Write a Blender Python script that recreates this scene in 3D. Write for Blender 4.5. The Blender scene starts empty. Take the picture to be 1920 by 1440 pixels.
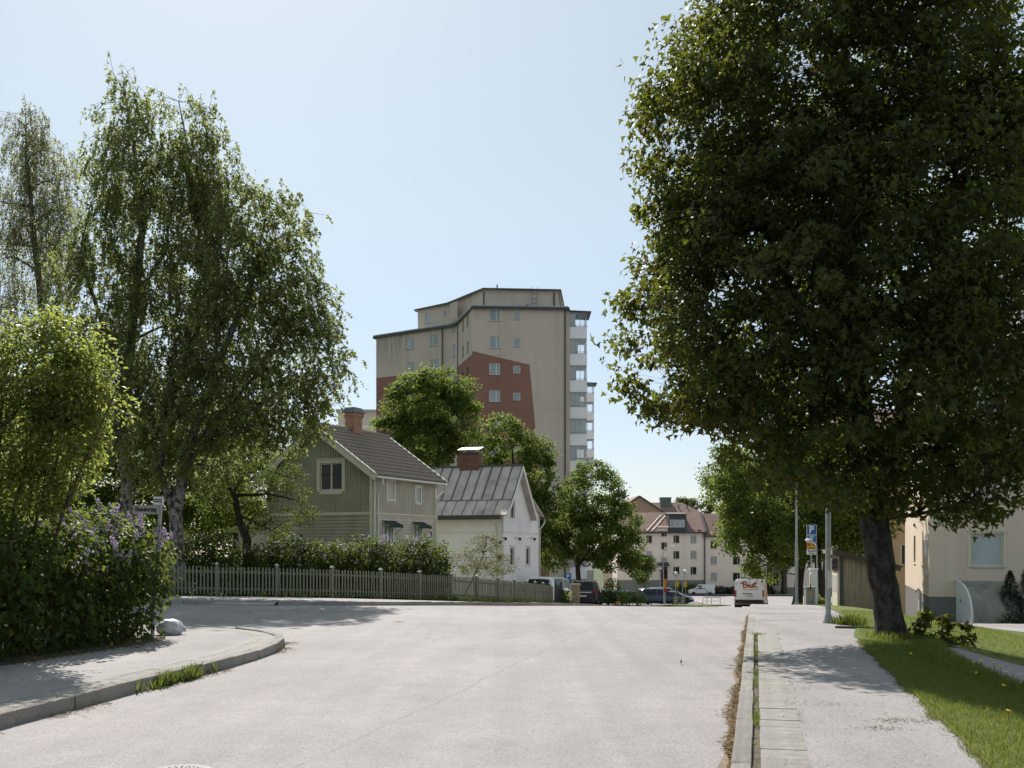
import bpy, bmesh, math, random
import numpy as np
from mathutils import Vector, Matrix, geometry

random.seed(7)
rng = np.random.default_rng(7)
scene = bpy.context.scene
col = scene.collection
R = math.radians

# ------------------------------------------------------------------ camera
EYE = 1.65
cam_d = bpy.data.cameras.new('camera')
cam = bpy.data.objects.new('camera', cam_d)
col.objects.link(cam)
cam.location = (0, 0, EYE)
cam.rotation_euler = (R(90), 0, 0)
cam_d.sensor_fit = 'HORIZONTAL'
cam_d.sensor_width = 36.0
cam_d.lens = 36.0 * 1970 / 1920
cam_d.shift_y = 310 / 1920
cam_d.clip_start = 0.1
cam_d.clip_end = 6000
scene.camera = cam

# ------------------------------------------------------------------ sky, sun, exposure
SUN_AZ, SUN_EL = R(-16), R(43)          # azimuth from +Y towards +X
sunvec = Vector((math.sin(SUN_AZ) * math.cos(SUN_EL), math.cos(SUN_AZ) * math.cos(SUN_EL), math.sin(SUN_EL)))
world = bpy.data.worlds.new('World')
scene.world = world
world.use_nodes = True
wn = world.node_tree
wn.nodes.clear()
sky = wn.nodes.new('ShaderNodeTexSky')
sky.sky_type = 'NISHITA'
sky.sun_disc = False
sky.sun_elevation = SUN_EL
sky.sun_rotation = SUN_AZ
sky.altitude = 30
sky.air_density = 1.0
sky.dust_density = 0.5
sky.ozone_density = 1.0
bg = wn.nodes.new('ShaderNodeBackground')
bg.inputs['Strength'].default_value = 0.05
wo = wn.nodes.new('ShaderNodeOutputWorld')
# even haze glow added to the sky all round, to lift the shaded walls
wtc = wn.nodes.new('ShaderNodeTexCoord'); wsx = wn.nodes.new('ShaderNodeSeparateXYZ'); wn.links.new(wtc.outputs['Generated'], wsx.inputs[0])
wr = wn.nodes.new('ShaderNodeValToRGB'); wn.links.new(wsx.outputs[2], wr.inputs[0])
for e, (p, c) in zip(wr.color_ramp.elements, ((0.0, (0.30, 0.34, 0.50, 1)), (0.30, (0.50, 0.57, 0.53, 1)))): e.position = p; e.color = c
wm = wn.nodes.new('ShaderNodeVectorMath'); wm.operation = 'MULTIPLY_ADD'; wm.inputs[1].default_value = (10.0, 10.0, 10.0)
wn.links.new(wr.outputs[0], wm.inputs[0]); wn.links.new(sky.outputs[0], wm.inputs[2])
wn.links.new(wm.outputs[0], bg.inputs[0])
wn.links.new(bg.outputs[0], wo.inputs[0])
sd = bpy.data.lights.new('sun', 'SUN')
sd.energy = 5.0
sd.angle = R(0.5)
sd.color = (1.0, 0.95, 0.89)
sun = bpy.data.objects.new('sun', sd)
sun.rotation_euler = sunvec.to_track_quat('Z', 'Y').to_euler()
sun.location = (0, 0, 60)
col.objects.link(sun)
vs = scene.view_settings
vs.view_transform = 'Standard'
vs.look = 'None'
vs.exposure = 0.45
vs.gamma = 1.0
vs.use_curve_mapping = False
scene.cycles.max_bounces = 8
scene.cycles.transparent_max_bounces = 8
scene.cycles.transmission_bounces = 4
scene.cycles.caustics_reflective = False
scene.cycles.caustics_refractive = False

# ------------------------------------------------------------------ tagging helpers
def tag(o, label=None, cat=None, group=None, kind=None):
    if label: o['label'] = label
    if cat: o['category'] = cat
    if group: o['group'] = group
    if kind: o['kind'] = kind
    return o

def empty(name, loc=(0, 0, 0), rz=0.0, parent=None):
    o = bpy.data.objects.new(name, None)
    o.empty_display_size = 0.2
    o.location = loc
    o.rotation_euler = (0, 0, rz)
    col.objects.link(o)
    if parent is not None: o.parent = parent
    return o

def thing(name, label, cat, loc=(0, 0, 0), rz=0.0, group=None):
    return tag(empty(name, loc, rz), label, cat, group)

def inst(name, mesh, parent=None, loc=(0, 0, 0), rot=(0, 0, 0), scale=(1, 1, 1)):
    o = bpy.data.objects.new(name, mesh)
    o.location = loc; o.rotation_euler = rot; o.scale = scale
    if parent is not None: o.parent = parent
    col.objects.link(o)
    return o

def copy_tree(o, parent=None):
    c = o.copy()
    col.objects.link(c)
    if parent is not None: c.parent = parent
    for ch in list(o.children):
        copy_tree(ch, c)
    return c

def P(px, py, Y):
    return Vector(((px - 960) / 1970 * Y, Y, EYE - (py - 1030) / 1970 * Y))

# ------------------------------------------------------------------ mesh builder
class MB:
    def __init__(s):
        s.v = []; s.f = []; s.uv = None
    def add(s, vs_, fs, M=None):
        o = len(s.v)
        if M is not None: vs_ = [M @ Vector(p) for p in vs_]
        s.v.extend([tuple(p) for p in vs_])
        s.f.extend([tuple(i + o for i in f) for f in fs])
    def poly(s, pts, M=None):
        s.add(pts, [tuple(range(len(pts)))], M)
    def box(s, c, d, M=None):
        x, y, z = c; a, b, h = d[0] / 2, d[1] / 2, d[2] / 2
        s.add([(x-a,y-b,z-h),(x+a,y-b,z-h),(x+a,y+b,z-h),(x-a,y+b,z-h),(x-a,y-b,z+h),(x+a,y-b,z+h),(x+a,y+b,z+h),(x-a,y+b,z+h)],
              [(0,3,2,1),(4,5,6,7),(0,1,5,4),(1,2,6,5),(2,3,7,6),(3,0,4,7)], M)
    def bx(s, x0, x1, y0, y1, z0, z1, M=None):
        s.box(((x0+x1)/2, (y0+y1)/2, (z0+z1)/2), (x1-x0, y1-y0, z1-z0), M)
    def bar(s, a, b, w, h, up=(0, 0, 1), M=None):
        a, b = Vector(a), Vector(b); d = b - a; L = d.length
        if L < 1e-6: return
        d.normalize(); u = Vector(up)
        r = d.cross(u)
        if r.length < 1e-4: r = d.cross(Vector((0, 1, 0)))
        r.normalize(); u = r.cross(d)
        q = [(-w/2, -h/2), (w/2, -h/2), (w/2, h/2), (-w/2, h/2)]
        vs_ = [a + r*i + u*j for i, j in q] + [b + r*i + u*j for i, j in q]
        s.add(vs_, [(0,1,2,3),(7,6,5,4),(0,4,5,1),(1,5,6,2),(2,6,7,3),(3,7,4,0)], M)
    def tube(s, pts, rad, n=6, M=None, cap=True):
        pts = [Vector(p) for p in pts]
        if not hasattr(rad, '__len__'): rad = [rad] * len(pts)
        rings = []; prev = None
        for i, p in enumerate(pts):
            d = (pts[min(i+1, len(pts)-1)] - pts[max(i-1, 0)])
            if d.length < 1e-7: d = Vector((0, 0, 1))
            d.normalize()
            if prev is None:
                a = d.orthogonal().normalized()
            else:
                a = prev - d * prev.dot(d)
                a = a.normalized() if a.length > 1e-5 else d.orthogonal().normalized()
            prev = a; b = d.cross(a)
            rings.append([p + (a*math.cos(2*math.pi*k/n) + b*math.sin(2*math.pi*k/n)) * rad[i] for k in range(n)])
        vs_ = [q for r in rings for q in r]; fs = []
        for i in range(len(pts)-1):
            for k in range(n):
                k2 = (k+1) % n
                fs.append((i*n+k, i*n+k2, (i+1)*n+k2, (i+1)*n+k))
        if cap:
            fs.append(tuple(reversed(range(n)))); fs.append(tuple(range((len(pts)-1)*n, len(pts)*n)))
        s.add(vs_, fs, M)
    def lathe(s, prof, n=12, M=None):
        vs_ = []; fs = []
        for r, z in prof:
            for k in range(n):
                t = 2*math.pi*k/n
                vs_.append((r*math.cos(t), r*math.sin(t), z))
        for i in range(len(prof)-1):
            for k in range(n):
                k2 = (k+1) % n
                fs.append((i*n+k, i*n+k2, (i+1)*n+k2, (i+1)*n+k))
        fs.append(tuple(reversed(range(n)))); fs.append(tuple(range((len(prof)-1)*n, len(prof)*n)))
        s.add(vs_, fs, M)
    def prism(s, poly, z0, z1, M=None):
        n = len(poly)
        vs_ = [(x, y, z0) for x, y in poly] + [(x, y, z1) for x, y in poly]
        fs = [tuple(reversed(range(n))), tuple(range(n, 2*n))]
        for i in range(n):
            j = (i+1) % n
            fs.append((i, j, n+j, n+i))
        s.add(vs_, fs, M)
    def slab(s, a, b, c, d, t, M=None):
        a, b, c, d = map(Vector, (a, b, c, d))
        nn = (b - a).cross(d - a).normalized()
        lo = [p - nn*t for p in (a, b, c, d)]
        s.add([a, b, c, d] + lo, [(0,1,2,3),(7,6,5,4),(0,4,5,1),(1,5,6,2),(2,6,7,3),(3,7,4,0)], M)
    def sphere(s, c, r, n=10, m=7, M=None):
        if not hasattr(r, '__len__'): r = (r, r, r)
        vs_ = []; fs = []
        for i in range(1, m):
            t = math.pi*i/m
            for k in range(n):
                q = 2*math.pi*k/n
                vs_.append((c[0]+r[0]*math.sin(t)*math.cos(q), c[1]+r[1]*math.sin(t)*math.sin(q), c[2]+r[2]*math.cos(t)))
        top = len(vs_); vs_.append((c[0], c[1], c[2]+r[2])); vs_.append((c[0], c[1], c[2]-r[2]))
        for i in range(m-2):
            for k in range(n):
                k2 = (k+1) % n
                fs.append((i*n+k, (i+1)*n+k, (i+1)*n+k2, i*n+k2))
        for k in range(n):
            k2 = (k+1) % n
            fs.append((top, k, k2)); fs.append((top+1, (m-2)*n+k2, (m-2)*n+k))
        s.add(vs_, fs, M)
    def mesh(s, name, mat, smooth=False):
        me = bpy.data.meshes.new(name)
        me.from_pydata(s.v, [], s.f)
        if mat is not None: me.materials.append(mat)
        if smooth: me.polygons.foreach_set('use_smooth', [True]*len(me.polygons))
        if s.uv:
            lay = me.uv_layers.new(name='UVMap')
            buf = []
            for f, u in zip(s.f, s.uv):
                for i in range(len(f)): buf.extend(u[i] if i < len(u) else u[-1])
            lay.data.foreach_set('uv', buf)
        me.update()
        return me
    def build(s, name, mat, parent=None, smooth=False, kind=None):
        o = bpy.data.objects.new(name, s.mesh(name, mat, smooth))
        if parent is not None: o.parent = parent
        if kind: o['kind'] = kind
        col.objects.link(o)
        return o

def wall_face(mb, o, u, L, z0, z1, holes=(), depth=0.12, ztop=None):
    """A wall running from o along u (left to right seen from outside), with real openings and reveals; UV in metres."""
    u = Vector((u[0], u[1], 0)).normalized(); n = Vector((u.y, -u.x, 0)); o = Vector((o[0], o[1], 0))
    if mb.uv is None: mb.uv = []
    def pt(a, z, d=0.0): 
        q = o + u*a - n*d
        return (q.x, q.y, z)
    def face(ps, uvs):
        mb.poly(ps); mb.uv.append(uvs)
    xs = sorted(set([0, L] + [h[0] for h in holes] + [h[1] for h in holes]))
    zs = sorted(set([z0, z1] + [h[2] for h in holes] + [h[3] for h in holes]))
    for i in range(len(xs)-1):
        for j in range(len(zs)-1):
            a, b, c, d = xs[i], xs[i+1], zs[j], zs[j+1]
            m, k = (a+b)/2, (c+d)/2
            if any(h[0] < m < h[1] and h[2] < k < h[3] for h in holes): continue
            face([pt(a,c), pt(b,c), pt(b,d), pt(a,d)], [(a,c),(b,c),(b,d),(a,d)])
    for a, b, c, d in [h[:4] for h in holes]:
        e = depth
        face([pt(a,c), pt(a,d), pt(a,d,e), pt(a,c,e)], [(a,c),(a,d),(a,d),(a,c)])
        face([pt(b,d), pt(b,c), pt(b,c,e), pt(b,d,e)], [(b,d),(b,c),(b,c),(b,d)])
        face([pt(a,d), pt(b,d), pt(b,d,e), pt(a,d,e)], [(a,d),(b,d),(b,d),(a,d)])
        face([pt(b,c), pt(a,c), pt(a,c,e), pt(b,c,e)], [(b,c),(a,c),(a,c),(b,c)])
    if ztop:   # gable: list of (u, z) above z1
        face([pt(a, z) for a, z in ztop], list(ztop))

# ------------------------------------------------------------------ materials
def srgb(r, g, b):
    f = lambda c: (c/255/12.92) if c/255 <= 0.04045 else ((c/255+0.055)/1.055)**2.4
    return (f(r), f(g), f(b))

class NT:
    """small helper round a node tree"""
    def __init__(s, m):
        m.use_nodes = True; s.t = m.node_tree; s.t.nodes.clear()
        s.out = s.t.nodes.new('ShaderNodeOutputMaterial')
    def n(s, typ, **kw):
        nd = s.t.nodes.new(typ)
        for k, v in kw.items():
            if hasattr(nd, k) and k not in ('Scale',): 
                try: setattr(nd, k, v); continue
                except Exception: pass
            nd.inputs[k].default_value = v
        return nd
    def l(s, a, b): s.t.links.new(a, b)
    def coord(s, kind='Object', scale=(1, 1, 1), rot=(0, 0, 0)):
        c = s.n('ShaderNodeTexCoord'); m = s.n('ShaderNodeMapping')
        m.inputs['Scale'].default_value = scale; m.inputs['Rotation'].default_value = rot
        s.l(c.outputs[kind], m.inputs[0]); return m.outputs[0]
    def noise(s, vec, scale, detail=4, rough=0.55, dist=0.0):
        nd = s.n('ShaderNodeTexNoise'); nd.inputs['Scale'].default_value = scale; nd.inputs['Detail'].default_value = detail
        nd.inputs['Roughness'].default_value = rough; nd.inputs['Distortion'].default_value = dist
        if vec is not None: s.l(vec, nd.inputs['Vector'])
        return nd.outputs['Fac']
    def ramp(s, fac, stops, interp='LINEAR'):
        r = s.n('ShaderNodeValToRGB'); cr = r.color_ramp; cr.interpolation = interp
        while len(cr.elements) < len(stops): cr.elements.new(0.5)
        for e, (p, c) in zip(cr.elements, stops):
            e.position = p; e.color = (c[0], c[1], c[2], 1) if hasattr(c, '__len__') else (c, c, c, 1)
        s.l(fac, r.inputs[0]); return r.outputs[0]
    def mix(s, fac, a, b, blend='MIX'):
        m = s.n('ShaderNodeMix'); m.data_type = 'RGBA'; m.blend_type = blend
        for sock, v in ((m.inputs[0], fac), (m.inputs[6], a), (m.inputs[7], b)):
            if hasattr(v, 'is_output'): s.l(v, sock)
            elif hasattr(v, '__len__'): sock.default_value = (*v[:3], 1)
            else: sock.default_value = v
        return m.outputs[2]
    def math(s, op, a, b=None, clamp=False):
        m = s.n('ShaderNodeMath'); m.operation = op; m.use_clamp = clamp
        for sock, v in zip(m.inputs, (a, b)):
            if v is None: continue
            if hasattr(v, 'is_output'): s.l(v, sock)
            else: sock.default_value = v
        return m.outputs[0]
    def bump(s, h, strength=0.3, dist=0.02):
        b = s.n('ShaderNodeBump'); b.inputs['Strength'].default_value = strength; b.inputs['Distance'].default_value = dist
        s.l(h, b.inputs['Height']); return b.outputs[0]
    def pbsdf(s, color, rough=0.7, spec=0.3, metal=0.0, normal=None, **kw):
        p = s.n('ShaderNodeBsdfPrincipled')
        for name, v in (('Base Color', color), ('Roughness', rough), ('Specular IOR Level', spec), ('Metallic', metal)):
            if hasattr(v, 'is_output'): s.l(v, p.inputs[name])
            elif hasattr(v, '__len__'): p.inputs[name].default_value = (*v[:3], 1)
            else: p.inputs[name].default_value = v
        for k, v in kw.items(): p.inputs[k.replace('_', ' ')].default_value = v
        if normal is not None: s.l(normal, p.inputs['Normal'])
        return p.outputs[0]
    def done(s, sh): s.l(sh, s.out.inputs['Surface'])

MATS = {}
def mat(name, c, rough=0.7, var=0.12, scale=3.0, spec=0.3, metal=0.0, bump=0.0, bscale=60, dirt=None, dirt_amt=0.3, coords='Object', stretch=(1, 1, 1)):
    if name in MATS: return MATS[name]
    m = bpy.data.materials.new(name); t = NT(m)
    v = t.coord(coords, stretch)
    n1 = t.noise(v, scale, 5)
    lo = tuple(max(0, x*(1-var)) for x in c); hi = tuple(min(1, x*(1+var)) for x in c)
    cc = t.ramp(n1, [(0.3, lo), (0.7, hi)])
    if dirt is not None:
        n2 = t.noise(v, scale*0.4, 6, 0.65)
        f = t.math('MULTIPLY', t.ramp(n2, [(0.48, 0.0), (0.72, 1.0)]), dirt_amt)
        cc = t.mix(f, cc, dirt)
    nm = None
    if bump: nm = t.bump(t.noise(v, bscale, 4), bump, 0.01)
    t.done(t.pbsdf(cc, rough, spec, metal, nm))
    MATS[name] = m
    return m

def leaf_mat(name, dark, light, trans=None, tfac=0.38, rough=0.5, spec=0.25, accent=None, accent_amt=0.0):
    if name in MATS: return MATS[name]
    m = bpy.data.materials.new(name); t = NT(m)
    g = t.n('ShaderNodeNewGeometry')
    rpi = g.outputs['Random Per Island']
    cc = t.ramp(rpi, [(0.0, dark), (0.55, tuple((a+b)/2 for a, b in zip(dark, light))), (1.0, light)])
    trans = trans or tuple(min(1, x*1.9) for x in light)
    tc = t.ramp(rpi, [(0.0, tuple(x*0.75 for x in trans)), (1.0, trans)])
    if accent is not None:
        r2 = t.math('FRACT', t.math('MULTIPLY', rpi, 17.31))
        f = t.math('LESS_THAN', r2, accent_amt)
        cc = t.mix(f, cc, accent); tc = t.mix(f, tc, tuple(min(1, x*2) for x in accent))
    bs = t.pbsdf(cc, rough, spec)
    tr = t.n('ShaderNodeBsdfTranslucent'); t.l(tc, tr.inputs[0])
    mx = t.n('ShaderNodeMixShader'); mx.inputs[0].default_value = tfac
    t.l(bs, mx.inputs[1]); t.l(tr.outputs[0], mx.inputs[2])
    t.done(mx.outputs[0])
    MATS[name] = m
    return m

def asphalt(name, base, pink=1.03, speck=0.5):
    m = bpy.data.materials.new(name); t = NT(m); v = t.coord('Object')
    big = t.noise(v, 0.25, 5, 0.6); mid = t.noise(v, 2.2, 5, 0.65); fine = t.noise(v, 130, 3, 0.7)
    vo = t.n('ShaderNodeTexVoronoi'); vo.inputs['Scale'].default_value = 75; t.l(v, vo.inputs['Vector'])
    b = (base*pink, base, base*0.985)
    c1 = t.ramp(big, [(0.3, tuple(x*0.84 for x in b)), (0.7, tuple(x*1.10 for x in b))])
    c2 = t.mix(0.5, c1, t.ramp(mid, [(0.3, 0.82), (0.7, 1.12)]), 'MULTIPLY')
    sp = t.ramp(vo.outputs['Color'], [(0.10, 0.42), (0.40, 0.93), (0.84, 1.06), (0.97, 1.75)])
    c3 = t.mix(speck, c2, sp, 'MULTIPLY')
    # tyre-worn streaks along the road and fine cracks
    st = t.noise(t.coord('Object', (1.6, 0.045, 1), (0, 0, R(13))), 1.0, 4, 0.6)
    c4 = t.mix(0.5, c3, t.ramp(st, [(0.35, 0.80), (0.65, 1.08)]), 'MULTIPLY')
    sx = t.n('ShaderNodeSeparateXYZ'); t.l(v, sx.inputs[0])
    us = t.math('ADD', t.math('SUBTRACT', sx.outputs[0], t.math('MULTIPLY', sx.outputs[1], 0.232)), t.math('MULTIPLY', t.noise(v, 0.7, 3), 0.22))
    for sc_, wd, am in ((-3.35, 0.014, 0.5), (-6.1, 0.010, 0.35)):
        ln = t.ramp(t.math('ABSOLUTE', t.math('SUBTRACT', us, sc_)), [(0.0, 1.0), (wd, 0.6), (wd*3, 0.0)])
        c4 = t.mix(t.math('MULTIPLY', t.math('MULTIPLY', ln, am), t.ramp(mid, [(0.35, 0.1), (0.6, 1.0)])), c4, tuple(x*0.5 for x in b))
    for sc_ in (-1.35, -2.85, -4.6, -5.7):   # worn wheel tracks
        ln = t.ramp(t.math('ABSOLUTE', t.math('SUBTRACT', us, sc_)), [(0.0, 1.0), (0.38, 0.0)], 'EASE')
        c4 = t.mix(t.math('MULTIPLY', ln, 0.16), c4, tuple(x*0.62 for x in b))
    wv = t.coord('Object')
    wn_ = t.n('ShaderNodeTexNoise'); wn_.inputs['Scale'].default_value = 0.6; wn_.inputs['Detail'].default_value = 6; t.l(wv, wn_.inputs['Vector'])
    ad = t.n('ShaderNodeVectorMath'); ad.operation = 'MULTIPLY_ADD'; ad.inputs[1].default_value = (1.6, 1.6, 0); t.l(wn_.outputs['Color'], ad.inputs[0]); t.l(wv, ad.inputs[2])
    cr = t.n('ShaderNodeTexVoronoi'); cr.feature = 'DISTANCE_TO_EDGE'; cr.inputs['Scale'].default_value = 0.16; t.l(ad.outputs[0], cr.inputs['Vector'])
    cm = t.ramp(cr.outputs['Distance'], [(0.0, 1.0), (0.0035, 0.0)])
    gate = t.ramp(t.noise(wv, 0.35, 2), [(0.56, 0.0), (0.68, 0.5)])
    c5 = t.mix(t.math('MULTIPLY', cm, gate), c4, tuple(x*0.45 for x in b))
    h = t.math('ADD', t.math('MULTIPLY', fine, 0.6), t.math('MULTIPLY', vo.outputs['Distance'], 0.9))
    t.done(t.pbsdf(c5, 0.82, 0.25, 0, t.bump(h, 0.32, 0.006)))
    return m

M_ROAD = asphalt('road_asphalt', 0.28, 1.09, 0.62)
M_PATH = asphalt('footpath_asphalt', 0.28, 1.075, 0.62)
M_PARK = asphalt('parking_asphalt', 0.24, 1.03, 0.3)

def granite(name, base, vary=0.7):
    m = bpy.data.materials.new(name); t = NT(m); v = t.coord('Object'); oi = t.n('ShaderNodeObjectInfo')
    f = t.noise(v, 55, 4, 0.75); b = t.noise(v, 2.4, 5, 0.6)
    c = t.ramp(f, [(0.3, tuple(x*0.55 for x in base)), (0.5, base), (0.75, tuple(min(1, x*1.35) for x in base))])
    c = t.mix(0.55, c, t.ramp(b, [(0.3, (0.52, 0.50, 0.45)), (0.7, (1.06, 1.05, 1.03))]), 'MULTIPLY')
    c = t.mix(0.5, c, t.ramp(oi.outputs['Random'], [(0, vary), (1, 1.16)]), 'MULTIPLY')
    t.done(t.pbsdf(c, 0.8, 0.25, 0, t.bump(t.noise(v, 16, 6, 0.75), 0.9, 0.03)))
    return m
M_KERB = granite('kerb_granite', (0.39, 0.365, 0.335))
M_SLAB = granite('concrete_slab', (0.395, 0.375, 0.35), 0.95)

def grass_mat(name, a, b, c):
    m = bpy.data.materials.new(name); t = NT(m); v = t.coord('Object')
    n1 = t.noise(v, 0.5, 5, 0.6); n2 = t.noise(v, 45, 3, 0.7); n3 = t.noise(v, 6, 4)
    cc = t.ramp(n1, [(0.3, a), (0.55, b), (0.75, c)])
    cc = t.mix(0.6, cc, t.ramp(n2, [(0.25, 0.45), (0.75, 1.45)]), 'MULTIPLY')
    cc = t.mix(0.4, cc, t.ramp(n3, [(0.3, 0.7), (0.7, 1.2)]), 'MULTIPLY')
    t.done(t.pbsdf(cc, 0.85, 0.15, 0, t.bump(n2, 0.8, 0.03)))
    return m
M_LAWN = grass_mat('lawn_turf', (0.10, 0.135, 0.028), (0.14, 0.165, 0.038), (0.19, 0.18, 0.065))
M_GROUND = grass_mat('rough_ground', (0.05, 0.066, 0.02), (0.075, 0.085, 0.03), (0.12, 0.105, 0.06))
M_SOIL = mat('hedge_soil', (0.105, 0.085, 0.062), 0.95, 0.4, 9, bump=0.8, bscale=40)
M_DUST = mat('gutter_grit', (0.20, 0.155, 0.11), 0.95, 0.35, 12, bump=0.6, bscale=70)
M_WHITE = mat('white_paint', (0.74, 0.73, 0.70), 0.55, 0.05, 4, dirt=(0.5, 0.48, 0.42), dirt_amt=0.25)
M_GALV = mat('galvanised_steel', (0.36, 0.37, 0.36), 0.5, 0.15, 8, spec=0.5, metal=0.35, dirt=(0.22, 0.22, 0.2), dirt_amt=0.35)
M_DARKMETAL = mat('dark_sheet_metal', (0.035, 0.042, 0.045), 0.45, 0.2, 5, spec=0.5)
M_BLACK = mat('black_rubber', (0.018, 0.018, 0.019), 0.7, 0.2, 20)

def glass(name, c, rough=0.06, spec=0.6, scale=0.9, var=0.35):
    m = bpy.data.materials.new(name); t = NT(m); oi = t.n('ShaderNodeObjectInfo')
    v = t.coord('Object')
    ad = t.n('ShaderNodeVectorMath'); ad.operation = 'ADD'
    sc = t.n('ShaderNodeVectorMath'); sc.operation = 'SCALE'; sc.inputs['Scale'].default_value = 31.0
    cx = t.n('ShaderNodeCombineXYZ'); t.l(oi.outputs['Random'], cx.inputs[0]); t.l(oi.outputs['Random'], cx.inputs[2])
    t.l(cx.outputs[0], sc.inputs[0]); t.l(v, ad.inputs[0]); t.l(sc.outputs[0], ad.inputs[1])
    n = t.noise(ad.outputs[0], scale, 2)
    cc = t.ramp(n, [(0.35, tuple(x*(1-var) for x in c)), (0.65, tuple(min(1, x*(1+var)) for x in c))])
    cc = t.mix(0.6, cc, t.ramp(oi.outputs['Random'], [(0, 0.6), (1, 1.3)]), 'MULTIPLY')
    t.done(t.pbsdf(cc, rough, spec))
    return m
M_GLASS = glass('window_glass', (0.026, 0.032, 0.026), 0.06, 0.22)
M_GLASS_PALE = glass('curtained_glass', (0.33, 0.37, 0.38), 0.12, 0.5, 0.8, 0.10)
M_GLASS_CAR = mat('car_glass', (0.012, 0.014, 0.016), 0.08, 0.2, 2, spec=0.3)

def clear_glass():
    m = bpy.data.materials.new('balcony_glazing'); t = NT(m)
    tr = t.n('ShaderNodeBsdfTransparent'); tr.inputs[0].default_value = (0.95, 0.96, 0.955, 1)
    gl = t.n('ShaderNodeBsdfGlossy'); gl.inputs[0].default_value = (0.8, 0.85, 0.9, 1); gl.inputs['Roughness'].default_value = 0.05
    lw = t.n('ShaderNodeLayerWeight'); lw.inputs[0].default_value = 0.35
    f = t.math('ADD', t.math('MULTIPLY', lw.outputs['Facing'], 0.4), 0.04)
    mx = t.n('ShaderNodeMixShader'); t.l(f, mx.inputs[0]); t.l(tr.outputs[0], mx.inputs[1]); t.l(gl.outputs[0], mx.inputs[2])
    t.done(mx.outputs[0]); return m
M_CLEAR = clear_glass()
# ------------------------------------------------------------------ terrain
_py = np.array([-60, 0, 18, 26, 31, 36, 43, 50, 58, 66, 75, 88, 104, 125, 150, 175, 195, 260, 500, 3000], float)
_pz = np.array([0.0, 0, 0, -0.02, -0.09, -0.29, -0.66, -1.06, -1.53, -1.98, -2.45, -3.08, -3.78, -4.7, -5.5, -6.1, -6.5, -7.2, -9, -20], float)
_s = np.arange(-60, 3000, 0.5)
_z = np.interp(_s, _py, _pz)
_k = np.exp(-0.5*(np.arange(-12, 13)/4.0)**2); _k /= _k.sum()
_z = np.convolve(np.pad(_z, 12, mode='edge'), _k, mode='valid')

def kx(y):
    """x of the right kerb's road side at depth y"""
    return 1.67 + 0.232*(y - 7.93) + np.maximum(0, np.asarray(y, float) - 45)*0.03

def zt(x, y):
    x = np.asarray(x, float); y = np.asarray(y, float)
    s = y + 0.55*np.clip(x, -26, 0) + 0.2*np.clip(x - 3, 0, 60)
    z = np.interp(s, _s, _z)
    d = x - kx(np.clip(y, -20, 60))
    sp = np.log1p(np.exp(np.clip((d - 3.0)*3.0, -30, 30)))/3.0
    fade = np.clip((75 - y)/20, 0, 1)
    return z - np.minimum(0.16*sp, 0.62)*fade

def Z(x, y): return float(zt(x, y))

def inside(poly, X, Y):
    res = np.zeros(X.shape, bool); n = len(poly)
    for i in range(n):
        x1, y1 = poly[i]; x2, y2 = poly[(i+1) % n]
        c = ((y1 > Y) != (y2 > Y))
        with np.errstate(divide='ignore', invalid='ignore'):
            xi = (x2-x1)*(Y-y1)/(y2-y1) + x1
        res ^= c & (X < xi)
    return res

def densify(poly, step):
    out = []; n = len(poly)
    for i in range(n):
        a = Vector(poly[i]); b = Vector(poly[(i+1) % n]); L = (b-a).length
        st = step if max(a.y, b.y) < 80 else step*4
        k = max(1, int(L/st))
        for j in range(k): out.append(tuple(a.lerp(b, j/k)))
    return out

def smooth_line(pts, it=2):
    pts = [Vector(p) for p in pts]
    for _ in range(it):
        q = [pts[0]]
        for a, b in zip(pts, pts[1:]):
            q.append(a.lerp(b, 0.25)); q.append(a.lerp(b, 0.75))
        q.append(pts[-1]); pts = q
    return [tuple(p) for p in pts]

def sheet(name, poly, off, material, step=1.0, zfun=None):
    zf = zfun or (lambda x, y: zt(x, y) + off)
    b = densify(poly, step)
    P_ = np.array(b); xs = []
    x0, y0 = P_.min(0); x1, y1 = P_.max(0)
    pts = []
    for (ya, yb, st) in ((-1e4, 80, step), (80, 240, step*4), (240, 1e5, 60)):
        lo, hi = max(y0, ya), min(y1, yb)
        if hi - lo < st: continue
        gx, gy = np.meshgrid(np.arange(x0+st*0.37, x1, st), np.arange(lo+st*0.41, hi, st))
        gx = gx.ravel(); gy = gy.ravel()
        m = inside(b, gx, gy); gx = gx[m]; gy = gy[m]
        d = np.full(gx.shape, 1e9)
        for (qx, qy) in b: d = np.minimum(d, (gx-qx)**2 + (gy-qy)**2)
        m = d > (0.3*st)**2
        pts += list(zip(gx[m], gy[m]))
    allp = [Vector(p) for p in b] + [Vector(p) for p in pts]
    n = len(b)
    r = geometry.delaunay_2d_cdt(allp, [(i, (i+1) % n) for i in range(n)], [], 1, 1e-5)
    V = np.array([tuple(p) for p in r[0]]); zz = zf(V[:, 0], V[:, 1])
    me = bpy.data.meshes.new(name)
    me.from_pydata([(x, y, z) for (x, y), z in zip(V, zz)], [], [tuple(f) for f in r[2]])
    me.materials.append(material)
    bmx = bmesh.new(); bmx.from_mesh(me)
    for f in bmx.faces:
        if f.normal.z < 0: f.normal_flip()
        f.smooth = True
    bmx.to_mesh(me); bmx.free()
    o = bpy.data.objects.new(name, me); col.objects.link(o)
    o['kind'] = 'structure'
    return o

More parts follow.
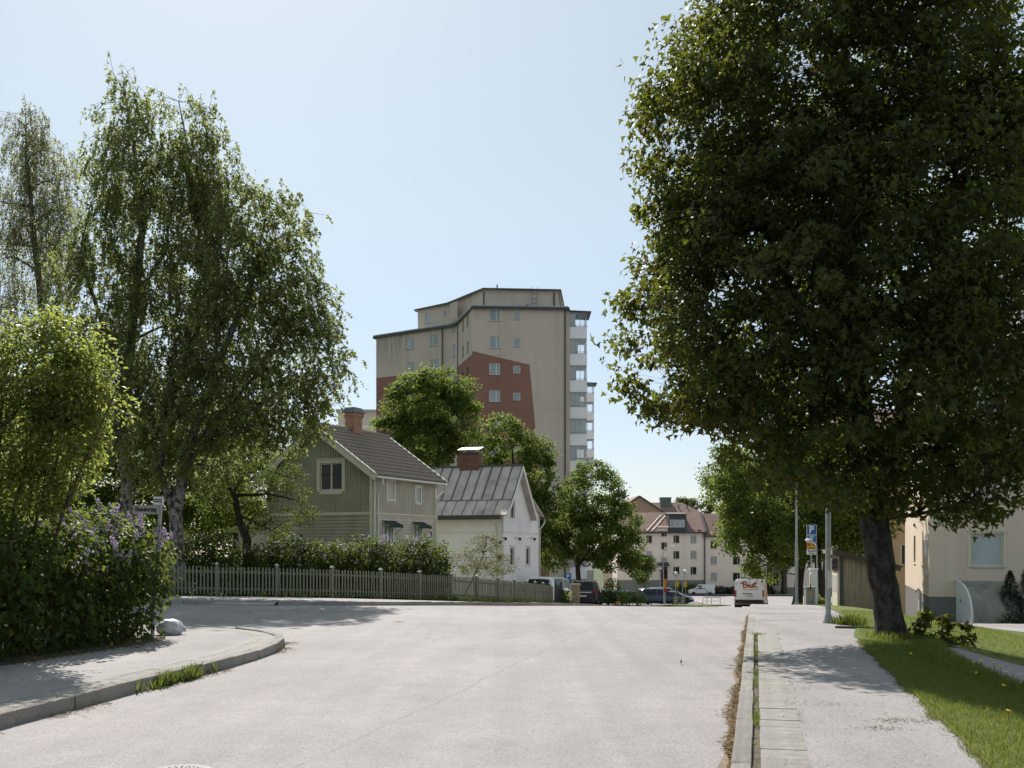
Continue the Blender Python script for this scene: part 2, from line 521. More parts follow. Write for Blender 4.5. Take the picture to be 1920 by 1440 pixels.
# the ground: one sheet to the horizon
def ground():
    xs = np.unique(np.concatenate([np.arange(-40, 60, 1.0), np.arange(-160, 160, 5.0), np.arange(-3000, 3001, 150.0)]))
    ys = np.unique(np.concatenate([np.arange(-30, 90, 1.0), np.arange(90, 260, 4.0), np.arange(260, 3000, 90.0)]))
    X, Y = np.meshgrid(xs, ys); Zz = zt(X, Y) - 0.13
    nx, ny = len(xs), len(ys)
    v = np.stack([X, Y, Zz], -1).reshape(-1, 3)
    f = [(j*nx+i, j*nx+i+1, (j+1)*nx+i+1, (j+1)*nx+i) for j in range(ny-1) for i in range(nx-1)]
    me = bpy.data.meshes.new('ground'); me.from_pydata(v.tolist(), [], f); me.materials.append(M_GROUND)
    me.polygons.foreach_set('use_smooth', [True]*len(f))
    o = bpy.data.objects.new('ground', me); col.objects.link(o); o['kind'] = 'structure'
ground()

# kerb lines (road side), plan view
RK = [(float(kx(y)), float(y)) for y in np.arange(-8, 67, 1.5)]
LK = smooth_line([(-6.9, -8), (-5.95, 1.5), (-5.1, 7.0), (-4.66, 9.8), (-4.27, 12.4), (-3.86, 15.0), (-3.72, 17.0), (-4.0, 18.7), (-4.8, 20.0), (-6.0, 21.0), (-7.6, 21.7), (-11, 22.3), (-34, 25.5)], 2)
FK = smooth_line([(-34, 34.6), (-16, 33.0), (-10.7, 32.4), (-6.6, 31.8), (-3.4, 32.6), (-0.6, 35.8), (1.3, 41), (3.6, 50), (5.0, 57.5), (6.2, 62)], 2)
FENCE = [(-30, 35.2), (-11.6, 36.8), (-5.9, 39.6), (-3.05, 43.0), (-0.34, 48.2), (0.75, 52.0), (1.55, 55.5), (2.3, 59.0)]
FENCE_S = smooth_line(FENCE, 2)

def offs(line, d):
    """offset a polyline to its left by d"""
    out = []; n = len(line)
    for i in range(n):
        a = Vector(line[max(0, i-1)]); b = Vector(line[min(n-1, i+1)]); t = (b-a).normalized()
        out.append((line[i][0] - t.y*d, line[i][1] + t.x*d))
    return out

road_poly = LK + FK + [(9.5, 72), (14.2, 84), (17, 93), (21.5, 103), (22.8, 109), (22, 116), (24, 140), (0, 160), (-80, 164), (-80, 181), (130, 181), (130, 164), (52, 150), (36, 128), (28, 104), (22.5, 86), (18.6, 72)] + list(reversed(RK))
road = sheet('road', road_poly, 0.0, M_ROAD, 1.0)
# right-hand footpath: asphalt behind kerb, weed gap and slab strip
SLAB_END = 19.4
rp = []
for y in np.arange(-8, SLAB_END-.5, 1.0): rp.append((float(kx(y)) + 0.555, float(y)))
rp.append((float(kx(SLAB_END-.48)) + 0.555, SLAB_END-.48)); rp.append((float(kx(SLAB_END-.46)) + 0.135, SLAB_END -.46))
for y in np.arange(20.5, 66, 1.5): rp.append((float(kx(y)) + 0.135, float(y)))
back = [(float(kx(y)) + w, float(y)) for y, w in ((66, 3.2), (56, 2.6), (46, 2.15), (36, 2.1), (29, 2.2), (24, 2.3), (20.5, 2.15), (18.5, 1.92), (16, 1.9), (13, 1.88), (10, 1.86), (7, 1.84), (3, 1.82), (-8, 1.8))]
right_path = sheet('right_pavement', rp + back, 0.12, M_PATH, 0.8)
bed = [(float(kx(y)) + 0.14, float(y)) for y in np.arange(-8.6, SLAB_END+.2, 1.0)] + [(float(kx(y)) + 0.60, float(y)) for y in np.arange(SLAB_END+0.05, -8, -1.0)]
sheet('slab_bed', bed, 0.085, M_SOIL, 0.8)
# left corner pavement
INN = smooth_line([(-9.6, -8), (-8.6, 2), (-7.6, 9), (-6.75, 13.7), (-5.95, 16.9), (-5.85, 18.0), (-6.6, 19.2), (-8.2, 19.9), (-12, 20.5), (-34, 23.6)], 2)
LK_in = offs(LK, 0.52)
left_path = sheet('left_pavement', LK_in + list(reversed(INN)), 0.12, M_PATH, 0.8)
sheet('slab_bed.001', offs(LK, 0.13) + list(reversed(offs(LK, 0.56))), 0.085, M_SOIL, 0.7)
sheet('hedge_bed', [(-9.6, -8), (-8.6, 2), (-7.6, 9), (-6.75, 13.7), (-5.95, 16.9), (-5.85, 18.0), (-6.6, 19.2), (-8.2, 19.9), (-12, 20.5), (-34, 23.6), (-34, -8)], 0.115, M_SOIL, 1.0)
# pavement in front of the picket fence, garden behind it
FK_in = offs(FK, 0.15)
far_path = sheet('far_pavement', FK_in + list(reversed([(x, y) for x, y in FENCE_S])) , 0.11, M_PATH, 0.9)
sheet('garden_lawn', FENCE_S + [(3.5, 62), (2.0, 70), (-8, 80), (-34, 80), (-60, 60), (-60, 35)], 0.105, M_LAWN, 1.2)
# parking lot
sheet('parking_lot', [(3.6, 61.9), (6.35, 62.4), (9.3, 72), (14.0, 84), (16.6, 93), (12, 98), (17, 110), (21.8, 118), (23.8, 139.6), (0, 159.5), (-10, 150), (-8, 82), (2.2, 70)], -0.02, M_PARK, 1.0)
# grass island in the junction and verge
sheet('grass_island', smooth_line([(16.6, 94), (21.0, 102.6), (22.3, 108.5), (20.2, 111), (15.5, 104), (9.5, 98), (10.5, 94), (16.6, 94)], 2), 0.09, M_LAWN, 1.0)
# lawn on the right, footpath across it, drive in front of the cellar
V_ = lambda L: [tuple(p) for p in L]
verge_in = list(reversed(back))
path_a = [(4.3, -8), (5.0, 3), (5.55, 8.5), (5.78, 12.5), (6.15, 14.6), (6.52, 16.0), (6.95, 17.0)]
path_b = [(7.35, 17.2), (7.30, 16.1), (7.45, 15.1), (7.7, 13.0), (7.55, 10.0), (7.0, 3), (6.4, -8)]
sheet('grass_verge', [(x-0.03, y) for x, y in verge_in if y < 17.5] + [(float(kx(17.5))+1.915, 17.5)] + [(6.85, 17.5)] + list(reversed(path_a)), 0.135, M_LAWN, 0.6)
sheet('garden_path', path_a + path_b, 0.131, M_PATH, 0.7)
DRV = [(17.5, 41.9), (15.0, 35.5), (14.0, 30.6), (13.6, 25.4), (14.4, 18), (17, 8), (24, 8), (19.2, 18), (17.2, 26), (17.8, 32), (20.5, 38.6), (30, 37)]
lawn_poly = [(float(kx(17.55))+1.925, 17.55)] + [(x-0.03, y) for x, y in verge_in if 18 < y < 60] + [(18, 56), (19.5, 50), (17.15, 43.1), (17.4, 41.9), (14.9, 35.5), (13.9, 30.6), (13.5, 25.4), (14.3, 18), (16.9, 8), (16.9, -8), (6.41, -8)] + [(x-0.03, y) for x, y in reversed(path_b)] + [(6.9, 17.52)]
sheet('lawn', lawn_poly, 0.135, M_LAWN, 0.7)
sheet('driveway', DRV + [(30, 39), (18, 42.6)], 0.131, M_PATH, 1.0)
# far pavement along the beige block
sheet('street_pavement', [(-80, 181), (130, 181), (130, 190), (-80, 190)], 0.12, M_PATH, 2.0)

# ------------------------------------------------------------------ kerb stones and slabs
def stone_mesh(name, mt, seed, taper=0.012):
    r = random.Random(seed)
    bm = bmesh.new(); bmesh.ops.create_cube(bm, size=1.0)
    for v in bm.verts:
        v.co.x += r.uniform(-taper, taper)*0.4; v.co.y += r.uniform(-taper, taper)*2.5; v.co.z += r.uniform(-taper, taper)*2
    bmesh.ops.bevel(bm, geom=[e for e in bm.edges], offset=0.035, segments=1, affect='EDGES')
    me = bpy.data.meshes.new(name); bm.to_mesh(me); bm.free(); me.materials.append(mt); return me
stones = [stone_mesh('kerb_stone', M_KERB, k, 0.022) for k in range(5)]
slabs = [stone_mesh('paving_slab', M_SLAB, 20+k, 0.004) for k in range(4)]

def walk(line, step):
    pts = [Vector(p) for p in line]; i = 0; pos = pts[0].copy(); out = [pos.copy()]
    need = step if not callable(step) else step()
    while i < len(pts)-1:
        d = (pts[i+1]-pos).length
        if d < need: need -= d; i += 1; pos = pts[i].copy()
        else:
            pos = pos + (pts[i+1]-pos).normalized()*need; out.append(pos.copy()); need = step if not callable(step) else step()
    return out

def kerb(line, side, gap=None, top=0.125, ymax=70, step=1.0):
    """stones along a kerb line; side +1: the stone body lies to the left of the line"""
    k = empty('kerb'); k['kind'] = 'structure'
    pts = walk(line, step)
    for a, b in zip(pts, pts[1:]):
        m = (a+b)/2; t = (b-a)
        if gap and gap(m): continue
        if m.y < 3 or m.y > ymax: continue
        L = t.length; t.normalize()
        c = m + Vector((-t.y, t.x))*0.07*side
        za, zb = Z(a.x, a.y), Z(b.x, b.y)
        h = 0.26
        inst('kerb_stone', random.choice(stones), k, (c.x, c.y, (za+zb)/2 + top - h/2 + random.uniform(-.006, .006)),
             (0, -math.atan2(zb-za, L), math.atan2(t.y, t.x) + random.uniform(-.008, .008)), (L-0.022, 0.14, h))
    return k
kerb(RK, -1, top=0.115)
kerb(LK, 1, top=0.14)
kerb(FK, 1, gap=lambda m: -8.9 < m.x < -6.9, top=0.12, ymax=63)
ap = MB()
for a, b in zip([p for p in FK if -9.4 < p[0] < -6.4], [p for p in FK if -9.4 < p[0] < -6.4][1:]):
    za, zb = Z(*a), Z(*b); ap.add([(a[0]-.05,a[1]-.12,za+.01),(b[0]-.05,b[1]-.12,zb+.01),(b[0],b[1]+.22,zb+.114),(a[0],a[1]+.22,za+.114)], [(0,1,2,3)])
ap.build('dropped_kerb', M_KERB)['kind'] = 'structure'
nose = smooth_line([(13.6, 73.5), (14.4, 74.6), (15.0, 76.4)], 1)
kerb(nose, 1, top=0.11, ymax=90)

def slab_row(parent, line, d0, side, ymin, ymax):
    pts = walk(line, 0.352)
    for a, b in zip(pts, pts[1:]):
        m = (a+b)/2
        if not (ymin < m.y < ymax): continue
        t = (b-a).normalized(); c = m + Vector((-t.y, t.x))*side*(d0+0.175)
        za, zb = Z(a.x, a.y), Z(b.x, b.y)
        inst('paving_slab', random.choice(slabs), parent, (c.x, c.y, Z(c.x, c.y)+0.122-0.03+random.uniform(-.002, .003)),
             (random.uniform(-.004, .004), -math.atan2(zb-za, 0.352)+random.uniform(-.004, .004), math.atan2(t.y, t.x)), (0.349, 0.35, 0.06))
slab_row(right_path, [(float(kx(y)), float(y)) for y in np.arange(4, 20, 0.5)], 0.20, -1, 5.5, SLAB_END-0.15)
slab_row(left_path, LK, 0.165, 1, 4.5, 22.2)
# ------------------------------------------------------------------ building kit
def stucco(name, base, stain=(0.2, 0.19, 0.17), amt=0.25, streak=0.25, bump=0.25, bs=25):
    m = bpy.data.materials.new(name); t = NT(m)
    u = t.coord('UV'); v = t.coord('Object')
    big = t.noise(v, 0.22, 5, 0.6); fine = t.noise(v, bs, 4, 0.7)
    st = t.noise(t.coord('Object', (1.1, 1.1, 0.06)), 1.0, 5, 0.65)
    c = t.ramp(big, [(0.3, tuple(x*0.90 for x in base)), (0.7, tuple(min(1, x*1.07) for x in base))])
    c = t.mix(t.math('MULTIPLY', t.ramp(st, [(0.5, 0.0), (0.75, 1.0)]), streak), c, stain)
    c = t.mix(0.25, c, t.ramp(fine, [(0.25, 0.72), (0.75, 1.2)]), 'MULTIPLY')
    t.done(t.pbsdf(c, 0.88, 0.15, 0, t.bump(fine, bump, 0.02)))
    return m

def mural_mat(name, base, paint, mode):
    """beige render with a flat painted red brown field; the UV map is metres along the wall and height"""
    m = bpy.data.materials.new(name); t = NT(m)
    uv = t.n('ShaderNodeTexCoord'); sx = t.n('ShaderNodeSeparateXYZ'); t.l(uv.outputs['UV'], sx.inputs[0])
    u, z = sx.outputs[0], sx.outputs[1]
    v = t.coord('Object')
    big = t.noise(v, 0.2, 5, 0.6); fine = t.noise(v, 6, 5, 0.7); st = t.noise(t.coord('Object', (1.3, 1.3, 0.05)), 1.0, 5, 0.65)
    if mode == 'front':
        a = t.math('LESS_THAN', z, t.math('SUBTRACT', 22.04, t.math('MULTIPLY', u, 0.2265)))
        b = t.math('LESS_THAN', u, t.math('ADD', 5.92, t.math('MULTIPLY', t.math('SUBTRACT', 20.7, z), 0.0958)))
        f = t.math('MULTIPLY', a, b)
    else:
        f = t.math('LESS_THAN', z, 21.7)
    c = t.mix(f, base, paint)
    c = t.mix(0.5, c, t.ramp(big, [(0.3, 0.86), (0.7, 1.08)]), 'MULTIPLY')
    c = t.mix(0.3, c, t.ramp(fine, [(0.3, 0.8), (0.7, 1.12)]), 'MULTIPLY')
    # joints between the storeys' render lifts
    jl = t.math('LESS_THAN', t.math('FRACT', t.math('MULTIPLY', t.math('ADD', z, 0.4), 1/5.5)), 0.006)
    c = t.mix(t.math('MULTIPLY', jl, 0.35), c, (0.12, 0.1, 0.09))
    stf = t.math('MULTIPLY', t.ramp(st, [(0.52, 0.0), (0.72, 1.0)]), 0.22)
    if mode == 'wing':
        # grime under the left end of the eaves
        top = t.ramp(z, [(0.0, 0), (1.0, 1)])
        g1 = t.math('MULTIPLY', t.math('SUBTRACT', z, 22.6), 0.25, True)
        g2 = t.math('MULTIPLY', t.math('SUBTRACT', 5.6, u), 0.5, True)
        gs = t.ramp(t.noise(t.coord('Object', (4.5, 4.5, 0.25)), 1.0, 4, 0.7), [(0.38, 0.0), (0.62, 1.0)])
        stf = t.math('MAXIMUM', stf, t.math('MULTIPLY', t.math('MULTIPLY', g1, g2), t.math('MULTIPLY', gs, 0.75)))
    c = t.mix(stf, c, (0.075, 0.068, 0.06))
    t.done(t.pbsdf(c, 0.9, 0.12, 0, t.bump(fine, 0.2, 0.03)))
    return m

C_TOWER = (0.575, 0.485, 0.41); C_RED = (0.285, 0.150, 0.115)
M_TFRONT = mural_mat('tower_render_front', C_TOWER, C_RED, 'front')
M_TSIDE = mural_mat('tower_render_side', C_TOWER, C_RED, 'side')
M_TWING = mural_mat('tower_render_wing', C_TOWER, C_RED, 'wing')
M_TPLAIN = stucco('tower_render_plain', (0.575, 0.485, 0.41), amt=0.2)
M_CREAM = stucco('cream_render', (0.66, 0.59, 0.49))
M_BEIGE = stucco('beige_render', (0.80, 0.70, 0.62), streak=0.12)
M_PINKISH = stucco('warm_beige_render', (0.84, 0.72, 0.62), streak=0.1)
M_YELLOW = stucco('yellow_grey_render', (0.70, 0.58, 0.465), (0.25, 0.22, 0.17), 0.3, 0.2, 0.8, 22)
M_PLINTH = stucco('grey_plinth', (0.20, 0.195, 0.185), bump=0.8, bs=60)
M_GREENISH = stucco('stone_plinth', (0.22, 0.23, 0.20))
M_ROOFMETAL = mat('weathered_sheet_roof', (0.50, 0.43, 0.395), 0.45, 0.2, 1.4, spec=0.4, metal=0.1, dirt=(0.18, 0.15, 0.13), dirt_amt=0.5, bump=0.35, bscale=2.2)
M_SEAM = mat('roof_seam', (0.075, 0.095, 0.095), 0.5, 0.2, 3, spec=0.4)
M_TOWERROOF = mat('tower_sheet_roof', (0.40, 0.39, 0.37), 0.5, 0.2, 2, spec=0.5, metal=0.2)
M_GREENWOOD = mat('sage_green_boards', (0.37, 0.35, 0.25), 0.7, 0.1, 1.5, dirt=(0.22, 0.21, 0.15), dirt_amt=0.3)
M_TRIM = mat('cream_trim_paint', (0.66, 0.61, 0.48), 0.6, 0.06, 5, dirt=(0.5, 0.38, 0.3), dirt_amt=0.3)
M_GREYWOOD = mat('skylit_grey_boards', (0.58, 0.53, 0.46), 0.7, 0.08, 1.5, dirt=(0.34, 0.32, 0.28), dirt_amt=0.35)  # paler than the gable: open-sky light put into the side wall's colour
M_WHITEWOOD = mat('white_painted_boards', (0.90, 0.865, 0.885), 0.65, 0.03, 1.2, dirt=(0.62, 0.59, 0.56), dirt_amt=0.35)
M_TILE = mat('brown_concrete_tile', (0.28, 0.235, 0.205), 0.8, 0.3, 6, dirt=(0.25, 0.155, 0.115), dirt_amt=0.3, bump=0.3, bscale=30)
M_ROOFPINK = mat('red_brown_roof_tiles', (0.24, 0.155, 0.128), 0.85, 0.15, 1.5, dirt=(0.16, 0.11, 0.095), dirt_amt=0.4, bump=0.4, bscale=12)
M_WOODOLD = mat('weathered_boards', (0.30, 0.235, 0.16), 0.85, 0.3, 2.2, stretch=(14, 14, 0.7), dirt=(0.09, 0.075, 0.055), dirt_amt=0.55, bump=0.4, bscale=14)
M_BROWN = mat('dark_stained_wood', (0.07, 0.05, 0.038), 0.7, 0.25, 4)
M_CONC = mat('weathered_concrete', (0.255, 0.245, 0.205), 0.9, 0.22, 2.4, dirt=(0.10, 0.11, 0.085), dirt_amt=0.55, stretch=(1, 1, 0.5), bump=0.5, bscale=30)

def brick_mat(name, c1, c2, mortar, scale=1.0):
    m = bpy.data.materials.new(name); t = NT(m)
    tc = t.n('ShaderNodeTexCoord'); s = t.n('ShaderNodeSeparateXYZ'); t.l(tc.outputs['Object'], s.inputs[0])
    cb = t.n('ShaderNodeCombineXYZ'); t.l(t.math('ADD', s.outputs[0], s.outputs[1]), cb.inputs[0]); t.l(s.outputs[2], cb.inputs[1])
    b = t.n('ShaderNodeTexBrick'); b.inputs['Scale'].default_value = scale
    b.inputs['Brick Width'].default_value = 0.25; b.inputs['Row Height'].default_value = 0.075; b.inputs['Mortar Size'].default_value = 0.008
    for k, c in (('Color1', c1), ('Color2', c2), ('Mortar', mortar)): b.inputs[k].default_value = (*c, 1)
    t.l(cb.outputs[0], b.inputs['Vector'])
    n = t.noise(t.coord('Object'), 3, 5)
    c = t.mix(0.5, b.outputs['Color'], t.ramp(n, [(0.3, 0.7), (0.7, 1.2)]), 'MULTIPLY')
    t.done(t.pbsdf(c, 0.9, 0.12, 0, t.bump(b.outputs['Fac'], -0.5, 0.01)))
    return m
M_BRICK_OR = brick_mat('orange_brick', (0.42, 0.19, 0.105), (0.33, 0.15, 0.09), (0.36, 0.32, 0.27))
M_BRICK_RED = brick_mat('red_brick', (0.21, 0.085, 0.06), (0.15, 0.06, 0.045), (0.2, 0.17, 0.15))
M_BRICK_TAN = brick_mat('tan_brick', (0.34, 0.25, 0.175), (0.29, 0.21, 0.15), (0.33, 0.28, 0.22))

WCACHE = {}
def window(parent, o, u, uc, zc, w, h, depth=0.12, style='cross', fm=None, gm=None, sill=True, casing=None, name='window', sillm=None):
    """a window built into an opening: frame mesh with sub-parts pane and sill; o/u as for wall_face; casing = outer trim width"""
    fm = fm or M_WHITE; gm = gm or M_GLASS
    key = (round(w, 3), round(h, 3), depth, style, fm.name, gm.name, casing, sill, (sillm or M_DARKMETAL).name)
    if key not in WCACHE:
        f = MB(); t = 0.065; y0, y1 = depth-0.06, depth-0.005
        f.bx(-w/2, -w/2+t, y0, y1, -h/2, h/2); f.bx(w/2-t, w/2, y0, y1, -h/2, h/2)
        f.bx(-w/2+t, w/2-t, y0, y1, -h/2, -h/2+t); f.bx(-w/2+t, w/2-t, y0, y1, h/2-t, h/2)
        if style == 'two': f.bx(-0.045, 0.045, y0-0.004, y1, -h/2+t, h/2-t)
        if style == 'third': f.bx(w*0.12, w*0.12+0.07, y0-0.004, y1, -h/2+t, h/2-t)
        if style == 'third_l': f.bx(-w*0.12-0.07, -w*0.12, y0-0.004, y1, -h/2+t, h/2-t)
        if style == 'grid':
            for k in (-1, 0, 1): f.bx(k*w*0.18-0.02, k*w*0.18+0.02, y0-0.004, y1, -h/2+t, h/2-t)
        if casing:
            c = casing
            f.bx(-w/2-c, -w/2, -0.035, 0.02, -h/2-c*0.3, h/2+c); f.bx(w/2, w/2+c, -0.035, 0.02, -h/2-c*0.3, h/2+c)
            f.bx(-w/2-c*1.35, w/2+c*1.35, -0.075, 0.02, h/2+c+0.002, h/2+c+0.05); f.bx(-w/2+0.002, w/2-0.002, -0.033, 0.02, h/2, h/2+c-0.002)
            f.bx(-w/2+0.002, w/2-0.002, -0.033, 0.02, -h/2-c*1.1, -h/2)
        g = MB(); g.bx(-w/2+t*0.9, w/2-t*0.9, depth-0.03, depth-0.018, -h/2+t*0.9, h/2-t*0.9)
        s = MB(); s.add([(-w/2-0.03,-0.05,-h/2-0.03),(w/2+0.03,-0.05,-h/2-0.03),(w/2+0.03,depth-0.06,-h/2+0.012),(-w/2-0.03,depth-0.06,-h/2+0.012),
                         (-w/2-0.03,-0.05,-h/2-0.055),(w/2+0.03,-0.05,-h/2-0.055),(w/2+0.03,depth-0.06,-h/2-0.01),(-w/2-0.03,depth-0.06,-h/2-0.01)],
                        [(0,1,2,3),(7,6,5,4),(0,4,5,1),(1,5,6,2),(2,6,7,3),(3,7,4,0)])
        WCACHE[key] = (f.mesh('window', fm), g.mesh('pane', gm), s.mesh('sill', sillm or M_DARKMETAL))
    fme, gme, sme = WCACHE[key]
    u = Vector((u[0], u[1], 0)).normalized(); p = Vector((o[0], o[1], 0)) + u*uc
    wo_ = inst(name, fme, parent, (p.x, p.y, zc), (0, 0, math.atan2(u.y, u.x)))
    inst('pane', gme, wo_)
    if sill: inst('sill', sme, wo_)
    return wo_

def hole(uc, zc, w, h): return (uc-w/2, uc+w/2, zc-h/2, zc+h/2)

# ================================================================== the tower block
TB = (-4.11, 108.0, 0.0)
tw = thing('apartment_tower', 'tall beige star shaped tower block with a red brown painted field and glazed balconies', 'tower block', TB)
def rel(p): return (p[0]-TB[0], p[1]-TB[1])
A, B_, C_, D_, E_ = [rel(p) for p in ((-4.11,108.0), (5.6,108.6), (-6.0,115.6), (-6.9,117.0), (-15.9,123.0))]
ZT = 26.6; ZB = -6.0
def edge(a, b):
    d = Vector(b)-Vector(a); return d.normalized(), d.length
def tower_face(a, b, holes, mt, z1=ZT, z0=ZB):
    u, L = edge(a, b); m = MB(); wall_face(m, a, u, L, z0, z1, [hole(*h) for h in holes], 0.14); m.build('wall', mt, tw); return u, L
rows = [25.77-2.78*k for k in range(11)]
ff = [(2.33, z, 1.12, 1.22) for z in rows] + [(4.62, z-0.02, 0.74, 0.82) for z in rows]
u, L = tower_face(A, B_, ff, M_TFRONT)
for i, h in enumerate(ff):
    window(tw, A, u, h[0], h[1], h[2], h[3], 0.14, 'third' if h[2] > 1 else 'plain', M_WHITE, M_GLASS_PALE)
sf = [(d, z-0.1, 0.62, 1.15) for z in rows[:8] for d in (3.1, 5.6)]
u, L = tower_face(C_, A, sf, M_TSIDE)
for h in sf: window(tw, C_, u, *h, 0.14, 'plain', M_DARKMETAL, M_GLASS)
cf = [(0.95, 26.4-2.78*k, 0.62, 1.35) for k in range(7)]
u, L = tower_face(D_, C_, cf, M_TPLAIN, 29.0)
for h in cf: window(tw, D_, u, *h, 0.14, 'plain', M_WHITE, M_GLASS_PALE)
wf = [(d, 25.2-2.78*k, 1.15, 1.25) for k in range(10) for d in (5.15, 8.55)]
u, L = tower_face(E_, D_, wf, M_TWING)
for h in wf: window(tw, E_, u, *h, 0.14, 'third_l', M_WHITE, M_GLASS_PALE)
BB = rel((7.3, 121.5)); EB = rel((-11.5, 131.0)); BC = rel((4.0, 130.0))
for a, b in ((B_, BB), (BB, BC), (BC, EB), (EB, E_)):
    tower_face(a, b, [], M_TPLAIN)
# penthouse storey
pp = [rel(p) for p in ((-10.9,121.6), (-6.95,118.4), (-5.6,116.3), (-3.07,112.0), (4.9,112.5), (5.6,120.5), (2,128), (-8,128.5))]
for i in range(len(pp)):
    a, b = pp[i], pp[(i+1) % len(pp)]
    hs = [(1.6, 28.2, 0.95, 1.2), (4.3, 28.35, 0.5, 0.5)] if i == 0 else []
    u, L = tower_face(a, b, hs, M_TPLAIN, 29.35, ZT-0.02)
    for h in hs: window(tw, a, u, *h, 0.14, 'plain', M_WHITE, M_GLASS_PALE)
r = MB()
def grow(poly, d):
    c = Vector((sum(p[0] for p in poly)/len(poly), sum(p[1] for p in poly)/len(poly))); out = []
    for p in poly:
        v = Vector(p)-c; out.append(tuple(c + v*(1+d/v.length)))
    return out
r.prism(grow([A, B_, BB, BC, EB, E_, D_, C_], 0.35), ZT, ZT+0.12); r.prism(grow(pp, 0.4), 29.35, 29.45)
q = grow(pp, 0.15); cc_ = Vector((sum(p[0] for p in q)/len(q), sum(p[1] for p in q)/len(q), 29.95))
n_ = len(q); r.add([(x, y, 29.452) for x, y in q] + [tuple(cc_)], [(i, (i+1) % n_, n_) for i in range(n_)])
rf = r.build('roof', M_TOWERROOF, tw)
f = MB()
outl = grow([A, B_, BB, BC, EB, E_, D_, C_], 0.38)
for i in range(len(outl)):
    a, b = outl[i], outl[(i+1) % len(outl)]; f.bar((a[0], a[1], ZT-0.14), (b[0], b[1], ZT-0.14), 0.14, 0.26)
pl = grow(pp, 0.43)
for i in range(len(pl)):
    a, b = pl[i], pl[(i+1) % len(pl)]; f.bar((a[0], a[1], 29.33), (b[0], b[1], 29.33), 0.1, 0.12)
f.build('fascia', M_DARKMETAL, tw)
dp = MB()
ub, Lb = edge(A, B_)
for p, z1 in (((B_[0]-0.12, B_[1]-0.12), ZT), ((D_[0]-0.9, D_[1]+0.35), ZT), ((C_[0]+0.05, C_[1]-0.3), ZT), ((pp[3][0]+0.05, pp[3][1]-0.1), 29.3), ((pp[4][0]-0.4, pp[4][1]-0.12), 29.3)):
    dp.tube([(p[0], p[1], ZB if z1 == ZT else ZT), (p[0], p[1], z1-0.2)], 0.075, 6)
dp.build('downpipe', M_DARKMETAL, tw)
v = MB()
for p in ((-1.6, 113.5), (0.8, 110.5), (-8.2, 122.5), (2.5, 111)):
    x, y = rel(p); zb = 29.4 if p[1] > 113 else ZT
    v.tube([(x, y, zb), (x, y, zb+0.85)], 0.1, 6)
x0, y0 = rel((2.4, 112.2))
for k in range(5): v.bar((x0-0.3, y0, ZT+0.4+k*0.5), (x0+0.3, y0, ZT+0.4+k*0.5), 0.05, 0.05)
for s in (-0.3, 0.3): v.bar((x0+s, y0, ZT), (x0+s, y0+0.15, 29.7), 0.05, 0.05)
v.build('roof_ladder', M_GALV, tw)
h_ = MB(); hx, hy = rel((1.6, 110.6)); h_.add([(hx-1.9,hy-.6,ZT+.12),(hx+1.9,hy-.6,ZT+.12),(hx+1.9,hy+1,ZT+.12),(hx-1.9,hy+1,ZT+.12),(hx,hy-.4,ZT+.75),(hx,hy+.9,ZT+.75)], [(0,1,4),(1,2,5,4),(2,3,5),(3,0,4,5),(0,3,2,1)]); h_.build('roof_hatch', M_DARKMETAL, tw)

def balconies(parent, x0, x1, y0, y1, floors, zt0, step=2.78):
    """stack of glazed balconies against a wall at x0, reaching out to x1; y0 is the side towards us"""
    for k in range(floors):
        zf = zt0 - 2.5 - step*k
        b = MB()
        b.bx(x0, x1, y0, y1, zf-0.16, zf)                      # slab
        b.bx(x0, x1, y0-0.05, y0, zf-0.2, zf+1.0); b.bx(x1, x1+0.05, y0-0.05, y1, zf-0.2, zf+1.0); b.bx(x0, x1+0.05, y1, y1+0.05, zf-0.2, zf+1.0)
        n = 12
        for j in range(n): b.bx(x0+(x1-x0)*(j+.44)/n, x0+(x1-x0)*(j+.56)/n, y0-0.062, y0-0.05, zf-0.2, zf+1.0)
        bo = b.build('balcony', M_WHITEWOOD, parent)
        g = MB(); g.bx(x0, x1, y0-0.01, y0, zf+1.03, zf+2.5); g.bx(x1, x1+0.01, y0, y1, zf+1.03, zf+2.5)
        g.build('glazing', M_CLEAR, bo)
        f = MB()
        for t in (0, 0.33, 0.62, 1.0): f.bx(x0+(x1-x0)*t-0.025, x0+(x1-x0)*t+0.025, y0-0.03, y0+0.02, zf+1.0, zf+2.55)
        for t in (0.5, 1.0): f.bx(x1-0.02, x1+0.03, y0+(y1-y0)*t-0.025, y0+(y1-y0)*t+0.025, zf+1.0, zf+2.55)
        f.bx(x0, x1+0.08, y0-0.09, y0-0.055, zf+1.02, zf+1.07); f.bx(x0, x1+0.08, y0-0.09, y0-0.055, zf+1.17, zf+1.2); f.bx(x0, x1+0.03, y0-0.03, y0+0.03, zf+2.5, zf+2.56)
        f.build('mullions', M_GALV, bo)
        c = MB(); c.bx(x0+0.05, x0+(x1-x0)*(0.35, 0.5, 0.4, 0.6, 0.95, 0.45)[k % 6], y0+0.15, y0+0.18, zf+1.0, zf+2.45); c.build('curtain', mat('pale_curtain', (0.66, 0.64, 0.61), 0.8, 0.1, 6, stretch=(6, 6, 0.4)), bo)
    t_ = MB(); t_.slab((x0, y0-0.25, zt0+0.2), (x1+0.5, y0-0.25, zt0+0.1), (x1+0.5, y1+0.2, zt0+0.1), (x0, y1+0.2, zt0+0.2), 0.12)
    t_.build('balcony_roof', M_DARKMETAL, parent)
x0, y0 = rel((6.0, 109.4)); x1, y1 = rel((7.75, 112.8))
sp = MB(); sp.bx(B_[0]-0.02, x0, y0-0.4, y0+0.4, ZB, ZT-0.15); sp.build('wall', M_TPLAIN, tw)
balconies(tw, x0, x1, y0, y1, 11, 26.3)
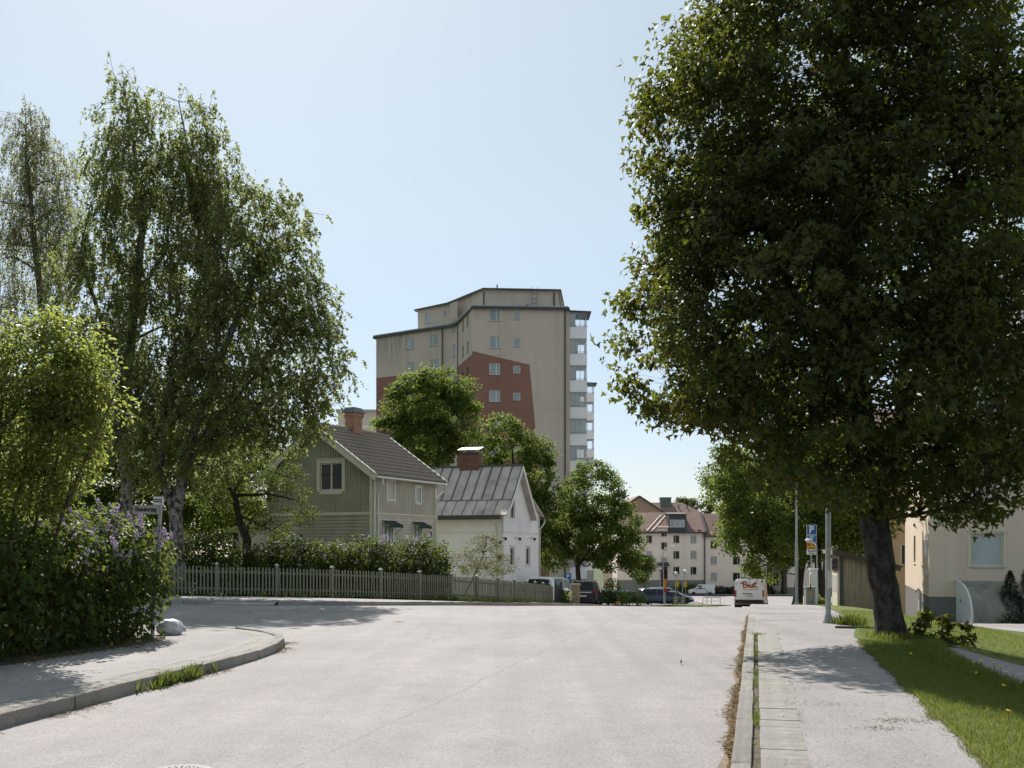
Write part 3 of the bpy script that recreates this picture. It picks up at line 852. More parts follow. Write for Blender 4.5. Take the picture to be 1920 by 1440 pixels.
# second tower, only its end stack of balconies shows past the first
t2 = thing('apartment_tower', 'farther tower block of which only a narrow stack of white balconies shows', 'tower block', (4.0, 157, 0))
m = MB(); m.bx(-14, 7.0, 0.8, 16, -8, 26.6); m.build('wall', M_TPLAIN, t2)
m = MB(); m.bx(-14.4, 7.3, 0.4, 16.4, 26.6, 26.85); m.build('roof', M_TOWERROOF, t2)
balconies(t2, 5.7, 8.15, -0.8, 2.2, 11, 26.3)
# third block far left
t3 = thing('apartment_block', 'far cream block with a flat roof showing between the chimney and the tower', 'apartment building', (-28.6, 185, 0), R(4))
m = MB(); wall_face(m, (-2, 0), (1, 0), 14, -9, 25.9, [hole(2+3.5*k, 21.6, 1.3, 1.4) for k in range(3)]); m.build('wall', M_CREAM, t3)
for k in range(3): window(t3, (-2, 0), (1, 0), 2+3.5*k, 21.6, 1.3, 1.4, 0.12, 'third', M_WHITE, M_GLASS_PALE)
m = MB(); m.bx(-2, 12, 0.3, 12, -9, 25.8); m.build('back_wall', M_CREAM, t3)
m = MB(); m.bx(-2.4, 12.4, -0.5, 12.4, 25.9, 26.25); m.slab((-2.4,-0.5,26.252),(12.4,-0.5,26.252),(12.4,6,26.9),(-2.4,6,26.9),0.05); m.build('roof', M_TOWERROOF, t3)
m = MB(); m.bx(-2.1, 12.1, -0.12, 0, 22.9, 23.5); m.build('band', M_WHITE, t3)

# ================================================================== the green wooden house
HG = (-6.62, 50.0, -0.15)
hz = R(90-25)                      # local x runs along the side wall, away from us; gable wall is local -y... 
gh = thing('wooden_house', 'sage green wooden house with a brown tiled roof and orange brick chimney behind the lilacs', 'house', HG, 0)
az = R(26)
us = Vector((math.sin(az), math.cos(az)))            # along the side wall, away
ug = Vector((-math.cos(az), math.sin(az)))           # along the gable, to the left
GW, SL = 6.3, 5.9; EV = 5.46; PL = 0.5; MID = 3.5; SLOPE = 0.70
RID = EV + 0.1 + GW/2*SLOPE
gl = (ug.x*GW, ug.y*GW)
# gable wall seen from outside runs left corner -> right corner (0,0)
G0 = gl; UG = (-ug.x, -ug.y)
win_g = (GW-2.42, 5.33, 1.32, 1.34)
m = MB(); wall_face(m, G0, UG, GW, MID+0.05, EV, [(win_g[0]-0.66, win_g[0]+0.66, win_g[1]-0.67, EV)], 0.1,)
m.uv = None
# fill round the window's head inside the gable triangle
u3 = Vector((UG[0], UG[1], 0)); o3 = Vector((G0[0], G0[1], 0))
def gp(a, z, d=0.0): q = o3 + u3*a + Vector((-u3.y, u3.x, 0))*d; return (q.x, q.y, z)
wt = win_g[1]+0.67
m.poly([gp(0, EV), gp(win_g[0]-0.66, EV), gp(win_g[0]-0.66, wt), gp(GW/2, RID-0.1)][:0] or [gp(0, EV), gp(win_g[0]-0.66, EV), gp(win_g[0]-0.66, EV+0.02), gp(0.0, EV+0.02)])
def roofz(a): return EV + 0.1 + min(a, GW-a)*SLOPE
m.poly([gp(0, EV+0.02), gp(win_g[0]-0.66, EV+0.02), gp(win_g[0]-0.66, wt), gp(win_g[0]-0.66, roofz(win_g[0]-0.66)), gp(GW/2, RID)])
m.poly([gp(win_g[0]-0.66, wt), gp(win_g[0]+0.66, wt), gp(win_g[0]+0.66, roofz(win_g[0]+0.66)), gp(win_g[0]-0.66, roofz(win_g[0]-0.66))])
m.poly([gp(win_g[0]+0.66, EV), gp(GW, EV), gp(GW, EV+0.1), gp(win_g[0]+0.66, roofz(win_g[0]+0.66))])
m.build('wall', M_GREENWOOD, gh)
window(gh, G0, UG, win_g[0], win_g[1], win_g[2], win_g[3], 0.1, 'two', M_TRIM, M_GLASS, False, 0.17)
# vertical boards: narrow cover strips on the upper gable
bt = MB(); k = 0.06
while k < GW:
    zl = MID+0.06
    segs = [(zl, roofz(k)-0.12)]
    if abs(k-win_g[0]) < 0.90: segs = [(zl, win_g[1]-0.88), (win_g[1]+0.92, roofz(k)-0.12)]
    for a, b in segs:
        if b > a+0.05:
            p = gp(k, 0, -0.0); q0 = Vector(p)
            nn = Vector((u3.y, -u3.x, 0))
            bt.bar(Vector((q0.x, q0.y, a))+nn*0.008, Vector((q0.x, q0.y, b))+nn*0.008, 0.04, 0.05, up=tuple(nn))
    k += 0.145
bt.build('board_strips', M_GREENWOOD, gh, kind='stuff')
def lapped(o, uu, L, z0, z1, skip, pitch=0.15):
    """horizontal lapped boards; skip = list of (u0,u1,z0,z1)"""
    s = MB(); uu = Vector((uu[0], uu[1], 0)); nn = Vector((uu.y, -uu.x, 0)); oo = Vector((o[0], o[1], 0))
    z = z0
    while z < z1-0.01:
        zz = min(z+pitch, z1); cuts = [(0, L)]
        for a, b, c, d in skip:
            if c < (z+zz)/2 < d:
                nc = []
                for p, q in cuts:
                    if a > p: nc.append((p, min(a, q)))
                    if b < q: nc.append((max(b, p), q))
                cuts = nc
        for p, q in cuts:
            if q-p < 0.02: continue
            a0 = oo+uu*p; a1 = oo+uu*q
            def V(b_, off, h): w = b_+nn*off; return (w.x, w.y, h)
            s.add([V(a0,.046,z), V(a1,.046,z), V(a1,.008,zz+.01), V(a0,.008,zz+.01), V(a0,0,z), V(a1,0,z), V(a1,0,zz+.01), V(a0,0,zz+.01)],
                  [(0,1,2,3),(4,5,1,0),(3,2,6,7),(0,3,7,4),(1,5,6,2)])
        z += pitch
    return s
m = MB(); wall_face(m, G0, UG, GW, -1.0, MID+0.05, [], 0.1); m.uv = None; m.build('wall', M_GREENWOOD, gh)
lapped(G0, UG, GW, 0.5, MID-0.02, [], 0.16).build('lapped_boards', M_GREENWOOD, gh, kind='stuff')
# side wall
US = (us.x, us.y)
sw = [(1.55, 4.66, 0.62, 0.86), (4.15, 4.56, 0.46, 0.72)]; sl_ = [(1.35, 2.42, 0.78, 1.2), (4.1, 2.42, 0.78, 1.2)]
m = MB(); wall_face(m, (0, 0), US, SL, -1.0, EV-0.02, [hole(*h) for h in (sw[1],)+tuple(sl_)], 0.1); m.uv = None; m.build('wall', M_GREYWOOD, gh)
bt = MB(); k = 0.12; s3 = Vector((us.x, us.y, 0)); sn = Vector((us.y, -us.x, 0))
while k < SL-0.1:
    segs = [(MID+0.06, EV-0.05)]
    for h in sw:
        if abs(k-h[0]) < h[2]/2+0.13: segs = [(MID+0.06, h[1]-h[3]/2-0.14), (h[1]+h[3]/2+0.16, EV-0.05)]
    for a, b in segs:
        if b > a+.05: q0 = s3*k; bt.bar(Vector((q0.x, q0.y, a))+sn*0.008, Vector((q0.x, q0.y, b))+sn*0.008, 0.035, 0.046, up=tuple(sn))
    k += 0.14
bt.build('board_strips', M_GREYWOOD, gh, kind='stuff')
lapped((0, 0), US, SL, 0.5, MID-0.02, [(h[0]-h[2]/2-.1, h[0]+h[2]/2+.1, h[1]-h[3]/2-.15, h[1]+h[3]/2+.1) for h in sl_], 0.15).build('lapped_boards', M_GREYWOOD, gh, kind='stuff')
window(gh, (0, 0), US, *sw[1], 0.1, 'grid', M_WHITE, M_GLASS, False, 0.11)
# blind window frame
f = MB(); a = sw[0]
for x_ in (a[0]-a[2]/2-0.05, a[0]+a[2]/2+0.05):
    q0 = s3*x_; f.bar(Vector((q0.x, q0.y, a[1]-a[3]/2-0.18))+sn*0.03, Vector((q0.x, q0.y, a[1]+a[3]/2+0.05))+sn*0.03, 0.1, 0.04, up=tuple(sn))
for z_ in (a[1]-a[3]/2-0.02, a[1]+a[3]/2+0.1):
    f.bar(s3*(a[0]-a[2]/2-0.1)+sn*0.032+Vector((0,0,z_)), s3*(a[0]+a[2]/2+0.1)+sn*0.032+Vector((0,0,z_)), 0.045, 0.11)
f.build('blind_window', M_WHITE, gh)
for h in sl_:
    w_ = window(gh, (0, 0), US, *h, 0.1, 'two', M_WHITE, M_GLASS_PALE, False, 0.1)
    aw = MB()
    aw.add([(-0.58,-0.02,0.78),(0.58,-0.02,0.78),(0.62,-0.48,0.56),(-0.62,-0.48,0.56),(-0.62,-0.48,0.44),(0.62,-0.48,0.44)], [(0,1,2,3),(3,2,5,4)])
    aw.tube([(-0.62,-0.02,0.1),(-0.62,-0.46,0.5)], 0.012, 4); aw.tube([(0.62,-0.02,0.1),(0.62,-0.46,0.5)], 0.012, 4)
    a_ = aw.build('awning', mat('dark_green_awning', (0.03, 0.045, 0.04), 0.8, 0.15, 3), w_)
# corner boards and storey moulding
c = MB()
nn = Vector((u3.y, -u3.x, 0))
for k_, n_, base in ((GW-0.075, nn, o3+u3*(GW-0.075)), (0.075, nn, o3+u3*0.075)):
    c.bar(Vector((base.x, base.y, 0.4))+n_*0.05, Vector((base.x, base.y, EV-0.15))+n_*0.05, 0.15, 0.04, up=tuple(n_))
for k_ in (0.07, SL-0.07):
    q0 = s3*k_; c.bar(Vector((q0.x, q0.y, 0.4))+sn*0.05, Vector((q0.x, q0.y, EV-0.2))+sn*0.05, 0.15, 0.04, up=tuple(sn))
c.bar(o3+u3*0.15+nn*0.03+Vector((0,0,MID+0.02)), o3+u3*(GW-0.15)+nn*0.03+Vector((0,0,MID+0.02)), 0.07, 0.13)
c.bar(s3*0.15+sn*0.03+Vector((0,0,MID+0.02)), s3*(SL-0.15)+sn*0.03+Vector((0,0,MID+0.02)), 0.07, 0.10)
c.build('corner_trim', M_TRIM, gh)
pl_ = MB(); 
for a, b in ((o3, Vector((0, 0, 0))), (Vector((0, 0, 0)), s3*SL)):
    pl_.bar(a+Vector((0,0,0.1)), b+Vector((0,0,0.1)), 0.12, 0.8)
pl_.build('plinth', M_PLINTH, gh)
# other walls (away from the street)
m = MB(); wall_face(m, (us.x*SL, us.y*SL), (ug.x, ug.y), GW, -1, EV, [], 0.1, [(0, EV), (GW, EV), (GW/2, RID)]); m.uv = None
wall_face(m, (us.x*SL+gl[0], us.y*SL+gl[1]), (-us.x, -us.y), SL, -1, EV, [], 0.1); m.uv = None; m.build('wall', M_GREENWOOD, gh)
# roof: two planes with overhang, verge boards, tiles one by one on the visible slope
oh = 0.42; og = 0.40
def rp_(t, w, dz=0.0):  # t along us from gable, w across: 0 = right wall, GW = left wall
    q = s3*t + Vector((ug.x, ug.y, 0))*w
    z = EV + 0.1 + (min(w, GW-w))*SLOPE + 0.06 + dz
    return Vector((q.x, q.y, z))
rr = MB()
rr.slab(rp_(-og, -oh), rp_(SL+og, -oh), rp_(SL+og, GW/2), rp_(-og, GW/2), 0.09)
rr.slab(rp_(-og, GW/2), rp_(SL+og, GW/2), rp_(SL+og, GW+oh), rp_(-og, GW+oh), 0.09)
roof = rr.build('roof', M_TILE, gh)
prof_n = 9; tw_, tl_ = 0.302, 0.40
tm = MB(); vv = []
for j in (0, 1):
    for i in range(prof_n):
        x = i/(prof_n-1)
        hh = 0.028*math.sin(x*4*math.pi - 0.5) + (0.085 if j == 0 else 0.004)
        vv.append((x*tw_, j*tl_, hh))
for i in range(prof_n): vv.append((i/(prof_n-1)*tw_, 0, -0.005))
tm.add(vv, [(i, i+1, prof_n+i+1, prof_n+i) for i in range(prof_n-1)] + [(2*prof_n+i, 2*prof_n+i+1, i+1, i) for i in range(prof_n-1)])
tmesh = tm.mesh('roof_tile', M_TILE, False)
slope_len = (GW/2+oh)*math.sqrt(1+SLOPE**2); ncol = int((SL+2*og)/tw_); nrow = 12; pitch = slope_len/nrow
cols = ncol
xax = s3.normalized(); e0 = rp_(-og, -oh, 0.02); yax = (rp_(-og, GW/2) - rp_(-og, -oh)).normalized(); zax = xax.cross(yax)
sx_ = (SL+2*og)/ncol/tw_; sy_ = (pitch+0.06)/tl_
for i in range(ncol):
    for j in range(nrow):
        o = bpy.data.objects.new('roof_tile', tmesh); o.parent = roof
        p = e0 + xax*(i*tw_*sx_) + yax*(j*pitch)
        sc = Matrix.Diagonal((sx_, sy_, 1, 1))
        o.matrix_local = Matrix.Translation(p + zax*random.uniform(-.003, .004)) @ Matrix(((xax.x,yax.x,zax.x,0),(xax.y,yax.y,zax.y,0),(xax.z,yax.z,zax.z,0),(0,0,0,1))) @ sc
        col.objects.link(o)
rc = MB()
nr = 22
for k in range(nr):
    a = rp_(-og + (SL+2*og)*k/nr, GW/2, 0.07); b = rp_(-og+(SL+2*og)*(k+0.96)/nr, GW/2, 0.07)
    rc.tube([a + Vector((0,0,0.025)), b], [0.125, 0.105], 8)
rc.build('ridge_tiles', M_TILE, gh)
for t in (-og-0.015, SL+og+0.015):
    vb = MB()
    for w0, w1 in ((-oh-0.02, GW/2), (GW/2, GW+oh+0.02)):
        vb.bar(rp_(t, w0, -0.12), rp_(t, w1, -0.12), 0.035, 0.34)
        vb.bar(rp_(t, w0, 0.065), rp_(t, w1, 0.065), 0.14, 0.03)
    vb.build('verge_board', M_TRIM, gh)
for t in (-og-0.02, SL+og+0.02):
    vm = MB(); vm.bar(rp_(t, -oh-0.02, 0.088), rp_(t, GW/2, 0.088), 0.15, 0.014)
    vm.build('verge_flashing', M_WHITE, gh)
# soffit: underside boards are the roof slab; gutter and downpipes
gt = MB(); ga, gb = rp_(-og, -oh-0.07, -0.06), rp_(SL+og, -oh-0.07, -0.06)
gt.tube([ga, gb], 0.055, 8)
def downpipe(mb, t, w):
    a = rp_(t, -oh-0.07, -0.08); b = s3*w + sn*0.09
    mb.tube([a, a-Vector((0,0,0.28)), Vector((b.x, b.y, a.z-0.72)), Vector((b.x, b.y, 0.2))], 0.042, 7)
downpipe(gt, 0.12, 0.32); downpipe(gt, SL+0.25, SL-0.02)
gt.build('gutter', M_WHITE, gh)
ch = MB(); cb = rp_(2.95, GW/2-0.02); ch_x = 0.78; chM = Matrix.Translation((cb.x, cb.y, 0)) @ Matrix.Rotation(math.atan2(us.y, us.x), 4, 'Z')
ch.box((0, 0, RID+0.18), (0.74, 0.56, 1.4), chM); ch.box((0, 0, RID+0.83), (0.82, 0.64, 0.1), chM); ch.box((0,0,RID+0.93),(0.88,0.70,0.1),chM); ch.box((0,0,RID+1.0),(0.82,0.64,0.06),chM)
cho = ch.build('chimney', M_BRICK_OR, gh)
cp = MB(); cp.add([chM @ Vector(p) for p in ((-.5,-.41,RID+1.03),(.5,-.41,RID+1.03),(.5,.41,RID+1.03),(-.5,.41,RID+1.03),(-.36,-.28,RID+1.3),(.36,-.28,RID+1.3),(.36,.28,RID+1.3),(-.36,.28,RID+1.3))], [(0,3,2,1),(4,5,6,7),(0,1,5,4),(1,2,6,5),(2,3,7,6),(3,0,4,7)])
cp.build('cap', mat('chimney_cap_metal', (0.10, 0.125, 0.12), 0.5, 0.15, 3, spec=0.5), cho)
fl_ = MB(); fl_.box((0,0,RID-0.30),(0.82,0.66,0.36),chM); fl_.build('flashing', mat('rusty_flashing', (0.09,0.06,0.05), 0.7, 0.3, 4), cho)
# side porch at the left of the gable wall, with its own small roof
po = Vector((ug.x*(GW), ug.y*(GW), 0))
def pq(a, d, z): q = po + Vector((ug.x, ug.y, 0))*a + nn*d; return Vector((q.x, q.y, z))
m = MB()
pm_ = [pq(-0.1, 0.4, 0), pq(1.5, 0.4, 0), pq(1.5, -3.0, 0), pq(-0.1, -3.0, 0)]
m.prism([(p.x, p.y) for p in reversed(pm_)], -1, 2.75); m.build('porch_wall', M_TRIM, gh)
m = MB(); m.slab(pq(2.0, 0.9, 2.75), pq(-0.1, 0.9, 3.35), pq(-0.1, -3.2, 3.35), pq(2.0, -3.2, 2.75), 0.1); m.build('porch_roof', M_TRIM, gh)
m = MB(); e_ = [pq(1.95, 0.92, 2.66), pq(1.9, 0.9, 2.5), pq(1.55, 0.45, 2.2), pq(1.55, 0.45, 0)]; m.tube(e_, 0.045, 7); m.build('porch_downpipe', M_TRIM, gh)
m = MB(); lp = o3+u3*(GW*0.12)+nn*0.1; m.sphere((lp.x, lp.y, 1.9), 0.09, 8, 6); m.box((lp.x, lp.y, 2.02), (0.16, 0.16, 0.06)); m.build('wall_lamp', M_BLACK, gh)
m = MB(); q0 = s3*(SL-0.55)+sn*0.04; m.bar(q0+Vector((0,0,2.42)), q0+Vector((0,0,2.7)), 0.24, 0.02, up=tuple(sn)); m.build('number_plate', mat('enamel_plate', (0.05,0.06,0.07), 0.4, 0.1, 5), gh)
# ================================================================== the white wooden house
HW = (-0.57, 62.0, -0.9)
wh = thing('wooden_house', 'white wooden house with a grey standing seam metal roof and steep gable', 'house', (HW[0], HW[1], 0))
a_ = R(20)
ul = Vector((math.cos(a_), -math.sin(a_), 0)); uw = Vector((math.sin(a_), math.cos(a_), 0))   # along the long wall (to the right), along the gable (away)
LL = 9.5; WG = 4.95; WX = 6.75; EVW = 3.95; RZ = 6.72; MW = 2.65
def wz(u):  # roof line over the gable
    if u <= 0.55: return 4.0 + u*0.95
    if u <= WG/2: return 4.52 + (u-0.55)*(RZ-4.52)/(WG/2-0.55)
    return RZ - (u-WG/2)*(RZ-3.75)/(WG/2)
lo = -ul*LL
m = MB(); wall_face(m, (lo.x, lo.y), (ul.x, ul.y), LL, -2, EVW, [], 0.1); m.uv = None; m.build('wall', M_WHITEWOOD, wh)
gwin = [(1.70, 4.05, 0.80, 1.08), (1.62, 1.22, 0.74, 1.10), (4.55, 1.22, 0.74, 1.10)]
m = MB(); wall_face(m, (0, 0), (uw.x, uw.y), WX, -2, 3.0, [hole(*h) for h in gwin[1:]], 0.1); m.uv = None
wall_face(m, (0, 0), (uw.x, uw.y), WG, 3.0, 3.75, [(1.30, 2.10, 3.51, 3.75)], 0.1); m.uv = None
def wp(u, z, d=0.0, k=0.0): q = uw*u + Vector((uw.y, -uw.x, 0))*d - ul*k; return Vector((q.x, q.y, z))
m.poly([wp(0,3.75), wp(1.30,3.75), wp(1.30,wz(1.30)), wp(0.55,wz(0.55)), wp(0,wz(0))])
m.poly([wp(1.30,4.59), wp(2.10,4.59), wp(2.10,wz(2.10)), wp(1.30,wz(1.30))])
m.poly([wp(2.10,3.75), wp(WG,3.75), wp(WG/2,RZ), wp(2.10,wz(2.10))])
m.poly([wp(WG,3.0), wp(WX,3.0), wp(WX,3.85), wp(WG,4.9)])
m.build('wall', M_WHITEWOOD, wh)
m = MB(); wall_face(m, ((uw*WX).x, (uw*WX).y), (-ul.x, -ul.y), LL, -2, 3.7, [], 0.1); m.uv = None; m.build('wall', M_WHITEWOOD, wh)
for h in gwin: window(wh, (0, 0), (uw.x, uw.y), *h, 0.1, 'plain', M_WHITE, M_GLASS, False, 0.09)
lapped((lo.x, lo.y), (ul.x, ul.y), LL, -1.2, MW, [], 0.17).build('lapped_boards', M_WHITEWOOD, wh, kind='stuff')
lapped((0, 0), (uw.x, uw.y), WX, -1.2, MW, [(h[0]-h[2]/2-.1, h[0]+h[2]/2+.1, h[1]-h[3]/2-.12, h[1]+h[3]/2+.16) for h in gwin[1:]], 0.17).build('lapped_boards', M_WHITEWOOD, wh, kind='stuff')
bs_ = MB(); ln = Vector((ul.y, -ul.x, 0)); k = 0.1
while k < LL: q = lo+ul*k+ln*0.008; bs_.bar(Vector((q.x,q.y,MW+.06)), Vector((q.x,q.y,EVW-.1)), 0.035, 0.03, up=tuple(ln)); k += 0.16
k = 0.1; gn = Vector((uw.y, -uw.x, 0))
while k < WG:
    b0_ = 3.42 if False else MW+.06
    if abs(k-1.7) < 0.52:
        for a, b in ((MW+.06, 3.40), (4.72, wz(k)-.1)):
            if b > a: q = uw*k+gn*0.008; bs_.bar(Vector((q.x,q.y,a)), Vector((q.x,q.y,b)), 0.035, 0.03, up=tuple(gn))
    else: q = uw*k+gn*0.008; bs_.bar(Vector((q.x,q.y,MW+.06)), Vector((q.x,q.y,wz(k)-.1)), 0.035, 0.03, up=tuple(gn))
    k += 0.16
bs_.build('board_strips', M_WHITEWOOD, wh, kind='stuff')
t = MB()
t.bar(lo+ln*.03+Vector((0,0,MW+.02)), ln*.03+Vector((0,0,MW+.02)), 0.06, 0.08); t.bar(gn*.03+Vector((0,0,MW+.02)), uw*WX+gn*.03+Vector((0,0,MW+.02)), 0.06, 0.08)
for q, n_ in ((-ul*0.06+ln*0.045, ln), (uw*0.06+gn*0.045, gn), (uw*(WX-.06)+gn*.045, gn)):
    t.bar(Vector((q.x,q.y,-1.2)), Vector((q.x,q.y,3.7)), 0.12, 0.03, up=tuple(n_))
t.bar(lo+ln*.06+Vector((0,0,EVW-0.06)), ln*.06+Vector((0,0,EVW-.06)), 0.1, 0.1)
t.build('corner_trim', M_WHITE, wh)
def rw(k, u, dz=0.0):   # roof point: k back along the long wall from the gable, u across
    q = -ul*k + uw*u; z = wz(u) if 0 <= u <= WG else (4.0 + u*0.95 if u < 0 else wz(WG) - (u-WG)*0.9)
    return Vector((q.x, q.y, z + 0.05 + dz))
base = MB()
G_ = -0.42
for u0, u1 in ((-0.38, 0.55), (0.55, WG/2), (WG/2, WG+0.3)):
    base.slab(rw(LL, u0), rw(G_, u0), rw(G_, u1), rw(LL, u1), 0.1)
wroof = base.build('roof', M_ROOFMETAL, wh)
npan = 15; wv_ = (LL-G_)/npan
for i in range(npan):
    for u0, u1 in ((-0.40, 0.55), (0.55, WG/2)):
        p = MB(); k0 = G_+i*wv_; k1 = k0+wv_
        e = 0.014; nx_ = 4; ny_ = 5
        V = []
        for jj in range(ny_):
            for ii in range(nx_):
                kk = k1 + (k0-k1)*ii/(nx_-1); uu_ = u0 + (u1-u0)*jj/(ny_-1)
                V.append(rw(kk, uu_, e + (random.uniform(-.012, .016) if 0 < jj < ny_-1 and 0 < ii < nx_-1 else 0)))
        p.add(V, [(jj*nx_+ii, jj*nx_+ii+1, (jj+1)*nx_+ii+1, (jj+1)*nx_+ii) for jj in range(ny_-1) for ii in range(nx_-1)])
        p.build('roof_panel', M_ROOFMETAL, wroof, smooth=True)
s_ = MB()
for i in range(npan+1):
    k0 = G_+i*wv_; k2 = k0 + (0.22 if 0 < i < npan else 0)
    s_.bar(rw(k0, 0.55, .045), rw(k0, WG/2, .045), 0.05, 0.07); s_.bar(rw(min(k2, LL), -0.40, .03), rw(min(k2, LL), 0.55, .03), 0.025, 0.035)
s_.bar(rw(LL, 0.55, .035), rw(G_, 0.55, .035), 0.05, 0.03); s_.bar(rw(LL, WG/2, .05), rw(G_, WG/2, .05), 0.16, 0.07)
s_.build('seams', M_SEAM, wroof)
g = MB(); g.bar(rw(LL, -0.45, -0.10), rw(G_+.35, -0.45, -0.10), 0.16, 0.22); g.build('gutter', M_DARKMETAL, wh)
vb = MB()
for u0, u1 in ((-0.40, 0.55), (0.55, WG/2), (WG/2, WG+.3)):
    vb.bar(rw(G_-0.02, u0, -.11), rw(G_-0.02, u1, -.11), 0.04, 0.2)
vb.build('verge_board', M_WHITE, wh)
w2 = MB(); w2.slab(wp(WG-0.9,5.15,0.25), wp(WX+0.35,3.75,0.25), wp(WX+.35,3.75,0.25,LL), wp(WG-.9,5.15,0.25,LL), -0.09); wr2 = w2.build('wing_roof', M_ROOFMETAL, wh)
s2 = MB()
for i in range(6): s2.bar(wp(WG-.5,5.0+.07,.2,i*0.6), wp(WX+.35,3.80,.2,i*.6), 0.03, 0.06)
s2.bar(wp(WX+.38,3.66,.3), wp(WX+.38,3.66,.3,LL), 0.1, 0.16); s2.build('seams', M_SEAM, wr2)
d = MB()
for pts in ([rw(G_+.75, -0.45, -.2), rw(G_+.75, -0.45, -.45), -ul*0.32+ln*.09+Vector((0,0,3.0)), -ul*0.32+ln*.09+Vector((0,0,-1))],
            [wp(WX+.36,3.6,.3), wp(WX+.36,3.4,.3), wp(WX-.05,2.9,.1), wp(WX-.05,-1,.1)]):
    d.tube(pts, 0.045, 7)
d.build('downpipe', M_GREYWOOD, wh)
c = MB(); cM = Matrix.Translation((-ul*3.05+uw*2.6)) @ Matrix.Rotation(-a_, 4, 'Z')
c.box((0,0,6.75),(1.28,0.7,1.6),cM); co = c.build('chimney', M_BRICK_RED, wh)
c = MB(); c.box((0,0,7.6),(1.36,0.78,0.14),cM); c.build('collar', M_DARKMETAL, co)
c = MB(); c.slab(*[cM @ Vector(p) for p in ((-.74,-.5,7.82),(.74,-.5,7.82),(.74,.3,8.04),(-.74,.3,8.04))], 0.04)
for sx in (-.6,.6): c.tube([cM @ Vector((sx,0,7.62)), cM @ Vector((sx,0,7.9))], .02, 4)
c.build('cap', M_TOWERROOF, co)
l = MB()
for u_, z_ in ((0.35, 2.28), (2.9, 2.28), (5.7, 2.30)):
    q = uw*u_+gn*0.08; l.box((q.x,q.y,z_),(0.14,0.14,0.16)); q2 = uw*u_+gn*.1
    l.bar(q2+Vector((0,0,z_+.04)), q2-uw*1.0+Vector((0,0,z_+.1)), .02, .02)
q = -ul*0.1+ln*.15; l.sphere((q.x,q.y,2.05),.1,8,6); l.box((q.x,q.y,1.2),(.2,.14,.3)); l.build('wall_lamps', M_BLACK, wh)
sat = MB(); q = lo*0.86+ln*.4; sat.tube([(q.x,q.y,1.7),(q.x+.1,q.y-.1,2.0)],.02,5); sat.lathe([(0.02,0),(0.28,0.08),(0.30,0.1),(0.0,0.03)],12,Matrix.Translation((q.x+.1,q.y-.12,2.0))@Matrix.Rotation(R(70),4,'X')); sat.build('dish', M_WHITE, wh)

# ================================================================== the beige blocks at the end of the street
def block(label, loc, rz, L, z0, ze, zr, depth, wmat, holes, plinth_z, style, roofmat=M_ROOFPINK, gm=None):
    b = thing('apartment_block', label, 'apartment building', loc, rz)
    m = MB(); wall_face(m, (0, 0), (1, 0), L, plinth_z, ze, [hole(*h[:4]) for h in holes], 0.16); m.build('wall', wmat, b)
    m = MB(); m.bx(0.02, L-.02, 0.2, depth, z0, ze-.01); m.build('back_wall', wmat, b)
    m = MB(); m.bx(-0.03, L+.03, -0.06, 0.2, z0, plinth_z); m.build('plinth', M_GREENISH, b)
    for i, h in enumerate(holes):
        window(b, (0, 0), (1, 0), *h[:4], 0.16, h[4] if len(h) > 4 else style, M_GREYWOOD, (M_GLASS_PALE if (i*7+3) % 5 in (0, 2) else M_GLASS), sillm=M_GALV)
    m = MB(); m.slab((-.3,-.45,ze+.02),(L+.3,-.45,ze+.02),(L+.3,depth/2,zr),(-.3,depth/2,zr),.15); m.slab((L+.3,depth+.45,ze+.02),(-.3,depth+.45,ze+.02),(-.3,depth/2,zr),(L+.3,depth/2,zr),.15)
    rf = m.build('roof', roofmat, b)
    m = MB()
    for x in (0.02, L-.02): m.poly([(x,0.2,ze),(x,depth,ze),(x,depth/2,zr-.1)])
    m.build('gable', wmat, b)
    m = MB(); m.bar((-.3,-.5,ze-.08),(L+.3,-.5,ze-.08),.16,.3); m.bar((L+.3,-.45,ze+.1),(L+.3,depth/2,zr+.06),.3,.16,(0,0,1)); m.build('gutter', M_DARKMETAL, b)
    m = MB(); k = 0
    for k in range(int(L/1.2)): m.box((0.4+k*1.2, 0.1+.0, ze+.35),(0.8,.12,.2))
    m.build('snow_guard', M_BROWN, rf, kind='stuff')
    return b
YB = 190.0
gx = 19.0
def bxp(px): return (px-960)/1970*YB - gx
hs = []
for cx in (1217, 1268, 1300):
    for py in (1011, 1040.5, 1070): hs.append((bxp(cx), 1.65-(py-1030)/1970*YB, 1.12, 1.42, 'third_l'))
for py, h in ((1002, 0.75), (1023.5, 1.35), (1052.5, 1.4)): hs.append((bxp(1245), 1.65-(py-1030)/1970*YB, 1.08, h, 'third'))
b1 = block('beige three storey block with a dark dormer and stair entrance behind the globe lamps', (gx, YB, 0), R(-1), 15.7, -8, 4.75, 8.5, 11, M_BEIGE, hs, -3.9, 'third')
# dormer
dm = MB(); dx0, dx1 = bxp(1254), bxp(1286)
dm.bx(dx0, dx1, -0.35, 4.6, 4.55, 7.95); do = dm.build('dormer', M_DARKMETAL, b1)
m = MB(); m.slab((dx0-.2,-.6,8.05),(dx1+.2,-.6,8.05),(dx1+.2,5.2,8.5),(dx0-.2,5.2,8.5),.1); m.build('dormer_roof', M_BROWN, do)
for k in range(3):
    window(do, (dx0, -0.42), (1, 0), .55+.9*k, 6.3, .8, 1.35, 0.06, 'plain', M_WHITE, M_GLASS_PALE, False)
m = MB(); m.bx(bxp(1234), bxp(1252), -0.2, 2.6, 4.6, 5.55); m.build('stair_gable', M_BEIGE, b1)
m = MB(); m.slab((bxp(1233),-.5,5.6),(bxp(1254),-.5,5.6),(bxp(1254),3.0,6.2),(bxp(1233),3,6.2),.12); m.build('stair_roof', M_ROOFPINK, b1)
m = MB(); 
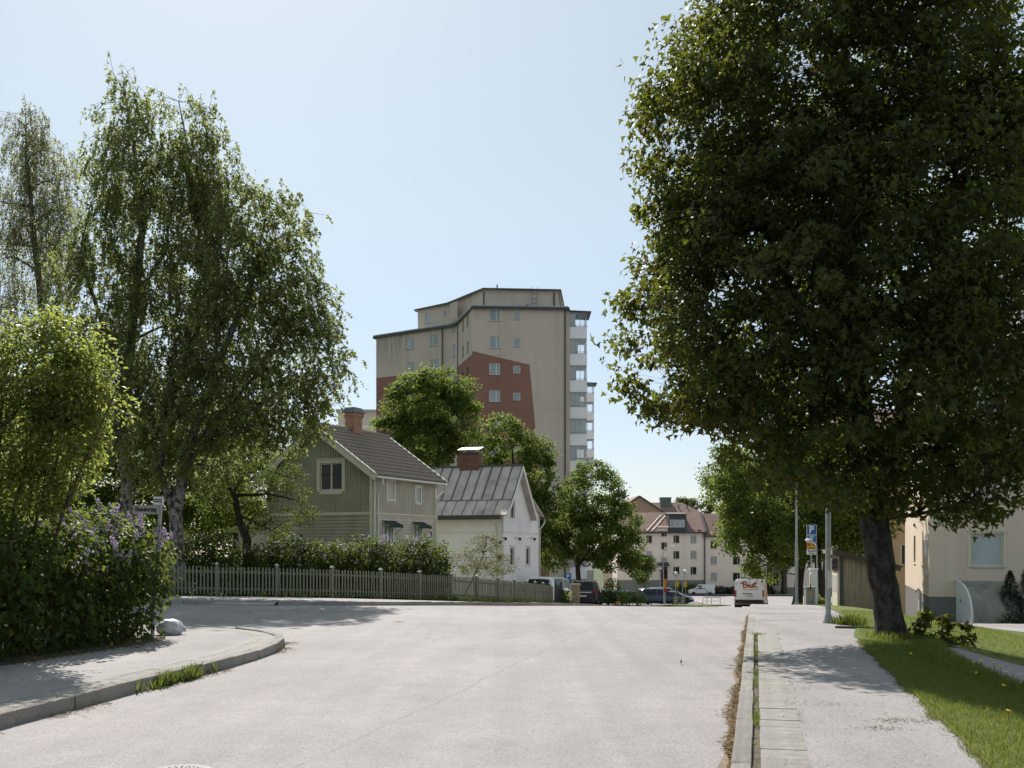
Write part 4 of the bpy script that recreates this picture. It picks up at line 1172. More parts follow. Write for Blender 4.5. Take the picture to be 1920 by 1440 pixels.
for px in (1222, 1232): m.bar((bxp(px)-1.0,-.3,5.0),(bxp(px)+2.2,4.6,8.0),.07,.04)
m.build('roof_walkway', M_GALV, b1)
m = MB(); m.bx(bxp(1238), bxp(1252), -1.6, 0, -1.25, -1.05); m.slab((bxp(1232),-1.9,-1.3),(bxp(1253),-1.9,-1.3),(bxp(1253),-.1,-.7),(bxp(1232),-.1,-.7),.08); m.build('door_canopy', M_DARKMETAL, b1)
m = MB(); m.bx(bxp(1239), bxp(1251), -.12, 0, -5.6, -1.5); do_ = m.build('entrance_door', M_BROWN, b1)
m = MB(); m.bx(bxp(1245), bxp(1250), -.15, -.12, -4.8, -2.2); m.build('pane', M_GLASS, do_)
m = MB(); m.tube([(15.75,-.25,-6.5),(15.75,-.25,4.6)],.11,6); m.build('downpipe', M_DARKMETAL, b1)
hs = []
gx2 = gx+15.75
for cx in (1337.5, 1380, 1418.5, 1462):
    for py in (1021, 1051, 1081.5): hs.append(((cx-960)/1970*YB-gx2, 1.65-(py-1030)/1970*YB, 1.3 if cx != 1337.5 else 1.15, 1.5, 'third' if cx == 1380 else 'two'))
b2 = block('warm beige three storey block with a lower red brown roof behind the white panel van', (gx2, YB-.3, 0), R(-1), 26, -8, 4.1, 8.3, 11, M_PINKISH, hs, -5.2, 'two')
m = MB(); ex = (1453-960)/1970*YB-gx2; m.bx(ex-.9, ex+.9, -.1, 0, -5.9, -1.9); d_ = m.build('entrance_door', M_GREYWOOD, b2)
m = MB(); m.bx(ex-.45, ex+.45, -.14, -.1, -4.9, -2.5); m.build('pane', M_GLASS, d_)
m = MB(); m.bx(ex-1.6, ex+1.6, -1.8, 0, -1.9, -1.3); m.bx(ex-1.6, ex-1.0, -1.7, -.1, -6.5, -1.91); m.bx(ex+1.0, ex+1.6, -1.7, -.1, -6.5, -1.91); m.build('porch', M_BROWN, b2)
# tan brick houses beyond
br = thing('brick_building', 'tan brick building with a gable end rising behind the beige block', 'apartment building', (21.8, 226, 0), R(3))
m = MB(); m.uv = None; m.poly([(0,0,-8),(11.4,0,-8),(11.4,0,9.3),(5.6,0,13.0),(0,0,9.3)]); m.poly([(0,0,-8),(0,0,9.3),(0,16,9.3),(0,16,-8)]); m.poly([(11.4,0,-8),(11.4,16,-8),(11.4,16,9.3),(11.4,0,9.3)]); m.build('wall', M_BRICK_TAN, br)
m = MB(); m.slab((-.6,-.3,8.95),(5.6,-.3,13.1),(5.6,16,13.1),(-.6,16,8.95),-.18); m.slab((12,-.3,8.95),(12,16,8.95),(5.6,16,13.1),(5.6,-.3,13.1),-.18); m.build('roof', M_ROOFPINK, br)
m = MB(); m.bar((-.6,-.35,8.9),(5.6,-.35,13.05),.1,.3); m.bar((5.6,-.35,13.05),(12,-.35,8.9),.1,.3); m.build('verge_board', M_DARKMETAL, br)
b3 = thing('brick_building', 'far house with a hipped red brown roof and square dark chimney on the skyline', 'apartment building', (29.5, 232, 0), R(-2))
m = MB(); m.bx(0, 14, 0, 10, -8, 8.7); m.build('wall', M_BRICK_TAN, b3)
m = MB(); m.add([(-1.5,-.5,8.6),(14.5,-.5,8.6),(14.5,10.5,8.6),(-1.5,10.5,8.6),(-1.0,5,12.2),(8.6,5,12.2)],[(0,1,5,4),(1,2,5),(2,3,4,5),(3,0,4),(0,3,2,1)]); m.build('roof', M_ROOFPINK, b3)
m = MB(); m.bx(3.6, 6.0, 3.2, 5.4, 10.6, 13.1); m.bx(3.5, 6.1, 3.1, 5.5, 13.1, 13.3); m.build('chimney', mat('green_grey_sheet', (.10,.125,.115), .6, .15, 2), b3)
m = MB()
for x in (1.0, 7.6, 9.5): m.box((x,3.0,11.2),(.25,.25,.9))
m.build('vent', M_DARKMETAL, b3)

# ================================================================== the yellow grey block on the right
RB = (17.07, 43.0, 0.0)
ra = R(17)
nb = thing('apartment_block', 'yellow grey rendered block on a grey plinth at the right with the curved cellar entrance', 'apartment building', RB)
uf = Vector((math.cos(ra), -math.sin(ra), 0)); us_ = Vector((math.sin(ra), math.cos(ra), 0))
FZ = -0.29; EZ = 9.45
rw_ = [(2.17, 1.63+2.82*k, 1.24, 1.34) for k in range(3)] + [(6.4, 1.63+2.82*k, 1.24, 1.34) for k in range(3)]
m = MB(); wall_face(m, (0, 0), (uf.x, uf.y), 12, FZ, EZ, [hole(*h) for h in rw_], 0.13); m.build('wall', M_YELLOW, nb)
lw = [(15-3.1, 1.7+2.82*k, 0.62, 1.45) for k in range(3)] + [(15-8.0, 1.65+2.82*k, 1.2, 1.3) for k in range(3)]
s0 = us_*15
m = MB(); wall_face(m, (s0.x, s0.y), (-us_.x, -us_.y), 15, FZ, EZ, [hole(*h) for h in lw], 0.13); m.build('wall', M_YELLOW, nb)
for h in rw_: window(nb, (0, 0), (uf.x, uf.y), *h, 0.13, 'plain', M_TRIM, M_GLASS_PALE, True, 0.07, sillm=M_GALV)
for h in lw: window(nb, (s0.x, s0.y), (-us_.x, -us_.y), *h, 0.13, 'plain', M_TRIM, M_GLASS, True, sillm=M_TRIM)
m = MB(); q = [Vector((0,0,0)), uf*12, uf*12+s0, s0]
m.prism([((p+(p-(uf*6+s0/2)).normalized()*-0.03).x, (p+(p-(uf*6+s0/2)).normalized()*-0.03).y) for p in q], -2.6, FZ); m.build('plinth', M_PLINTH, nb)
m = MB(); m.poly([(p.x,p.y,EZ) for p in q])
q1, q2, q3 = uf*12, uf*12+s0, s0
wall_face(m, (q1.x,q1.y), (us_.x,us_.y), 15, FZ, EZ); m.uv=None; wall_face(m, (q2.x,q2.y), (-uf.x,-uf.y), 12, FZ, EZ); m.uv=None; m.build('back_wall', M_YELLOW, nb)
m = MB(); e = 0.5
def rb(a, b, z): p = uf*a+us_*b; return Vector((p.x,p.y,z))
m.slab(rb(-e,-e,EZ), rb(12+e,-e,EZ), rb(12+e,7.5,EZ+5.2), rb(-e,7.5,EZ+5.2), .12); m.slab(rb(12+e,15+e,EZ), rb(-e,15+e,EZ), rb(-e,7.5,EZ+5.2), rb(12+e,7.5,EZ+5.2), .12)
rf = m.build('roof', mat('grey_sheet_roof', (.19,.19,.19), .5, .15, 1.5, spec=.5, metal=.2), nb)
m = MB()
for k in range(22): m.bar(rb(-e+k*.6,-e,EZ+.03), rb(-e+k*.6,7.5,EZ+5.23), .04, .05)
m.build('seams', M_TOWERROOF, rf)
m = MB(); m.poly([rb(0,0,EZ), rb(0,7.5,EZ+5.1), rb(0,15,EZ)]); m.build('gable', M_YELLOW, nb)
m = MB(); m.bar(rb(-e,-e-.06,EZ-.06), rb(12+e,-e-.06,EZ-.06), .14, .16); m.build('gutter', M_GALV, nb)
ln_ = Vector((-us_.y, us_.x, 0))   # outward from the side wall
m = MB(); p = us_*0.75+ln_*.05; m.box((p.x,p.y,1.72),(.12,.26,.62), None); m.build('meter_box', M_WHITE, nb)
m = MB(); p = us_*0.5+ln_*.04; m.box((p.x,p.y,.72),(.06,.12,.22)); m.build('socket_box', M_WHITE, nb)
m = MB(); p = us_*3.2+ln_*.05; m.box((p.x,p.y,-1.35),(.08,.55,1.5)); m.build('cellar_door', M_WHITE, nb)
m = MB(); p = us_*2.9+ln_*.12; m.tube([(p.x,p.y,-1.9),(p.x,p.y,-.2),(p.x-.1,p.y-.05,-.08),(p.x-.22,p.y-.1,-.2)],.05,7); m.build('vent_pipe', M_WHITE, nb)
# cellar entrance: quarter round concrete hood against the wall
cu = Vector((math.cos(R(8)), -math.sin(R(8)), 0)); cn = Vector((cu.y, -cu.x, 0))
cz = -1.55
c0 = Vector((uf.x, uf.y, 0))*1.02
ce = thing('cellar_entrance', 'curved weathered concrete hood over the cellar stairs with a white painted end', 'cellar hood', (RB[0]+c0.x, RB[1]+c0.y, cz))
prof = []
for k in range(13):
    t = math.pi/2*k/12; prof.append((2.35*math.sin(t)**1.0, 1.92*math.cos(t)**0.62 if k < 12 else 0.0))
m = MB(); V = []; n = len(prof)
for off in (0.0, 1.72):
    for d_, z in prof: p = cu*off+cn*d_; V.append((p.x,p.y,z))
m.add(V, [(i, n+i, n+i+1, i+1) for i in range(n-1)]); m.build('hood', M_CONC, ce, True)
for nm, off, mt in (('end_wall', -0.004, M_WHITE), ('end_wall', 1.724, M_CONC)):
    m = MB(); base_ = [cu*off + cn*d_ + Vector((0,0,z)) for d_, z in prof] + [cu*off]
    m.poly(base_ if off < 0 else list(reversed(base_))); m.build(nm, mt, ce)
m = MB()
for i in range(n-1): m.bar(cu*-.02+cn*prof[i][0]+Vector((0,0,prof[i][1]+.012)), cu*-.02+cn*prof[i+1][0]+Vector((0,0,prof[i+1][1]+.012)), .07, .05)
m.build('end_rim', M_WHITE, ce)
m = MB(); p = cu*-.02+cn*.7; m.box((p.x,p.y,1.15),(.03,.12,.12)); m.build('latch', M_GALV, ce)

# block further along, glimpsed above the shed
fb = thing('apartment_block', 'yellow rendered house glimpsed above the wooden shed behind the maple trunk', 'apartment building', (21.9, 70, 0), R(-17))
m = MB(); wall_face(m, (0,0), (1,0), 11, -3.5, 8.5, [hole(1.0+3.2*k, 1.3+2.8*j, .9, 1.4) for k in range(3) for j in range(3)], .12); m.build('wall', stucco('ochre_render', (.52,.37,.22)), fb)
for k in range(3):
    for j in range(3): window(fb, (0,0), (1,0), 1.0+3.2*k, 1.3+2.8*j, .9, 1.4, .12, 'two', M_WHITE, M_GLASS)
m = MB(); m.bx(0.01, 11, .2, 10, -3.5, 8.49); m.build('back_wall', M_CREAM, fb)
m = MB(); m.slab((-.4,-.5,8.5),(11.4,-.5,8.5),(11.4,5,11.5),(-.4,5,11.5),.12); m.slab((11.4,10.5,8.5),(-.4,10.5,8.5),(-.4,5,11.5),(11.4,5,11.5),.12); m.build('roof', M_ROOFPINK, fb)
m = MB(); m.tube([(.15,-.1,-3),(.15,-.1,8.4)],.06,6); m.build('downpipe', M_BLACK, fb)

# ================================================================== wooden shed
sh = thing('wooden_shed', 'small weathered board shed with a sloping roof beside the near lamp post', 'shed', (11.27, 36.0, -0.75), R(10)*-1)
# local x to the right (side wall we look at), local y away (front faces local -x, towards the road)
SD, SWd, SH = 2.25, 1.72, 2.28
m = MB(); m.bx(.06, SWd-.06, .06, SD-.06, -.3, 1.85); m.build('core', M_BROWN, sh)
nb_ = 11; bw = SWd/nb_
for k in range(nb_):
    x = (k+.5)*bw; h = SH-.06-(x/SWd)*.5; b = MB(); th = random.uniform(.016, .024)
    b.bx(x-bw/2+.004, x+bw/2-.004, -th, .02, .04+random.uniform(-.02, .02), h-.02); b.build('board', M_WOODOLD, sh)
for k in range(nb_):
    x = k*bw
    if k: b = MB(); h = SH-.06-(x/SWd)*.5; b.bx(x-.018, x+.018, -.034, -.016, .05, h-.03); b.build('cover_strip', M_WOODOLD, sh)
for k in range(12):
    y = (k+.5)*SD/12
    b = MB(); b.bx(-.022, .02, y-SD/24+.004, y+SD/24-.004, .05, SH-.06); b.build('board', M_WOODOLD, sh)
m = MB(); m.bx(-.05,.07,-.06,.06,-.2,SH); m.build('corner_post', M_DARKMETAL, sh)
m = MB(); m.bx(-.052, -.024, .5, 1.95, .15, 1.55); do_ = m.build('door', M_TRIM, sh)
m = MB()
for y in (.75,1.1,1.45,1.75): m.bx(-.07, -.053, y-.045, y+.045, .9, 1.5)
m.build('door_slat', M_WHITE, do_)
m = MB()
for y in (.6,.95,1.3,1.65):
    for k in range(10):
        a, b = 2*math.pi*k/10, 2*math.pi*(k+1)/10
        m.bar((-.07,y+.16*math.cos(a),1.85+.2*math.sin(a)),(-.07,y+.16*math.cos(b),1.85+.2*math.sin(b)),.03,.03)
m.build('iron_ornament', M_DARKMETAL, sh)
m = MB(); m.slab((-.28,-.2,SH+.1),(SWd+.2,-.2,SH-.46),(SWd+.2,SD+.2,SH-.46),(-.28,SD+.2,SH+.1),.05); rf = m.build('roof', M_DARKMETAL, sh)
m = MB(); m.bar((-.28,-.22,SH+.03),(SWd+.2,-.22,SH-.53),.04,.2); m.build('fascia', M_BROWN, sh)
m = MB(); m.bar((-.3,-.2,SH+.04),(-.3,SD+.2,SH+.04),.03,.14); m.build('fascia', M_WOODOLD, sh)
# ------------------------------------------------------------------ foliage engine
def leaves_mesh(name, C, S, mat_, shape='oval', up=0.35, out=None, outw=0.6, droop=0.35, tip=None):
    """one mesh of many leaves: C (N,3) stem points, S (N,) sizes"""
    N = len(C)
    # leaf normal: random + up + outward
    nrm = rng.normal(size=(N, 3))*0.75; nrm[:, 2] += up*2
    if out is not None: nrm += out*outw
    nrm /= np.linalg.norm(nrm, axis=1, keepdims=True) + 1e-9
    t = rng.normal(size=(N, 3)); t[:, 2] -= droop*3
    if out is not None: t += out*0.6
    t -= nrm*(t*nrm).sum(1, keepdims=True); t /= np.linalg.norm(t, axis=1, keepdims=True) + 1e-9
    b = np.cross(nrm, t)
    pts, faces = SHAPES[shape]
    pts = np.array(pts, float); k = len(pts)
    V = C[:, None, :] + S[:, None, None]*(pts[None, :, 0, None]*t[:, None, :] + pts[None, :, 1, None]*b[:, None, :] + pts[None, :, 2, None]*nrm[:, None, :])
    V = V.reshape(-1, 3)
    fl = np.array([i for f in faces for i in f]); ln = np.array([len(f) for f in faces])
    loops = (fl[None, :] + (np.arange(N)*k)[:, None]).ravel()
    tot = np.tile(ln, N); start = np.concatenate([[0], np.cumsum(tot)[:-1]])
    me = bpy.data.meshes.new(name)
    me.vertices.add(len(V)); me.vertices.foreach_set('co', V.ravel())
    me.loops.add(len(loops)); me.loops.foreach_set('vertex_index', loops.astype(np.int32))
    me.polygons.add(len(tot)); me.polygons.foreach_set('loop_start', start.astype(np.int32))
    try: me.polygons.foreach_set('loop_total', tot.astype(np.int32))
    except Exception: pass
    me.materials.append(mat_)
    me.update(calc_edges=True); me.validate()
    return me

SHAPES = {
 # x along the leaf from stem to tip, y across, z cup
 'oval': ([(0,0,0), (0.35,0.27,0.05), (0.75,0.2,0.03), (1,0,-0.08), (0.75,-0.2,0.03), (0.35,-0.27,0.05)], [(0,1,2,3), (0,3,4,5)]),
 'heart': ([(0,0,0), (0.02,0.3,0.06), (0.35,0.42,0.09), (0.75,0.2,0.03), (1.08,0,-0.1), (0.75,-0.2,0.03), (0.35,-0.42,0.09), (0.02,-0.3,0.06)], [(0,4,3,2,1), (0,7,6,5,4)]),
 'lilac': ([(0,0,0), (0.25,0.38,0.07), (0.7,0.24,0.03), (1.05,0,-0.1), (0.7,-0.24,0.03), (0.25,-0.38,0.07)], [(0,3,2,1), (0,5,4,3)]),
 'diamond': ([(0,0,0), (0.45,0.36,0.05), (1,0,-0.05), (0.45,-0.36,0.05)], [(0,1,2), (0,2,3)]),
 'maple': ([(0,0,0), (-0.02,0.2,0.02), (0.12,0.5,0.06), (0.3,0.3,0.05), (0.62,0.55,0.0), (0.62,0.22,0.03), (1.0,0.0,-0.12),
            (0.62,-0.22,0.03), (0.62,-0.55,0.0), (0.3,-0.3,0.05), (0.12,-0.5,0.06), (-0.02,-0.2,0.02)],
           [(0,3,2,1), (0,5,4,3), (0,6,5), (0,7,6), (0,9,8,7), (0,11,10,9)]),
 'star': ([(0,0,0), (0.08,0.5,0.05), (0.42,0.22,0.05), (1.0,0,-0.12), (0.42,-0.22,0.05), (0.08,-0.5,0.05)], [(0,3,2,1), (0,5,4,3)]),
 'blade': ([(0,0.06,0), (0,-0.06,0), (0.6,-0.035,0.12), (1,0,0.36), (0.6,0.035,0.12)], [(0,1,2,4), (4,2,3)]),
 'flake': ([(0,0.4,0), (0,-0.4,0), (1,-0.3,0.05), (1,0.3,0.05)], [(0,1,2,3)]),
}

def ell_sample(lobes, n, shell=0.55):
    """points in a union of ellipsoids (cx,cy,cz,rx,ry,rz), biased to the outer part; returns points and outward vectors"""
    L = np.array(lobes, float); w = L[:, 3]*L[:, 4]*L[:, 5]; w = w**0.8; w /= w.sum()
    pts = []; outs = []
    while sum(len(p) for p in pts) < n:
        k = rng.choice(len(L), size=n, p=w)
        d = rng.normal(size=(n, 3)); d /= np.linalg.norm(d, axis=1, keepdims=True)
        r = rng.uniform(0, 1, n)**(1/3); r = r*(1-shell) + shell*rng.uniform(0.72, 1.0, n)
        q = d*r[:, None]
        p = L[k, :3] + q*L[k, 3:6]
        # drop most points that lie deep inside another lobe
        deep = np.zeros(n, bool)
        for e in L:
            s = (((p-e[:3])/e[3:6])**2).sum(1)
            deep |= s < 0.42
        keep = ~deep | (rng.uniform(size=n) < 0.6)
        o = d/L[k, 3:6]; o /= np.linalg.norm(o, axis=1, keepdims=True)
        pts.append(p[keep]); outs.append(o[keep])
    return np.concatenate(pts)[:n], np.concatenate(outs)[:n]

def curve_pts(a, b, n=4, sag=0.0, wob=0.06):
    a, b = np.array(a, float), np.array(b, float); L = np.linalg.norm(b-a); out = []
    off = rng.normal(size=3)*wob*L
    for i in range(n+1):
        t = i/n
        out.append(a + (b-a)*t + off*math.sin(math.pi*t) + np.array([0, 0, sag*L*math.sin(math.pi*t)]))
    return out

def make_tree(name, label, cat, base, trunk, tr, lobes, n_cl, n_leaf, leaf, cl_r, lmat, bmat, shape='oval', group=None,
              limbs=None, shell=0.55, strands=None, up=0.35, outw=0.6, droop=0.35, nside=8, zmin=None, limb_r=0.45, twig_r=0.022, flat=0.7,
              squash=1.0, leaf_parts=0, part_name='crown', bare=0.0, tname='trunk'):
    """trunk: list of points (world), tr: radii; lobes: crown ellipsoids; each cluster hangs on its own twig"""
    T = thing(name, label, cat, base, 0, group)
    B = np.array(base, float)
    wood = MB()
    trunk = [np.array(p, float) for p in trunk]
    # refine trunk with wobble
    pts = []; rad = []
    for i in range(len(trunk)-1):
        for j in range(4):
            t = j/4; pts.append(trunk[i]*(1-t)+trunk[i+1]*t + rng.normal(size=3)*tr[i]*0.05*(1 if (i or j) else 0)); rad.append(tr[i]*(1-t)+tr[i+1]*t)
    pts.append(trunk[-1]); rad.append(tr[-1])
    rad[0] *= 1.35; rad[1] *= 1.1
    wood.tube([p-B for p in pts], rad, max(nside, 10))
    nodes = [(p, r) for p, r in zip(pts[len(pts)//3:], rad[len(pts)//3:])]
    # limbs
    for lb in (limbs or []):
        lp = [np.array(p, float) for p in lb[0]]; r0, r1 = lb[1], lb[2]
        q = []
        for i in range(len(lp)-1):
            for j in range(3): q.append(lp[i]+(lp[i+1]-lp[i])*j/3 + rng.normal(size=3)*r0*0.2*(1 if (i or j) else 0))
        q.append(lp[-1]); rr = [r0+(r1-r0)*i/(len(q)-1) for i in range(len(q))]
        wood.tube([p-B for p in q], rr, 7)
        nodes += list(zip(q[1:], rr[1:]))
    tops = [p for p in pts]
    for e in lobes:
        c = np.array(e[:3]); rm = max(e[3:6])
        k = max(2, int(1 + rm*1.2))
        for _ in range(k):
            d = rng.normal(size=3); d /= np.linalg.norm(d); tgt = c + d*np.array(e[3:6])*rng.uniform(0.3, 0.75)
            # start from a node below the target
            cand = [(np.linalg.norm(p-tgt) + max(0, p[2]-tgt[2]+0.2)*3, p, r) for p, r in nodes if r > min(0.02, tr[0]*0.4)]
            dist, p0, r0 = min(cand, key=lambda c_: c_[0])
            if dist > 60: continue
            q = curve_pts(p0, tgt, 5, 0.08, 0.07); r1 = max(twig_r, min(r0*limb_r, 0.09*rm/3))
            rr = [r1*(1-0.75*i/5) for i in range(6)]
            wood.tube([p-B for p in q], rr, 6)
            nodes += [(p, r) for p, r in zip(q[2:], rr[2:])]
    CP, CO = ell_sample(lobes, n_cl, shell)
    if zmin is not None: CP[:, 2] = np.maximum(CP[:, 2], zmin)
    NP = np.array([p for p, r in nodes])
    for i in range(n_cl):
        dd = np.linalg.norm(NP-CP[i], axis=1) + np.maximum(0, NP[:, 2]-CP[i][2])*0.8
        j = int(dd.argmin()); q = curve_pts(NP[j], CP[i], 3, 0.05, 0.09)
        r0 = min(nodes[j][1]*0.6, twig_r)
        wood.tube([p-B for p in q], [r0, r0*0.75, r0*0.55, r0*0.3], 4, cap=False)
    wood.build(tname, bmat, T, True)
    # leaves round the clusters
    per = rng.poisson(n_leaf/n_cl, n_cl)
    idx = np.repeat(np.arange(n_cl), per); N = len(idx)
    if strands:
        # hanging twigs: leaves strung along them
        ns, length = strands
        sid = rng.integers(0, ns, N)
        so = rng.normal(size=(n_cl, ns, 3))*cl_r*0.5; so[:, :, 2] -= np.abs(so[:, :, 0])*.5; sl = rng.uniform(0.35, 1.0, (n_cl, ns))*length
        t = rng.uniform(0, 1, N)
        p = CP[idx] + so[idx, sid]
        p[:, 2] -= t*sl[idx, sid]
        p += rng.normal(size=(N, 3))*0.035
        p[:, :2] += CO[idx][:, :2]*(t*0.18)[:, None]
        tw = MB()
        for i in range(n_cl):
            for s in range(ns):
                if rng.uniform() < 0.6:
                    a = CP[i]+so[i, s]; b_ = a.copy(); b_[2] -= sl[i, s]; b_[:2] += CO[i][:2]*0.18
                    tw.tube([CP[i]-B, a-B, b_-B], [0.009, 0.006, 0.004], 3, cap=False)
        tw.build('twigs', B_TWIG, T, kind='stuff')
    else:
        g = rng.normal(size=(N, 3)); g /= np.linalg.norm(g, axis=1, keepdims=True); g *= (rng.uniform(0, 1, N)**0.45)[:, None]
        g[:, 2] *= flat
        p = CP[idx] + g*cl_r*rng.uniform(0.6, 1.3, n_cl)[idx][:, None]
    s = leaf*rng.uniform(0.65, 1.25, N)
    o = CO[idx]
    if zmin is not None:
        ok = p[:, 2] > zmin; p = p[ok]; s = s[ok]; o = o[ok]
    if leaf_parts:
        d = np.linalg.norm(p - np.array([0, 0, EYE]), axis=1)/s
        vis = (p[:, 2] - EYE)/p[:, 1]*1970 < 1030
        d = np.where(vis, d, 1e9)
        order = np.argsort(d); sel = order[:leaf_parts]; rest = order[leaf_parts:]
        base_me = leaves_mesh('leaf', np.zeros((1, 3)), np.ones(1), lmat, shape)
        unit = MB(); unit.add(SHAPES[shape][0], SHAPES[shape][1]); um = unit.mesh('leaf', lmat)
        for i in sel:
            nn = rng.normal(size=3)*0.75; nn[2] += up*2; nn += o[i]*outw; nn /= np.linalg.norm(nn)
            tt = rng.normal(size=3); tt[2] -= droop*3; tt += o[i]*0.6; tt -= nn*tt.dot(nn); tt /= np.linalg.norm(tt); bb = np.cross(nn, tt)
            lo = bpy.data.objects.new('leaf', um); lo.parent = T
            Mx = Matrix(((tt[0], bb[0], nn[0], 0), (tt[1], bb[1], nn[1], 0), (tt[2], bb[2], nn[2], 0), (0, 0, 0, 1)))
            q = p[i]-B
            lo.matrix_local = Matrix.Translation(q) @ Mx @ Matrix.Scale(float(s[i]), 4)
            col.objects.link(lo)
        p = p[rest]; s = s[rest]; o = o[rest]
    me = leaves_mesh(part_name, p-B, s, lmat, 'star' if leaf_parts else shape, up, o, outw, droop)
    c = bpy.data.objects.new(part_name, me); c.parent = T; col.objects.link(c)
    if leaf_parts: c['kind'] = 'stuff'
    return T

def bark(name, a, b, scale=(14, 14, 3), bump=0.9, spots=None):
    m = bpy.data.materials.new(name); t = NT(m); v = t.coord('Object', scale)
    n = t.noise(v, 1.0, 6, 0.7, 0.6)
    c = t.ramp(n, [(0.32, a), (0.68, b)])
    if spots is not None:
        s = t.noise(t.coord('Object', (4.5, 4.5, 2.6)), 1.6, 5, 0.7)
        c = t.mix(t.ramp(s, [(0.46, 0.0), (0.55, 1.0)]), c, spots)
    t.done(t.pbsdf(c, 0.92, 0.15, 0, t.bump(n, bump, 0.04)))
    return m
B_MAPLE = bark('maple_bark', (0.014, 0.012, 0.010), (0.055, 0.047, 0.039), (22, 22, 5), 1.0, (0.07, 0.067, 0.058))
B_BIRCH = bark('birch_bark', (0.12, 0.11, 0.095), (0.33, 0.31, 0.28), (3, 3, 16), 0.5, (0.045, 0.04, 0.036))
B_DARK = bark('dark_bark', (0.025, 0.021, 0.017), (0.075, 0.062, 0.05), (16, 16, 5), 0.8)
B_TWIG = bark('twig_bark', (0.06, 0.045, 0.03), (0.12, 0.09, 0.06), (20, 20, 6), 0.5)

L_MAPLE = leaf_mat('maple_leaf', (0.020, 0.032, 0.010), (0.048, 0.062, 0.019), (0.25, 0.28, 0.03), 0.38, 0.5, 0.22, (0.070, 0.050, 0.022), 0.04)
L_BIRCH = leaf_mat('birch_leaf', (0.055, 0.078, 0.024), (0.12, 0.15, 0.05), (0.40, 0.45, 0.14), 0.54, 0.5, 0.2)
L_LINDEN = leaf_mat('linden_leaf', (0.038, 0.068, 0.016), (0.09, 0.13, 0.034), (0.30, 0.39, 0.07), 0.48, 0.6, 0.12)
L_FRESH = leaf_mat('fresh_leaf', (0.065, 0.092, 0.026), (0.13, 0.165, 0.05), (0.43, 0.49, 0.10), 0.57, 0.42, 0.32, (0.12, 0.10, 0.03), 0.06)
L_LILAC = leaf_mat('lilac_leaf', (0.020, 0.040, 0.012), (0.050, 0.080, 0.022), (0.22, 0.29, 0.045), 0.40, 0.55, 0.13)
L_APPLE = leaf_mat('apple_leaf', (0.032, 0.056, 0.014), (0.075, 0.105, 0.026), (0.22, 0.29, 0.045), 0.40, 0.5, 0.25, (0.12, 0.07, 0.03), 0.05)
L_SPARSE = leaf_mat('budding_leaf', (0.085, 0.085, 0.025), (0.16, 0.14, 0.045), (0.26, 0.25, 0.07), 0.4, 0.5, 0.25)
L_CONIF = leaf_mat('conifer_needles', (0.010, 0.020, 0.010), (0.024, 0.038, 0.016), (0.03, 0.05, 0.02), 0.15, 0.6, 0.2)
L_FAR = leaf_mat('distant_leaf', (0.06, 0.085, 0.03), (0.12, 0.14, 0.05), (0.2, 0.24, 0.06), 0.4, 0.6, 0.2)
M_LILACF = leaf_mat('lilac_blossom', (0.46, 0.38, 0.50), (0.68, 0.60, 0.70), (0.45, 0.33, 0.52), 0.35, 0.6, 0.2)
M_WHITEF = leaf_mat('white_blossom', (0.55, 0.53, 0.45), (0.75, 0.73, 0.65), (0.6, 0.6, 0.5), 0.3, 0.6, 0.2)
L_GRASS = leaf_mat('grass_blade', (0.055, 0.085, 0.018), (0.13, 0.16, 0.038), (0.28, 0.34, 0.05), 0.4, 0.6, 0.2, (0.16, 0.14, 0.07), 0.07)
L_WEED = leaf_mat('weed_leaf', (0.045, 0.08, 0.016), (0.12, 0.16, 0.035), (0.24, 0.30, 0.05), 0.4, 0.6, 0.2, (0.14, 0.11, 0.05), 0.12)

def px_lobes(lst, Y, depth=0.9):
    """crown lobes read off as (px, py, half width px, half height px) at depth Y"""
    out = []; k = Y/1970
    for it in lst:
        px, py, hw, hh = it[:4]; dy = it[4] if len(it) > 4 else 0
        c = P(px, py, Y); out.append((c.x, Y+dy, c.z, hw*k, max(hw, hh*0.7)*k*depth, hh*k))
    return out

